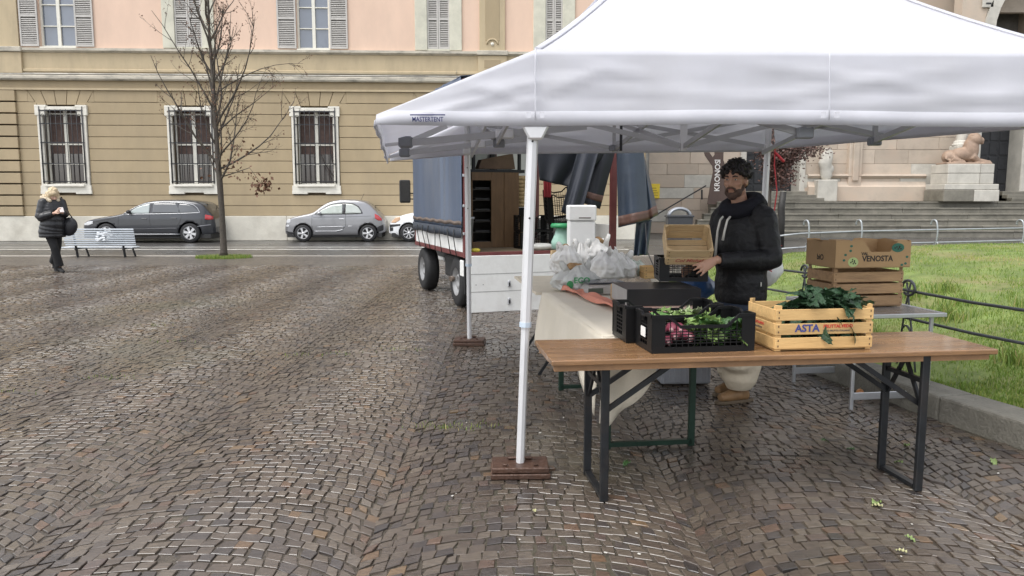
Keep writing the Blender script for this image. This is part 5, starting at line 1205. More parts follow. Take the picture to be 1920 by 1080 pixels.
fc = dict(glass=(.06,.07,.07), seams=[[(1.02*k,.95),(1.0*k,.6),(1.05*k,.36)], [(2.14*k,1.38),(2.2*k,.95),(2.2*k,.6),(2.05*k,.36)], [(1.06*k,.36),(2.02*k,.36)], [(1.05*k,.86),(2.2*k,.875),(3.1*k,.90)]],
  handles=[(2.06*k,.80)], hmat=M_ALU2, chrome=[[(1.18*k,.52),(2.2*k,.545)], [(1.08*k,.375),(1.85*k,.375),(2.1*k,.43)], [(2.28*k,.548),(2.42*k,.552)]],
  patches=[('headlight', M_LAMP, [(.07*k,.66,.72),(.14*k,.64,.79),(.24*k,.68,.78)]), ('fog_lamp', M_LAMP, [(.05*k,.53,.58),(.12*k,.52,.60),(.18*k,.54,.59)]), ('tail_light', M_TAIL, [(3.22*k,.82,.98),(3.34*k,.74,.92),(3.46*k,.74,.80)]), ('bumper', M_PBLK, [(.03*k,.33,.38),(.36*k,.25,.33)]), ('bumper', M_PBLK, [(3.3*k,.33,.52),(3.5*k,.40,.60)])],
  screens=[('windscreen',1.08*k,1.62*k,.82), ('rear_window',2.92*k,3.28*k,.72)], rim=M_RIM, rimback=M_RIMB, spokes=5, sw=.04, mirror=(1.3*k,.95), mmat=M_ALU2)
F1 = [(1.18*k,.975,.99),(1.45*k,.975,1.17),(1.7*k,.975,1.29),(2.08*k,.98,1.335)]
F2 = [(2.20*k,.985,1.34),(2.45*k,.99,1.31),(2.64*k,1.0,1.20),(2.74*k,1.0,1.06)]
FB = [(1.10*k,.955,.97),(1.40*k,.955,1.16),(1.68*k,.955,1.315),(2.1*k,.958,1.365),(2.45*k,.965,1.345),(2.68*k,.975,1.23),(2.80*k,.985,1.02)]
ox = G(567,453.7).x - .68*k; oy = G(567,453.7).y + .80
car('small_car', 'small grey two door hatchback parked in front of the third barred window', (ox, oy, 0), cyaw, [(x*k, z) for x, z in ft], 1.62, .965, (.68*k, 2.98*k), .30, paint('grey_metallic', (.26,.26,.27), .5), [(FB,(.02,.02,.02)),(F1,(.42,.46,.42)),(F2,(.40,.43,.40))], fc)
hc = bpy.data.objects['small_car']
MB().tube([(2.62*k,0,1.45),(2.74*k,0,1.68)], .007, 5).build('aerial', M_PBLK, hc)
# offset the front glass over the black surround
for o in [o for o in hc.children if o.name.startswith('window')][2:]: o.location.y += -.004 if o.data.vertices[0].co.y < 0 else .004
wt = [(0,.48),(.04,.64),(.15,.76),(.5,.92),(.95,1.02),(1.2,1.10),(1.75,1.40),(2.1,1.50),(3.0,1.50),(3.5,1.42),(3.8,1.05),(3.9,.8),(3.93,.5)]
wc = dict(glass=(.06,.07,.07), seams=[[(1.2,1.0),(1.2,.4)], [(2.2,1.4),(2.25,.4)]], handles=[(2.05,.85)], patches=[('headlight', mat('amber_lamp', (.55,.34,.2), .1, coat=1), [(.10,.66,.70),(.25,.66,.84),(.42,.76,.88)]), ('bumper', M_PBLK, [(.03,.50,.60),(.42,.56,.62)]), ('bumper', M_PBLK, [(.03,.36,.5),(.16,.38,.5)])],
  screens=[('windscreen',1.22,1.72,.82)], rim=M_RIM, rimback=M_RIMB, spokes=8, sw=.02, mirror=(1.4,1.0))
ox = G(727,453.3).x; oy = G(765,453.3).y+.85
car('white_car', 'white hatchback with only its nose showing behind the truck', (ox, oy, 0), cyaw, wt, 1.70, 1.0, (.72, 3.15), .31, paint('white_paint', (.78,.79,.80), .0), [([(1.35,1.02,1.04),(1.7,1.02,1.25),(2.1,1.02,1.40)],(.2,.22,.22)),([(2.3,1.02,1.40),(3.3,1.03,1.36)],(.2,.22,.22))], wc)

# ================================================================ BENCH
M_SLAT = mat('pale_grey_bench_paint', (.50,.54,.58), .4, .1, 5, stain=(.65,.68,.70), sfac=.5, sscale=3)
b0 = G(122,483); b1 = G(252,483.5); bl = (b1-b0).length; bx = thing('park_bench', 'pale grey slatted metal bench seen from behind near the road', 'bench', ((b0.x+b1.x)/2, b0.y, 0), 0)
zB0, zB1 = zat(461, b0.y), zat(428, b0.y)
nB_ = 8
for i in range(nB_):
    z = lerp(zB0, zB1, (i+.5)/nB_); y = lerp(0, -.10, i/nB_)*-1 + .0
    MB().box(-bl/2+(.0 if i else .02), bl/2, .02-.012*i, .045-.012*i, z-.020, z+.020).build('back_slat', M_SLAT, bx, bevel=.006)
for i in range(5): MB().box(-bl/2-.18, bl/2-.14, .12+.085*i, .19+.085*i, zB0-.07, zB0-.04).build('seat_slat', M_SLAT, bx, bevel=.006)
for s in (-.72, .62):
    x = s*bl/2
    MB().bar((x,.14,0), (x,.075,zB0-.03), .05, .03).build('leg', M_STEEL, bx); MB().bar((x,.075,zB0-.03), (x,-.02,zB1-.02), .05, .02).build('back_support', M_STEEL, bx); MB().bar((x+.09,.5,0), (x+.05,.44,zB0-.06), .05, .03).build('leg', M_STEEL, bx)
    MB().bar((x,.06,.22), (x+.07,.48,.22), .025).build('stretcher', M_STEEL, bx); MB().bar((x,.03,zB0-.085), (x+.05,.5,zB0-.085), .04, .03).build('seat_bearer', M_STEEL, bx)
gm = MB()
for _ in range(16):
    a = random.uniform(0, 6.28); r = random.uniform(.04, .17); zc = lerp(zB0, zB1, .55)
    gm.ell((.08+r*math.cos(a), .012-.075, zc+r*.75*math.sin(a)), (.045,.006,.022), 8, 5)
gm.build('painted_emblem', mat('white_emblem', (.72,.75,.78), .5), bx)

# ================================================================ TREE
M_BARK = mat('dark_wet_bark', (.055,.043,.032), .6, .35, 12, bump=.7, bscale=30, stain=(.09,.09,.06), sfac=.5, sscale=4)
M_DRY = mat('dry_brown_leaf', (.13,.06,.03), .6, .4, 40, objrand=0)
def make_tree():
    base = G(420,483); rt = random.Random(21)
    t = thing('street_tree', 'young bare tree with upright branches and a few dry leaves by the bench', 'tree', (base.x, base.y, 0)); Y = base.y
    tr = MB(); hz = [0,.15,.6,1.2,1.9,2.6,3.4,4.4,5.6,7.0,8.3]; rr = [.125,.092,.080,.074,.078,.066,.056,.046,.036,.022,.008]
    cx_ = [0,0,.0,-.01,-.02,-.04,-.06,-.08,-.11,-.12,-.1]
    lead = [Vector((cx_[i]+rt.uniform(-.01,.01), rt.uniform(-.02,.02), hz[i])) for i in range(len(hz))]
    tr.tube(lead, rr, 10); tr.build('trunk', M_BARK, t)
    limbs = MB(); twigs = MB(); tips = []
    def leadp(z):
        for a, b in zip(lead, lead[1:]):
            if z <= b.z: return a.lerp(b, (z-a.z)/(b.z-a.z))
        return lead[-1]
    def branch(p, d, L, r, lvl, up):
        n = 7; pts = [p.copy()]; q = p.copy(); d = d.normalized()
        for i in range(n):
            d = (d + Vector((rt.gauss(0,.10), rt.gauss(0,.10), up*.16 + rt.gauss(0,.05)))).normalized(); q = q + d*(L/n); pts.append(q.copy())
        (limbs if lvl == 0 else twigs).tube(pts, [lerp(r, r*.18, i/n) for i in range(n+1)], 6 if lvl == 0 else 4, cap=False)
        if lvl < 2:
            m = (7 if lvl == 0 else 5)
            for k in range(m):
                f = rt.uniform(.22, .97); j = min(n-1, int(f*n)); pp = pts[j].lerp(pts[j+1], f*n-j); dd = (pts[j+1]-pts[j]).normalized()
                a = rt.uniform(0, 6.28); side = dd.orthogonal().normalized(); side = Matrix.Rotation(a, 3, dd) @ side
                branch(pp, dd*.8+side*rt.uniform(.45,.9), L*rt.uniform(.22,.42)*(1.1-f*.5), max(.0035, r*.34), lvl+1, up*.6)
        else: tips.append(pts[-1])
        if lvl >= 1: tips.append(pts[-1]); tips.append(pts[n//2])
    spec = []
    for i in range(29):
        z = 1.95 + (i/29)**1.25*5.2; az_ = i*2.4+rt.uniform(-.4,.4); L = rt.uniform(1.5, 2.7)*(1.15 if z < 4 else .8); spec.append((z, az_, L))
    for z, az_, L in spec:
        p = leadp(z); tilt = rt.uniform(.38, .85) if z > 2.6 else rt.uniform(.7, 1.1)
        d = Vector((math.cos(az_)*math.sin(tilt), math.sin(az_)*math.sin(tilt)*.8, math.cos(tilt))); branch(p, d, L, rt.uniform(.020,.034), 0, .85)
    branch(leadp(3.2), Vector((1,-.1,.6)), 2.1, .022, 0, -.1); branch(leadp(4.1), Vector((.8,.1,1)), 2.5, .02, 0, -.9)
    limbs.build('limb', M_BARK, t); o = twigs.build('twigs', M_BARK, t); o['kind'] = 'stuff'
    lv = MB()
    def leaf(p, s):
        a = Vector((rt.gauss(0,1), rt.gauss(0,1), rt.gauss(-.5,1))).normalized(); b = a.orthogonal().normalized(); b = Matrix.Rotation(rt.uniform(0,6.28), 3, a) @ b
        lv.add([p, p+a*s*.5+b*s*.32, p+a*s, p+a*s*.5-b*s*.32], [(0,1,2,3)])
    for p in tips:
        if rt.random() < .75: leaf(p, rt.uniform(.03,.055))
    for _ in range(95):
        z = rt.uniform(2.0, 3.0); az_ = rt.uniform(0,6.28); r = rt.uniform(.1, .75); leaf(Vector((.25+r*math.cos(az_), r*.6*math.sin(az_), z)), rt.uniform(.06,.12))
    cl_ = VY(492,347,Y)-Vector((base.x,base.y,0)); cl_.y = 0
    for _ in range(90): leaf(cl_+Vector((rt.gauss(.02,.13), rt.gauss(0,.12), rt.gauss(0,.10))), rt.uniform(.08,.15))
    for i in range(14): leaf(cl_+Vector((-.1-.018*i, 0, .08+.018*i)), rt.uniform(.05,.1))
    twigs2 = MB().tube([leadp(2.05), Vector((.45,0,2.2)), Vector((.75,0,2.3)), cl_+Vector((-.2,0,.28)), cl_], [.018,.013,.009,.006,.004], 5); twigs2.build('limb', M_BARK, t)
    lv.build('dry_leaves', M_DRY, t, fixn=False)
    gr = []
    for _ in range(2600): 
        a = rt.uniform(0,6.28); r = .72*math.sqrt(rt.random()); gr.append((base.x+r*math.cos(a)*1.0, base.y+r*math.sin(a)*.7, -.005))
    o = blades('grass_ring', gr, .03, .10, .006); tag(o, 'ring of bright green grass round the foot of the tree', 'grass', kind='stuff')
make_tree()
# copper leaved tree in front of the church
def copper():
    rt = random.Random(5); Y = 27.0; b = VY(1437,450,Y)
    t = thing('copper_tree', 'small tree with coppery brown leaves in front of the church side door', 'tree', (b.x, Y, 0))
    tr = MB(); tr.tube([(0,0,0),(.03,0,1.2),(.05,.02,2.2),(.2,.0,3.4)], [.10,.08,.07,.03], 8); tr.build('trunk', M_BARK, t)
    lb = MB(); lv = MB()
    for k in range(18):
        a = rt.uniform(0,6.28); z0 = rt.uniform(2.0,3.1); e = Vector((.7+rt.uniform(-1.3,1.4), rt.uniform(-.7,.7), rt.uniform(2.0,4.2)))
        s = Vector((.08,0,z0)); m = s.lerp(e, .5)+Vector((0,0,.15)); lb.tube([s, m, e], [.03,.018,.006], 5)
        for _ in range(330):
            f = rt.uniform(.2,1.1); c = s.lerp(e, f)+Vector((rt.gauss(0,.2), rt.gauss(0,.2), rt.gauss(0,.17)))
            q = Vector((rt.gauss(0,1), rt.gauss(0,1), rt.gauss(0,1))).normalized(); w = q.orthogonal().normalized(); sz = rt.uniform(.07,.13)
            lv.add([c, c+q*sz*.5+w*sz*.35, c+q*sz, c+q*sz*.5-w*sz*.35], [(0,1,2,3)])
    lb.build('limbs', M_BARK, t); lv.build('crown', mat('copper_leaf', (.085,.042,.032), .55, .5, 8), t, fixn=False)
copper()

# ================================================================ LAWN FENCE, BIN, POST
M_GALV = mat('galvanised_iron', (.36,.38,.39), .45, .15, 8, metal=.6); M_DIRON = mat('dark_grey_iron', (.10,.105,.11), .5, .2, 8, metal=.5)
def fence_post(root, p, d, h=.85, m=M_GALV, s=1):
    """bowed post with a curled top, d = direction out of the lawn"""
    p = Vector(p); d = Vector(d).normalized()
    pts = [p + d*(.16*math.sin(t*2.2)) + Vector((0,0,h*t)) for t in np.linspace(0, 1, 9)]
    c = pts[-1] - d*.09
    pts += [c + d*(.09*math.cos(a)) + Vector((0,0,.09*math.sin(a))) for a in np.linspace(.4, 3.6, 7)]
    MB().tube(pts, .021, 7).build('post', m, root)
    MB().tube([p+d*.12+Vector((0,0,.30))+d*(.07*math.cos(a))+Vector((0,0,.07*math.sin(a))) for a in np.linspace(0, 5.6, 12)], .012, 6).build('scroll', m, root)
ffr = thing('far_lawn_fence', 'low galvanised rail fence with curled posts along the far edge of the lawn', 'fence', (6, 18.6, 0))
YF = 18.6
for px in (1440, 1507, 1605, 1745, 1905, 2080): p = VY(px, 480, YF+(.0 if px > 1600 else -.3)); fence_post(ffr, (p.x-6, p.y-18.6, .12), (.3,-1,0), .80)
def rail_px(pairs, y, root, r, off, m):
    MB().tube([Vector(VY(a, b, y))-Vector(off) for a, b in pairs], r, 7).build('rail', m, root)
rail_px([(1420,447),(1500,438),(1600,434),(1745,431),(1905,428),(2100,425)], YF-.05, ffr, .022, (6,18.6,0), M_GALV); rail_px([(1420,470),(1500,464),(1605,458),(1745,455),(1905,451),(2100,448)], YF-.05, ffr, .022, (6,18.6,0), M_GALV)
nfo = thing('near_lawn_fence', 'dark iron rail fence with scroll posts along the kerb beside the camping table', 'fence', (3.0, 5.0, 0))
def nf(y): return Vector((inner_x(y)+.16, y, 0))
no = Vector((3.0,5.0,0))
ysn = list(np.linspace(3.2, 9.3, 14))
for z in (.80, .575): MB().tube([nf(y)+Vector((0,0,z+.012*math.sin(y*2)))-no for y in ysn], .012, 7).build('rail', M_DIRON, nfo)
for y in (9.2, 7.6, 6.2):
    p = nf(y); z0 = lawn_z(p.x, p.y)-.05
    for s in (-1, 1): MB().tube([p+Vector((.02,s*.16,z0))-no, p+Vector((.01,s*.10,.38))-no, p+Vector((0,s*.03,.66))-no, p+Vector((0,-s*.03,.86))-no], .009, 6).build('post', M_DIRON, nfo)
    MB().tube([p+Vector((.0,.10*math.cos(a),.82+.06*math.sin(a)))-no for a in np.linspace(0, 5.4, 12)], .012, 6).build('scroll', M_DIRON, nfo)
    MB().tube([p+Vector((.0,.07*math.cos(a),.44+.07*math.sin(a)))-no for a in np.linspace(0, 6.2, 12)], .009, 6).build('scroll', M_DIRON, nfo)
bp_ = G(1272,471); bn = thing('litter_bin', 'dark grey litter bin with arched metal hood in front of the church', 'bin', bp_)
M_BIN = mat('dark_grey_bin', (.035,.037,.042), .5, .15, 6)
MB().prism([(-.33,.05),(.33,.05),(.36,1.0),(-.36,1.0)], -.2, .2, 'y').build('body', M_BIN, bn, bevel=.03, seg=2); MB().box(-.335,.335,-.205,.205,.0,.10).build('base_band', mat('bin_band', (.16,.16,.16), .5), bn, bevel=.02)
MB().box(-.39,.39,-.22,.22,.98,1.04).build('rim', M_BIN, bn, bevel=.015)
MB().tube([(.30*math.cos(a), 0, 1.03+.20*math.sin(a)) for a in np.linspace(0, math.pi, 13)], .05, 8, ry=.16, ref=(0,0,1)).build('hood', mat('bin_hood', (.30,.32,.35), .4, metal=.4), bn)
pp = VY(1463,446,23.0); o = MB().tube([(0,0,0),(.02,0,.9),(-.01,0,1.2),(.04,0,1.72)], [.12,.10,.11,.095], 8).build('wooden_post', mat('dark_wet_post', (.02,.018,.016), .6, .3, 8)); o.location = (pp.x, 23.0, 0)
MB().tube([(.04,0,1.72),(.04,0,1.735)], .09, 8).build('post_top', mat('cut_wood', (.4,.38,.32), .7), o); tag(o, 'dark leaning wooden post beside the back right tent leg', 'post')
# ================================================================ PEOPLE
M_SKIN = mat('skin', (.42,.24,.165), .5, .08, 20, subsurf=.15, bump=.05); M_SKINW = mat('light_skin', (.56,.36,.27), .5, .08, 20, subsurf=.15)
M_EYEW = mat('eye_white', (.6,.58,.55), .2); M_EYED = mat('eye_dark', (.015,.01,.008), .1); M_LIP = mat('lip', (.33,.13,.11), .5)
def hframe(H, fd, roll=0, nod=0):
    fd = Vector(fd).normalized(); f2_ = (fd + Vector((0,0,-math.tan(nod)))).normalized(); x = f2_.cross(Vector((0,0,1))).normalized(); z = x.cross(f2_)
    M = Matrix.Identity(4)
    for i in range(3): M[i][0] = x[i]; M[i][1] = f2_[i]; M[i][2] = z[i]; M[i][3] = H[i]
    return M
def head_mesh(mb, M, k=1.0):
    R3 = M.to_3x3()
    def e(c, r): mb.ell(M @ (Vector(c)*k), tuple(q*k for q in r), 18, 12, M=R3)
    e((0,-.012,.022),(.076,.096,.104)); e((0,.022,-.04),(.062,.070,.078)); e((0,.045,-.092),(.040,.040,.034)); e((0,.066,-.108),(.022,.020,.018))
    for s in (-1,1):
        e((s*.031,.076,.026),(.026,.014,.009)); e((s*.041,.056,-.022),(.024,.024,.022)); e((s*.079,-.006,-.012),(.010,.022,.033)); e((s*.050,.0,-.075),(.022,.04,.03))
    mb.tube([M @ (Vector(p)*k) for p in ((0,.082,.022),(0,.096,-.004),(0,.108,-.030),(0,.104,-.040))], [.009*k,.011*k,.015*k,.012*k], 8)
    for s in (-1,1): e((s*.013,.094,-.036),(.009,.011,.008))
    e((0,.084,-.064),(.024,.012,.012))
def face_parts(M, parent, k=1.0, brow=None):
    R3 = M.to_3x3()
    for s in (-1,1):
        MB().ell(M @ (Vector((s*.031,.077,.008))*k), (.0115*k,.009*k,.006*k), 10, 8, M=R3).build('eye', M_EYEW, parent)
        MB().ell(M @ (Vector((s*.031,.0835,.008))*k), (.0055*k,.004*k,.0055*k), 10, 8, M=R3).build('iris', M_EYED, parent)
        MB().tube([M @ (Vector(p)*k) for p in ((s*.014,.092,.028),(s*.032,.092,.034),(s*.048,.080,.028))], [.004*k,.0055*k,.003*k], 6).build('eyebrow', brow, parent)
    MB().tube([M @ (Vector(p)*k) for p in ((-.022,.088,-.063),(-.008,.0965,-.0605),(.008,.0965,-.0605),(.022,.088,-.063))], [.002*k,.005*k,.005*k,.002*k], 6).build('lips', M_LIP, parent)
def hand(mb, W, d, n, side, k=1.0, curl=.35, spread=.18):
    """W wrist, d pointing direction, n normal of the back of the hand, side +1/-1 thumb side along d x n"""
    W = Vector(W); d = Vector(d).normalized(); n = Vector(n); n = (n - d*n.dot(d)).normalized(); x = d.cross(n)*side
    R_ = Matrix((x, d, n)).transposed()
    mb.tube([W - d*.03*k, W, W+d*.035*k, W+d*.075*k, W+d*.092*k], [.026*k,.026*k,.036*k,.040*k,.034*k], 10, ry=[.020*k,.018*k,.015*k,.014*k,.011*k], ref=x)
    for i, L in enumerate((.070,.080,.075,.060)):
        o = (-1.5+i)*-.0195*k; b = W + d*.084*k + x*o; dd = (d + x*(-.0+ (1.5-i)*spread*.45)).normalized(); p = [b - dd*.02*k, b]; nn = n
        for j, f in enumerate((.45,.32,.23)):
            dd = (dd*math.cos(curl) - nn*math.sin(curl)).normalized(); nn = (n - dd*n.dot(dd)).normalized(); p.append(p[-1] + dd*L*f*k)
        mb.tube(p, [.0095*k,.0098*k,.0088*k,.008*k,.0062*k], 8)
    b = W + d*.02*k + x*.028*k; t1_ = (d*.7 + x*.7 - n*.15).normalized(); t2_ = (d*.9 + x*.25 - n*.3).normalized()
    mb.tube([b - t1_*.015*k, b, b+t1_*.038*k, b+t1_*.038*k+t2_*.030*k, b+t1_*.038*k+t2_*.052*k], [.014*k,.0145*k,.012*k,.0105*k,.008*k], 8)
def puffs(pts, rad, n, amp, per):
    """resample a limb path into quilted rings"""
    P, Rr = [], []
    m = len(pts)-1
    for i in range(n+1):
        u = i/n*m; k = min(m-1, int(u)); t = u-k; P.append(Vector(pts[k]).lerp(Vector(pts[k+1]), t)); r = lerp(rad[k], rad[k+1], t)
        Rr.append(r*(1 + amp*abs(math.sin(math.pi*i/n*per)) - amp*.5))
    return P, Rr
# ---- the man
MX, MY = G(1376,752).x+.02, G(1376,752).y
man = thing('person', 'man in black padded jacket and dark hood, carrying crates behind the tables', 'person', (MX, MY, 0))
fd = Vector((-.86,-.50,0)).normalized(); ld = Vector((-fd.y*-1*-1, 0, 0)); ld = Vector((.50,-.86,0))       # his left, towards the camera
U = Vector((0,0,1))
ztop = VY(1378,299,MY).z; sH = ztop/1.86
HC = Vector((VY(1378,340,MY).x-MX, -.02, VY(1376,338,MY-.05).z)) 
hM = hframe(HC, (-.62,-.78,0), nod=.06)
Ls = ld*.185 + U*1.43*sH - fd*.01; Rs = -ld*.185 + U*1.43*sH
Le = ld*.27 + U*1.12*sH - fd*.02; Lw = Vector((VY(1341,488,MY-.37).x-MX, -.37, VY(1341,488,MY-.37).z))
Re = -ld*.20 + U*1.14*sH + fd*.12; Rw = fd*.44 - ld*.06 + U*1.06*sH
bd = MB(); head_mesh(bd, hM, 1.02)
nb = U*1.45*sH + fd*.02; bd.tube([nb - U*.06, nb + U*.02, HC - U*.05 + hM.to_3x3() @ Vector((0,-.02,0))], [.075,.062,.058], 12)
pel = U*.93*sH
bd.tube([pel - U*.08, pel, U*1.1*sH, U*1.32*sH, U*1.44*sH], [.13,.16,.14,.165,.09], 14, ry=[.10,.12,.105,.115,.07], ref=ld)
for a, b, c in ((Ls,Le,Lw),(Rs,Re,Rw)): bd.tube([nb.lerp(a,.6), a, a.lerp(b,.5), b, b.lerp(c,.5), c], [.05,.052,.047,.038,.036,.026], 10)
lk_l = ld*.09 + fd*.04; lk_r = -ld*.09 - fd*.02
lfoot = Vector((VY(1376,745,MY).x-MX+.03, -.02, .09)); rfoot = lfoot + Vector((.03,.26,0))
for hp, ft_ in ((ld*.09+pel-U*.04, lfoot), (-ld*.09+pel-U*.04, rfoot)):
    kn = hp.lerp(ft_, .5) + fd*.05; bd.tube([hp, hp.lerp(kn,.5), kn, kn.lerp(ft_,.45), ft_], [.085,.078,.055,.052,.038], 10)
hand(bd, Lw, (Vector((VY(1306,508,MY-.38).x, MY-.38, VY(1306,508,MY-.38).z)) - Vector((MX,MY,0)) - Lw), Vector((.15,-.95,.35)), 1, 1.05, .22, .35)
hand(bd, Rw, fd*.9 - U*.3, Vector((.3,.9,.3)), -1, 1.0, .5)
fuse(bd, 'body', M_SKIN, man, .0065, 3)
face_parts(hM, man, 1.02, mat('dark_hair', (.014,.011,.010), .55, .3, 30))
M_HAIR = MATS['dark_hair']; M_BEARD = mat('brown_beard', (.085,.050,.036), .7, .4, 60, bump=.6, bscale=200)
R3 = hM.to_3x3(); rt = random.Random(3)
bz_ = MB()
for p, r in (((0,.060,-.104),(.040,.032,.034)),((.036,.040,-.082),(.026,.040,.034)),((-.036,.040,-.082),(.026,.040,.034)),((.054,.012,-.058),(.016,.03,.035)),((-.054,.012,-.058),(.016,.03,.035)),((.014,.096,-.050),(.018,.009,.007)),((-.014,.096,-.050),(.018,.009,.007)),((.028,.084,-.062),(.008,.012,.016)),((-.028,.084,-.062),(.008,.012,.016))):
    bz_.ell(hM @ (Vector(p)*1.03), tuple(q*1.03 for q in r), 12, 8, M=R3)
fuse(bz_, 'beard', M_BEARD, man, .005, 2)
hz_ = MB(); hz_.ell(hM @ Vector((0,-.026,.045)), (.083,.096,.090), 16, 12, M=R3); hz_.ell(hM @ Vector((0,-.075,-.005)), (.075,.045,.075), 14, 10, M=R3)
for _ in range(130):
    a = rt.uniform(0,6.28); e = rt.uniform(-.1,1.5); p = Vector((math.cos(a)*math.cos(e)*.092, math.sin(a)*math.cos(e)*.10-.02, math.sin(e)*.092+.035))
    if p.y > .04 and p.z < .055: continue
    hz_.ell(hM @ p, tuple(rt.uniform(.013,.027) for _ in range(3)), 7, 5)
for _ in range(50):
    a = rt.uniform(0,6.28); e = rt.uniform(.0,1.4); p = Vector((math.cos(a)*math.cos(e)*.095, math.sin(a)*math.cos(e)*.10-.02, math.sin(e)*.095+.045)); n_ = p.normalized()
    if p.y > .05 and p.z < .07: continue
    s = n_.orthogonal(); q = [p + n_*(.012*t) + s*(.014*math.sin(t*2+a)) for t in range(4)]; hz_.tube([hM @ v for v in q], [.008,.007,.005,.003], 5)
fuse(hz_, 'hair', M_HAIR, man, .0055, 1)
cu_ = MB()
for _ in range(420):
    a = rt.uniform(0,6.28); e = rt.uniform(-.25,1.5); p = Vector((math.cos(a)*math.cos(e)*.092, math.sin(a)*math.cos(e)*.102-.022, math.sin(e)*.10+.042)); n_ = (p-Vector((0,-.02,.0))).normalized()
    if p.y > .03 and p.z < .062: continue
    s = n_.orthogonal().normalized(); s = Matrix.Rotation(rt.uniform(0,6.28), 3, n_) @ s; t_ = n_.cross(s); rr_ = rt.uniform(.006,.014); L_ = rt.uniform(.02,.042)
    cu_.tube([hM @ (p - n_*.008 + n_*(L_*q/6) + s*(rr_*math.sin(q*.9)) + t_*(rr_*math.cos(q*.9)) + Vector((0,.002*q if p.y > 0 else 0,-.0015*q))) for q in range(7)], [.0032,.0032,.003,.0028,.0026,.002,.001], 4, cap=False)
cu_.build('hair_curls', M_HAIR, man, fixn=False)
M_JKT = mat('black_padded_jacket', (.0055,.0055,.0068), .55, .3, 8, bump=.8, bscale=18, spec=.35); M_HOOD = mat('dark_navy_hood', (.011,.011,.016), .8, .2, 20, spec=.2)
jk = MB(); zh = VY(1385,566,MY).z
tp = [U*zh - fd*.0, U*(zh+.10), U*1.0*sH, U*1.15*sH, U*1.30*sH, U*1.42*sH, U*1.49*sH]
P, Rr = puffs(tp, [.205,.215,.205,.215,.225,.20,.12], 26, .04, 6); _, Rd = puffs(tp, [.155,.165,.16,.165,.165,.14,.09], 26, .05, 6)
jk.tube(P, Rr, 22, ry=Rd, ref=ld)
for a, b, c in ((Ls,Le,Lw),(Rs,Re,Rw)):
    P, Rr = puffs([a - (a-nb)*.25, a, a.lerp(b,.5), b, b.lerp(c,.5), b.lerp(c,.93)], [.10,.098,.088,.082,.068,.052], 22, .07, 6); jk.tube(P, Rr, 14)
fuse(jk, 'jacket', M_JKT, man, .011, 4)
hd_ = MB()
ring = [nb + U*.055 + (ld*math.cos(a)*.115 + fd*math.sin(a)*.105) + U*(.045*-math.sin(a)+.01) for a in np.linspace(0, 2*math.pi, 18, endpoint=False)]
hd_.tube(ring, .062, 10, closed=True); hd_.ell(nb - fd*.12 + U*.06, (.125,.09,.095), 14, 10, M=Matrix.Rotation(math.atan2(ld.y, ld.x), 3, 'Z'))
fuse(hd_, 'hood', M_HOOD, man, .009, 5)
M_WSTR = mat('white_drawstring', (.60,.58,.53), .7)
for s, lowp in ((.35,.30),(-.35,.50)):
    q = nb + fd*.13 + ld*.10*s
    MB().tube([q+U*.0, q+fd*.045-U*.04, q+fd*.07-U*.12, q+fd*.085-U*lowp*.62], [.008,.008,.008,.010], 6).build('drawstring', M_WSTR, man)
MB().bar(ld*.215+fd*.02+U*(zh+.14), ld*.215+fd*.02+U*(zh+.17), .006).build('zip_tab', M_WSTR, man)
ap = MB(); ap.tube([U*(zh+.06), U*(zh-.08), U*(zh-.22), U*.56], [.185,.19,.185,.17], 20, ry=[.14,.145,.14,.13], ref=ld)
fuse(ap, 'overall_top', mat('dark_denim', (.022,.032,.055), .8, .25, 30), man, .012, 3)
M_TROU = mat('cream_work_trousers', (.60,.52,.40), .85, .08, 8, bump=.3, bscale=25, stain=(.45,.37,.27), sfac=.5, sscale=4)
tr_ = MB()
for hp, ft_ in ((ld*.085+U*.62, lfoot), (-ld*.085+U*.62, rfoot)):
    kn = hp.lerp(ft_, .45) + fd*.05
    tr_.tube([hp, kn+U*.06, kn-U*.04, ft_+U*.20+fd*-.02, ft_+U*.08, ft_+U*.01], [.12,.128,.135,.150,.130,.085], 16)
fuse(tr_, 'trousers', M_TROU, man, .012, 4)
M_BOOT = mat('tan_boot', (.22,.125,.055), .6, .2, 12); M_SOLE = mat('boot_sole', (.11,.08,.05), .7)
for ft_, dr in ((lfoot, Vector((-.93,-.35,0)).normalized()), (rfoot, fd)):
    b = Vector((ft_.x, ft_.y, 0)); m = MB(); m.tube([b-dr*.07+U*.05, b+U*.062, b+dr*.10+U*.05, b+dr*.17+U*.045], [.047,.05,.047,.036], 12, ry=[.045,.052,.042,.03]); m.tube([b-dr*.02+U*.04, b-dr*.02+U*.15], [.052,.055], 12)
    bo_ = fuse(m, 'boot', M_BOOT, man, .008, 3)
    pl_ = [(b + dr*x + Vector((-dr.y,dr.x,0))*y) for x, y in ((-.115,-.035),(-.06,-.047),(.06,-.047),(.16,-.045),(.205,-.02),(.205,.02),(.16,.045),(.06,.047),(-.06,.047),(-.115,.035))]
    MB().prism([(p.x, p.y) for p in pl_], .0, .024, 'z').build('sole', M_SOLE, bo_, bevel=.004)
# ---- the crates in his hands
cc = VY(1297,508,MY-.42)
bcr = plastic_crate('small black plastic crate held against the jacket of the man', (cc.x-.02, MY-.15, VY(1297,531,MY-.4).z), R(-3), .34, .30, .17, .03)
wc_ = VY(1298,486,MY-.42)
hcr = wood_crate('tilted wooden crate with faint red print carried by the man', (wc_.x, MY-.22, wc_.z+.035), 0, .315, .26, .15, M_CRC, rot=(R(42), 0, R(-4)), n=2, gap=.006)
fr_text('Col Michele', .044, .01, .052, mat('faded_red_print', (.42,.12,.09), .7), hcr, -.1348, bold=.0008, shear=.3)
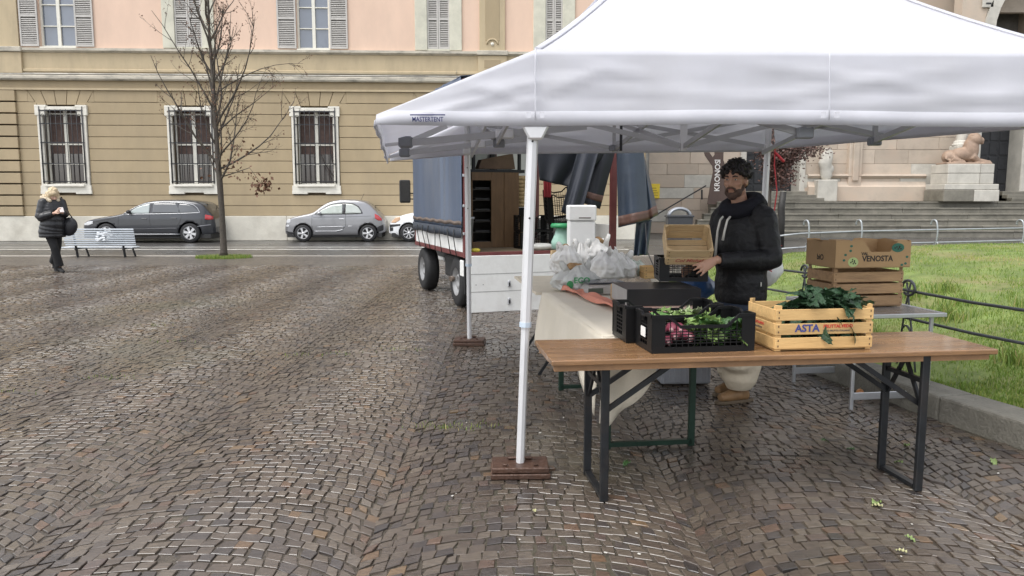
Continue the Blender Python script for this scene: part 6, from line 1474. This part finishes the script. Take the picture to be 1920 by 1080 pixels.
# ---- the woman with the phone
WB = G(106,511); wz = VY(100,346,WB.y).z; sW = wz/1.76
wom = thing('person', 'woman with blonde hair in black quilted coat walking and looking at a phone', 'person', (WB.x, WB.y, 0))
f = Vector((.80,-.60,0)); l = Vector((.60,.80,0)); 
HC = Vector((VY(99,368,WB.y).x-WB.x, 0, VY(99,367,WB.y).z)) + Vector((0,0,0))
hM = hframe(HC, (.80,-.60,0), nod=.45); nb = U*1.43*sW + f*-.02 + Vector((HC.x*.55,0,0))
sx0 = nb.copy(); sx0.z = 0
Ls, Rs = sx0 + l*.17 + U*1.40*sW, sx0 - l*.17 + U*1.40*sW
Lw = Vector((VY(122,397,WB.y).x-WB.x, -.10, VY(122,398,WB.y).z)); Rw = Vector((VY(113,399,WB.y).x-WB.x, -.20, VY(113,399,WB.y).z))
Le = Ls.lerp(Lw, .5) + Vector((.02,.06,-.14)); Re = Vector((VY(86,408,WB.y).x-WB.x, -.22, VY(86,408,WB.y).z))
bd = MB(); head_mesh(bd, hM, 1.0); bd.tube([nb-U*.06, nb+U*.03, HC - U*.04 - f*.02], [.06,.052,.05], 10)
pel = U*.92*sW + Vector((-.03,0,0)); bd.tube([pel-U*.08, pel, U*1.1*sW, sx0+U*1.3*sW, nb-U*.03], [.13,.16,.13,.15,.07], 12, ry=[.1,.12,.1,.11,.06], ref=l)
for a, b, c in ((Ls,Le,Lw),(Rs,Re,Rw)): bd.tube([nb.lerp(a,.6), a, b, b.lerp(c,.5), c], [.05,.05,.038,.034,.026], 10)
ff = Vector((VY(112,505,WB.y).x-WB.x, 0, .11)); rf = Vector((VY(99,494,WB.y+.25).x-WB.x, .28, .17))
kR = pel.lerp(ff,.5) + f*.06 - l*.05; kL = pel.lerp(rf,.5) + f*.10 + l*.05
for hp, kn, ft_ in ((pel-l*.085, kR, ff),(pel+l*.085, kL, rf)): bd.tube([hp-U*.04, hp.lerp(kn,.5), kn, kn.lerp(ft_,.5), ft_], [.085,.075,.055,.05,.035], 10)
hand(bd, Rw, Vector((.6,.1,.45)), Vector((-.4,-.8,.1)), 1, .95, .45); hand(bd, Lw, Vector((.1,-.5,.4)), Vector((.7,-.2,.2)), -1, .95, .5)
fuse(bd, 'body', M_SKINW, wom, .009, 2)
M_BLOND = mat('blonde_hair', (.60,.48,.31), .6, .25, 30, bump=.5, bscale=90, stretch=(3,3,.6)); face_parts(hM, wom, 1.0, M_BLOND)
h_ = MB(); R3 = hM.to_3x3(); rt = random.Random(9)
h_.ell(hM @ Vector((0,-.02,.05)), (.098,.112,.10), 16, 12, M=R3)
for _ in range(80):
    a = rt.uniform(0,6.28); e = rt.uniform(-.9,1.5); p = Vector((math.cos(a)*math.cos(e)*.10, math.sin(a)*math.cos(e)*.105-.025, math.sin(e)*.115+.03))
    if p.y > .03 and p.z < .06 and abs(p.x) < .06: continue
    h_.ell(hM @ p, tuple(rt.uniform(.025,.045) for _ in range(3)), 8, 6)
for s in (-1,1): h_.ell(hM @ Vector((s*.085,.02,-.06)), (.03,.06,.09), 10, 8, M=R3)
fuse(h_, 'hair', M_BLOND, wom, .010, 2)
M_COAT = mat('black_quilted_coat', (.012,.012,.014), .36, .25, 8, bump=.3, bscale=20)
jk = MB(); z0 = VY(95,445,WB.y).z
tp = [U*z0 + Vector((-.03,0,0)), U*(z0+.12)+Vector((-.03,0,0)), U*.95*sW, U*1.12*sW+sx0*.5, U*1.28*sW+sx0, U*1.38*sW+sx0, U*1.46*sW+sx0]
P, Rr = puffs(tp, [.245,.25,.245,.235,.24,.21,.12], 34, .06, 10); _, Rd = puffs(tp, [.21,.215,.205,.20,.19,.16,.10], 34, .07, 10); jk.tube(P, Rr, 20, ry=Rd, ref=l)
for a, b, c in ((Ls,Le,Lw),(Rs,Re,Rw)):
    P, Rr = puffs([a-(a-nb)*.25, a, a.lerp(b,.5), b, b.lerp(c,.5), b.lerp(c,.9)], [.10,.10,.092,.085,.075,.055], 26, .09, 8); jk.tube(P, Rr, 14)
fuse(jk, 'coat', M_COAT, wom, .012, 2)
fu_ = MB(); M_FUR = mat('cream_fur', (.52,.44,.32), .9, .3, 30, bump=.8, bscale=60)
for k in range(26):
    a = lerp(-2.6, 2.6, k/25) + math.pi; p = nb + U*(.06+.05*math.cos(a-math.pi)) + l*(.14*math.sin(a)) + f*(.13*math.cos(a)-.03)
    for _ in range(4): fu_.ell(p + Vector((rt.gauss(0,.016), rt.gauss(0,.016), rt.gauss(0,.016))), rt.uniform(.025,.04), 7, 5)
fuse(fu_, 'fur_collar', M_FUR, wom, .012, 1)
ty_ = MB(); M_BLKT = mat('black_trousers', (.008,.008,.009), .8, .2, 20)
for hp, kn, ft_ in ((pel-l*.085, kR, ff),(pel+l*.085, kL, rf)): ty_.tube([hp, hp.lerp(kn,.5), kn, kn.lerp(ft_,.5), ft_+U*.02], [.11,.098,.078,.080,.085], 14)
fuse(ty_, 'trousers', M_BLKT, wom, .012, 3)
for ft_, tilt in ((ff, .0), (rf, .7)):
    b = ft_ - U*.11; dr = (f*math.cos(tilt) - U*math.sin(tilt)).normalized(); m = MB(); n_ = (U*math.cos(tilt) + f*math.sin(tilt))
    m.tube([b-f*.05+n_*.09, b+n_*.085, b+dr*.09+n_*.045, b+dr*.15+n_*.032, b+dr*.19+n_*.026], [.036,.042,.042,.038,.024], 10, ry=[.04,.042,.03,.026,.02]); m.tube([b-f*.05+n_*.09, b-f*.055+n_*.003], [.026,.016], 8); m.tube([b-f*.02+n_*.08, b-f*.02+n_*.17], .048, 10)
    fuse(m, 'shoe', MATS['black_trousers'], wom, .009, 2)
pm = (Rw+Lw)/2 + Vector((.08,-.02,.06)); ph = MB().box(-.038,.038,-.005,.005,-.075,.075).build('mobile_phone', mat('phone_case', (.55,.5,.48), .3), bevel=.004); ph.location = Vector((WB.x,WB.y,0))+pm; ph.rotation_euler = (R(-50), 0, R(40)); tag(ph, 'mobile phone held up by the woman in the quilted coat', 'phone')
bgp = Vector((VY(128,418,WB.y+.1).x-WB.x, .12, VY(128,436,WB.y+.1).z)); bgm = MB()
bgm.ell((0,0,.12), (.17,.09,.20), 16, 12, M=Matrix.Rotation(R(25),3,'Y')); bgt = bgm.build('shoulder_bag', mat('black_bag_leather', (.012,.012,.015), .45, .2, 10, bump=.2)); bgt.location = Vector((WB.x,WB.y,0))+bgp
MB().tube([Vector((-.05,0,.25)), Ls+U*.1-bgp+Vector((.02,0,.02)), Ls+l*-.04+U*.09-bgp, Vector((.08,.02,.28))], .012, 6).build('strap', MATS['black_bag_leather'], bgt); tag(bgt, 'black shoulder bag hanging at the side of the woman with the phone', 'bag')
# ================================================================ GOODS
T2M = Matrix.Translation((c2.x, c2.y, 0)) @ Matrix.Rotation(a2, 4, 'Z')
M_BAG = mat('thin_white_bag', (.88,.87,.85), .4, .06, 4, bump=.5, bscale=10, translucent=.35, stain=(.66,.63,.58), sfac=.35, sscale=3)
M_BAGT = mat('clear_bag', (.62,.68,.62), .25, .15, 5, bump=.5, bscale=10, translucent=.3, stain=(.16,.22,.13), sfac=.8, sscale=7)
M_BAGE = mat('eco_bag', (.74,.74,.71), .35, .08, 4, bump=.5, bscale=10, translucent=.35, stain=(.36,.38,.35), sfac=.5, sscale=6)
def bag(label, loc, r, seed, m, handles=True, rz=0, name='plastic_bag', contents=None):
    b = thing(name, label, 'bag', loc, rz, 'plastic bags on the cloth table')
    rx, ry, h = r
    def fn(u, v):
        a = u*2*math.pi; prof = smooth_interp(v, [(0,.80),(.12,1.0),(.4,1.02),(.65,.86),(.85,.55),(1,.40)])
        n = mnoise.noise((math.cos(a)*1.7+seed, math.sin(a)*1.7, v*2.3)); cr = .05*math.sin(a*9+seed*3+v*5)*v + .03*math.sin(a*17+seed)*v
        n3 = mnoise.noise((math.cos(a)*3.5+seed, math.sin(a)*3.5, v*5)); n4 = mnoise.noise((math.cos(a)*8+seed, math.sin(a)*8, v*10)); k = prof*(1+.26*n+.20*abs(n3)-.04*abs(n4)+cr*1.3); z = h*v*(1+.28*v*mnoise.noise((math.cos(a)*1.3, math.sin(a)*1.3, seed)))
        return (rx*k*math.cos(a), ry*k*math.sin(a), max(.001, z))
    o = MB(); o.grid(96, 44, fn, closed_u=True); o.add([fn(i/96, 0) for i in range(96)], [tuple(range(96))]); o.build('bag_skin', m, b, solid=.0015)
    if contents is not None:
        c = MB()
        for k in range(9): c.ell((random.uniform(-.22,.22)*rx, random.uniform(-.22,.22)*ry, h*random.uniform(.88,1.04)), (rx*.22, ry*.22, h*.12), 10, 7, fn=lambda p: p*(1+.2*mnoise.noise(p*3)))
        c.build('contents', contents, b)
    if handles:
        for s in (-1, 1):
            q = [Vector((s*rx*.45, -ry*.30, h*.85)), Vector((s*rx*.62, -ry*.18, h*1.12)), Vector((s*rx*.66, 0, h*1.2)), Vector((s*rx*.60, ry*.18, h*1.10)), Vector((s*rx*.42, ry*.30, h*.85))]
            MB().tube(q, [.03,.022,.018,.022,.03], 8, ry=[.006]*5, ref=(1,0,0)).build('handle', m, b)
    return b
def at2(px, py): return G(px, py, Z2+.012)
M_BREAD = mat('brown_paper', (.34,.21,.10), .8, .2, 8)
p = at2(1078,543); e_b = bag('white plastic bag with green lettering and brown paper inside, nearest the scale', p, (.185,.15,.20), 1.3, M_BAGE, True, R(8), contents=M_BREAD)
M_GRN = mat('green_print', (.05,.28,.10), .6)
fr_text('ECO', .068, .02, .095, M_GRN, e_b, -.172, bold=.002); 
for s in (-1,1): MB().prism([(.02+s*.10+q*.03*math.cos(t), .06+.035*math.sin(t)) for q, t in [(1,t) for t in np.linspace(0, 6.28, 10, endpoint=False)]], -.170, -.1685, 'y').build('leaf_print', M_GRN, e_b)
p = at2(1138,522); bag('tall white plastic bag standing in the middle of the cloth table', p, (.17,.15,.27), 4.1, M_BAG, False, R(-5))
p = at2(1165,520); bag('plump white plastic bag leaning right of the tall bag', p, (.15,.14,.22), 6.6, M_BAG, True)
p = at2(1188,517); bag('clear plastic bag of green leaves at the right end of the bags', p, (.125,.11,.15), 8.2, M_BAGT, False)
p = at2(1062,512); bag('white bag with brown paper sticking out at the left back', p, (.16,.15,.27), 2.7, M_BAG, True, R(30), contents=M_BREAD)
p = at2(1118,505); bag('crumpled white bag printed with green at the top of the heap', p, (.20,.15,.32), 5.5, M_BAG, True, contents=M_BREAD)
p = at2(1090,506); bag('small knotted white bag at the back of the heap', p, (.12,.12,.29), 9.4, M_BAG, True)
# wooden crate, green bottle, bucket and boxes at the truck edge (on the pale board table)
def at3(px, py): return G(px, py, Z2+.004)
p = at3(1062,505); wood_crate('small wooden crate by the green topped bottle', (p.x, p.y, Z2+.004), a2+R(-6), .33, .24, .20, M_CRC, n=2, gap=.01)
p = at3(1052,500); gb = thing('spray_bottle', 'pale green bottle with green cap leaning above the small crate', 'bottle', (p.x, p.y, Z2+.19)); M_GB = mat('pale_green_plastic', (.30,.48,.40), .35, .1)
MB().lathe([(0,.02),(.11,.02),(.115,.10),(.075,.19),(.06,.26),(.0,.26)], 18).build('bottle_body', M_GB, gb); MB().lathe([(0,.262),(.12,.262),(.125,.285),(.11,.31),(0,.31)], 18).build('cap', mat('green_plastic', (.02,.22,.08), .4), gb); MB().tube([(.06,0,.24),(.12,0,.18),(.13,0,.1)], .015, 6).build('handle', M_GB, gb)
p = at3(1115,494); bk = thing('plastic_tub', 'white lidded tub of reddish contents behind the bags', 'tub', (p.x, p.y, Z2+.004))
MB().lathe([(0,0),(.115,0),(.135,.26),(.0,.26)], 22).build('tub_body', mat('reddish_tub', (.42,.24,.16), .4, .3, 6), bk); MB().lathe([(0,.262),(.145,.262),(.148,.285),(.14,.30),(0,.30)], 22).build('lid', M_WALLI, bk); MB().tube([(-.12,-.06,.2),(0,-.15,.12),(.12,-.06,.2)], .006, 6).build('handle', M_WALLI, bk)
cs = VY(1090,455,8.3)
wb_ = thing('polystyrene_box', 'white foam box with lid standing behind the tub', 'box', (cs.x, 8.45, 0)); zt_ = VY(1090,385,8.3).z; zb_ = Z2-.35
M_FOAM = mat('white_foam', (.76,.76,.75), .6, .04, 8)
MB().box(-.13,.15,-.15,.22,.0,zt_-.17).build('box_body', M_FOAM, wb_, bevel=.01); MB().box(-.14,.16,-.16,.23,zt_-.165,zt_).build('lid', M_FOAM, wb_, bevel=.012); MB().box(-.03,.10,-.1615,-.16,zt_-.14,zt_-.128).build('print_line', M_GREYP, wb_)
p = at2(1245,520); yc = wood_crate('small yellow wooden crate beside the man past the bags', (G(1222,523,Z2).x, G(1222,523,Z2).y, Z2+.008), a2, .20, .16, .12, M_CRW, n=2, gap=.008)
# dark cable with a grey clip hanging from the tarp
cb_ = MB().tube([VY(1210,420,9.0), VY(1213,470,8.0), VY(1226,500,7.2), VY(1238,530,6.6)], .006, 5).build('hanging_cable', M_IRON); tag(cb_, 'thin dark cable hanging from the tarpaulin down to the table', 'cable')
# scale, small box, big black box, pink paper, coral cloth
p = at2(1128,549); sc_ = thing('shop_scale', 'low shop scale with dark pan on the cloth table', 'scale', p, a2+R(4))
MB().prism([(-.16,.0),(.16,.0),(.16,.05),(.10,.075),(-.12,.075),(-.16,.03)], -.13, .14, 'y').build('body', mat('scale_grey', (.42,.40,.38), .4), sc_, bevel=.008); MB().box(-.15,.17,-.12,.17,.083,.098).build('pan', mat('scale_pan', (.09,.10,.12), .2, metal=.6), sc_, bevel=.004); MB().box(-.145,.165,-.125,-.121,.066,.082).build('pan_edge', M_ALU2, sc_); MB().box(-.155,-.03,-.133,-.1305,.012,.055).build('display', mat('scale_display', (.10,.12,.10), .15), sc_)
for x in (-.1,.1): MB().box(x-.02,x+.02,-.03,.05,.0755,.083).build('pan_support', M_IRON, sc_)
p = at2(1163,562); o = thing('cardboard_box', 'small cardboard box with red mark beside the black box', 'box', p, a2-R(4)); MB().box(-.06,.10,-.05,.09,.0,.115).build('carton_body', M_CARD, o, bevel=.003); MB().box(.055,.085,-.0512,-.0495,.06,.085).build('red_mark', M_RED, o); MB().box(-.058,.098,.015,.02,.1152,.1158).build('flap_seam', M_CARDI, o)
q0 = G(1188,588,Z2+.11); 
bb = thing('black_box', 'large flat black box resting on a pink carton on the cloth table', 'box', (G(1250,600,Z2).x, G(1250,600,Z2).y+.33, Z2+.07), a1+R(-1))
MB().box(-.26,.25,-.17,.26,.0,.115).build('lid', mat('black_card_gloss', (.014,.014,.016), .28, .2, 5), bb, bevel=.003); MB().box(-.263,-.2605,-.165,.255,.004,.112).build('end_label', mat('grey_label', (.30,.29,.28), .5), bb)
pk = thing('pink_carton', 'pale pink printed carton under the black box', 'carton', (bb.location.x-.0, bb.location.y, Z2+.008), a1+R(-1)); MB().box(-.235,.215,-.15,.24,.0,.060).build('carton_body', mat('pale_pink_card', (.62,.44,.38), .6, .06), pk, bevel=.002); MB().box(.06,.17,-.1512,-.1498,.028,.034).build('print_line', M_RED, pk)
M_CORAL = mat('coral_cotton', (.56,.22,.15), .85, .1, 10, bump=.3, bscale=80)
C0, C1 = at2(1052,546), at2(1176,594)
def coral(u, v):
    p = lerp(C0, C1, u); w = interp(u, [(0,.10),(.15,.15),(.5,.20),(.8,.24),(1,.22)]); d = Vector((.82,.35,0)).normalized(); d = Vector((d2.y,-d2.x,0))
    q = p + d*w*(v) + d2*.02*math.sin(u*7); h = .012 + .028*abs(mnoise.noise((u*5, v*2.2, 3))) + .022*math.sin(v*7+u*6)**2 + .02*math.exp(-((v-.15)/.15)**2)
    return (q.x, q.y, Z2+h)
o = MB().grid(40, 18, coral).build('coral_cloth', M_CORAL, solid=.004); tag(o, 'rumpled coral cotton cloth along the edge of the cloth table', 'cloth')
# ---- kale and salads
def leafmesh(name, L, W, curl, wav, seed, mt, nseg=9):
    m = MB()
    def fn(u, v):
        s = u*2-1; w = W*math.sin(math.pi*min(1, .12+v*.9))**.7; a = curl*v
        y = L*math.sin(a)/max(curl,1e-3); z = -L*(1-math.cos(a))/max(curl,1e-3)
        return (s*w, y, z + wav*(math.sin(v*23+seed+s*3)*abs(s)**1.5 + .6*math.sin(v*41+seed*2)*abs(s)**3) + .25*w*s*s*1.2)
    m.grid(9, nseg+9, fn); me = m.mesh(name, False); me.materials.append(mt); return me
M_KALE = mat('dark_kale', (.026,.066,.028), .42, .5, 18, bump=.9, bscale=60, translucent=.12, stain=(.10,.17,.07), sfac=.6, sscale=9); M_RIB = mat('kale_rib', (.16,.24,.12), .5)
M_FEN = mat('light_salad_leaf', (.22,.33,.10), .5, .3, 14, bump=.5, bscale=40, translucent=.15); M_DSAL = mat('dark_salad_leaf', (.05,.12,.03), .5, .4, 14, bump=.5, bscale=40)
kl = [leafmesh('leaf', .16+.02*i, .021+.005*i, .8+.3*i, .009, i*2.1, M_KALE) for i in range(4)]
def place_leaf(me, parent, p, az_, el, roll):
    o = link('leaf', me, parent); o.location = p; o.rotation_euler = (Matrix.Rotation(az_, 3, 'Z') @ Matrix.Rotation(el, 3, 'X') @ Matrix.Rotation(roll, 3, 'Y')).to_euler(); return o
AM = Matrix.Translation((cA.x, cA.y, ZT)) @ Matrix.Rotation(angA, 4, 'Z')
kb_ = thing('kale_bunch', 'heap of dark crinkled kale leaves in the pale printed crate', 'vegetable', AM @ Vector((.05,0,.015)), angA)
rt = random.Random(4)
for i in range(150):
    x = rt.uniform(-.19,.17); y = rt.uniform(-.11,.12); top = i > 30
    z = rt.uniform(.03,.16) if not top else rt.uniform(.15,.235)*(1-.5*abs(x-.04)/.3); az_ = rt.uniform(-1.9,1.9) + (math.pi if rt.random() < .15 else 0) - (.9 if x > 0 else -.9); el = rt.uniform(-.3,.55)
    if not top: x *= .6; az_ = rt.choice((-1.57,1.57)) + rt.uniform(-.3,.3); x = .12*(1 if az_ > 0 else -1)*rt.random(); el = 0
    if top: x = x*.55
    place_leaf(rt.choice(kl), kb_, (x, y*.7, z), az_, el, rt.uniform(-.9,.9))
for i in range(95):
    x = rt.uniform(-.13,.15); y = rt.uniform(-.10,.09)
    place_leaf(kl[i % 4], kb_, (x*.95+.02, y, rt.uniform(.16,.235)), rt.uniform(-3.1,3.1), rt.uniform(.35,1.25), rt.uniform(-1.2,1.2)).scale = (.8+.5*rt.random(), .55+.3*rt.random(), .8)
BM = Matrix.Translation((cB.x, cB.y, ZT)) @ Matrix.Rotation(angB, 4, 'Z')
M_CHIC = mat('red_chicory', (.17,.025,.05), .42, .4, 10, stain=(.30,.15,.16), sfac=.5, sscale=12)
for i in range(9):
    x = -wB/2+.07+.045*(i % 5)+rt.uniform(-.01,.01); y = -.015+.06*(i//5); c = thing('chicory_head', 'long red chicory head in the front black crate', 'vegetable', BM @ Vector((x, y, .045+.03*(i//5)+rt.uniform(0,.03))), angB+rt.uniform(-.5,.5), 'red chicory heads in the front crate')
    MB().ell((0,0,0), (.030,.075,.027), 12, 10, fn=lambda p: p*(1+.18*mnoise.noise(p*3+Vector((i,0,0))))).build('head', M_CHIC, c); MB().tube([(0,-.06,0),(0,-.085,-.003)], [.014,.008], 8).build('root_stub', mat('white_root', (.36,.22,.22), .6), c)
sm_ = [leafmesh('leaf', .11+.02*i, .026+.006*i, .9, .010, i*1.7, M_FEN if i % 2 else M_DSAL) for i in range(4)]
sal = thing('salad_heads', 'light and dark green leafy salad filling the right half of the front black crate', 'vegetable', BM @ Vector((.12,0,.012)), angB)
for i in range(60): place_leaf(rt.choice(sm_), sal, (rt.uniform(-.10,.09), rt.uniform(-.07,.06), rt.uniform(.02,.10)), rt.uniform(-2.6,2.6), rt.uniform(-.1,.9), rt.uniform(-.9,.9))
B2M = Matrix.Translation((cB2.x, cB2.y, ZT+.004)) @ Matrix.Rotation(angB, 4, 'Z')
lk = thing('leeks', 'long green leek leaves lying in the rear black crate', 'vegetable', B2M @ Vector((-.12,0,.05)), angB)
for i in range(9): MB().tube([(-.08,-.08+.02*i,.02),(0,-.07+.018*i,.07),(.10,-.06+.016*i,.085),(.22,-.05+.014*i,.05)], [.008,.014,.012,.006], 6, ry=[.003]*4).build('leek_leaf', mat('leek_green', (.12,.26,.07), .45, .4, 8), lk)
wl = [leafmesh('leaf', .11, .030, .9, .009, 3, mat('pale_leaf', (.42,.48,.28), .5, .2)), sm_[1]]
pls = thing('lettuce', 'pale green lettuce leaves in the rear black crate', 'vegetable', B2M @ Vector((.06,0,.015)), angB)
for i in range(28): place_leaf(rt.choice(wl), pls, (rt.uniform(-.10,.13), rt.uniform(-.09,.09), rt.uniform(.02,.12)), rt.uniform(-3,3), rt.uniform(0,.8), rt.uniform(-.8,.8))
# ---- under the tables
gbp = G(1285,724); gbx = thing('grey_crate', 'grey ribbed plastic crate standing on the paving under the cloth table', 'crate', (gbp.x, gbp.y+.16, 0), R(3)); M_GCR = mat('grey_ribbed_plastic', (.30,.31,.34), .45)
MB().box(-.21,.21,-.15,.15,.012,.19).build('tub', M_GCR, gbx, bevel=.02, seg=2); MB().box(-.225,.225,-.165,.165,.185,.215).build('rim', mat('pale_rim', (.5,.5,.5), .5), gbx, bevel=.006)
for k in range(9): MB().box(-.19+k*.045,-.18+k*.045,-.158,-.149,.03,.18).build('rib', M_GCR, gbx)
o = MB().ell((0,0,.09), (.16,.12,.11), 20, 14, fn=lambda p: p*(1+.18*mnoise.noise(p*2.2))).build('blue_bag', mat('blue_plastic_film', (.02,.06,.16), .3, .4, 6, bump=.4, bscale=12)); q = G(1335,570,Z2); o.location = (q.x, q.y+.5, Z2-.02); tag(o, 'crumpled dark blue plastic bag in front of the man', 'bag')
o = MB().ell((0,0,.16), (.17,.13,.19), 20, 14, fn=lambda p: p*(1+.15*mnoise.noise(p*2.2+Vector((5,0,0))))).build('white_bag', mat('white_woven_bag', (.72,.72,.72), .5, .06, 6, bump=.3)); q = VY(1449,530,7.55); o.location = (2.50, 7.55, zat(532,7.5)); tag(o, 'white bag with black stripe hung behind the man on the tent leg', 'bag')
MB().box(-.015,.015,-.145,-.12,.10,.26, Matrix.Rotation(R(-25),4,'Y')).build('black_stripe', M_BLK, o)
on = G(1612,742); o = thing('onion', 'single brown onion lying on the paving beside the camping table', 'onion', on); MB().ell((0,0,.028), (.03,.03,.027), 14, 10).build('bulb', mat('onion_skin', (.42,.18,.06), .4, .2, 20), o); MB().tube([(0,0,.05),(.003,0,.066)], [.006,.002], 6).build('tip', mat('onion_tip', (.3,.2,.1), .7), o)
# ---- litter: leaf scraps and specks of paper
sc_m = [leafmesh('leaf_scrap', .07, .014, 1.0, .006, 1, mat('pale_green_scrap', (.20,.27,.09), .5, .3, 20)), leafmesh('leaf_scrap', .05, .010, .6, .004, 2, mat('yellow_green_scrap', (.40,.39,.2), .5, .2, 20)), leafmesh('leaf_scrap', .06, .018, .8, .006, 3, M_DSAL)]
def scrap(px, py, k, label, s=1.0, rz=None):
    p = G(px, py); o = link('leaf_scrap', sc_m[k]); o.location = (p.x, p.y, .016); o.rotation_euler = (R(6), 0, rt.uniform(0,6.28) if rz is None else rz); o.scale = (s, s, s); tag(o, label, 'leaf scrap', 'leaf scraps on the paving')
for px, py, k, s, lb in ((1640,950,0,1.6,'largest pale leaf scrap in front of the right table legs'), (1655,955,1,1.2,'yellowish stalk beside the largest pale leaf scrap'), (1700,1042,1,1.1,'straight yellow stalk near the bottom right of the paving'), (1693,872,0,1.0,'green scrap between the right pair of table legs'), (1703,840,0,1.1,'scrap behind the right pair of table legs'), (1860,865,0,1.2,'green scrap near the kerb at the right'), (1697,1010,0,.8,'round bright scrap near the bottom right'), (1600,848,2,1.0,'dark leaf left of the right table legs'), (1540,830,2,.9,'dark scrap under the wooden table'), (1180,870,2,1.1,'dark green leaf under the left end of the wooden table'), (1003,965,1,.9,'pale scrap in front of the nearest tent weight'), (978,893,1,.6,'pale scrap on the edge of the nearest tent weight')): scrap(px, py, k, lb, s)
paper = mat('white_scrap', (.55,.53,.48), .6); wm = MB().box(-.012,.012,-.008,.008,0,.003).mesh('paper_scrap'); wm.materials.append(paper)
for i in range(30):
    px, py = (rt.uniform(1000,1900), rt.uniform(700,1060)) if i < 22 else (rt.uniform(0,1000), rt.uniform(560,1060)); p = G(px, py)
    if p.x > kerb_x(p.y)-.1: continue
    o = link('paper_scrap', wm); o.location = (p.x, p.y, .009); o.rotation_euler = (rt.uniform(-.1,.1), rt.uniform(-.1,.1), rt.uniform(0,6)); k = rt.uniform(.25,.65); o.scale = (k,k,k); tag(o, 'tiny white paper speck lying on the wet paving', 'litter', 'white specks on the paving')
# weeds between the stones
wd = []
for px, py, n in ((200,708,60),(5,733,40),(560,665,30),(850,800,110),(640,662,30),(290,610,25),(330,640,30),(760,655,30)):
    c = G(px, py)
    for _ in range(n): wd.append((c.x+rt.gauss(0,.16), c.y+rt.gauss(0,.05), -.008))
o = blades('weeds', wd, .012, .04, .003); tag(o, 'tiny green weeds growing in the joints of the paving', 'weeds', kind='stuff')
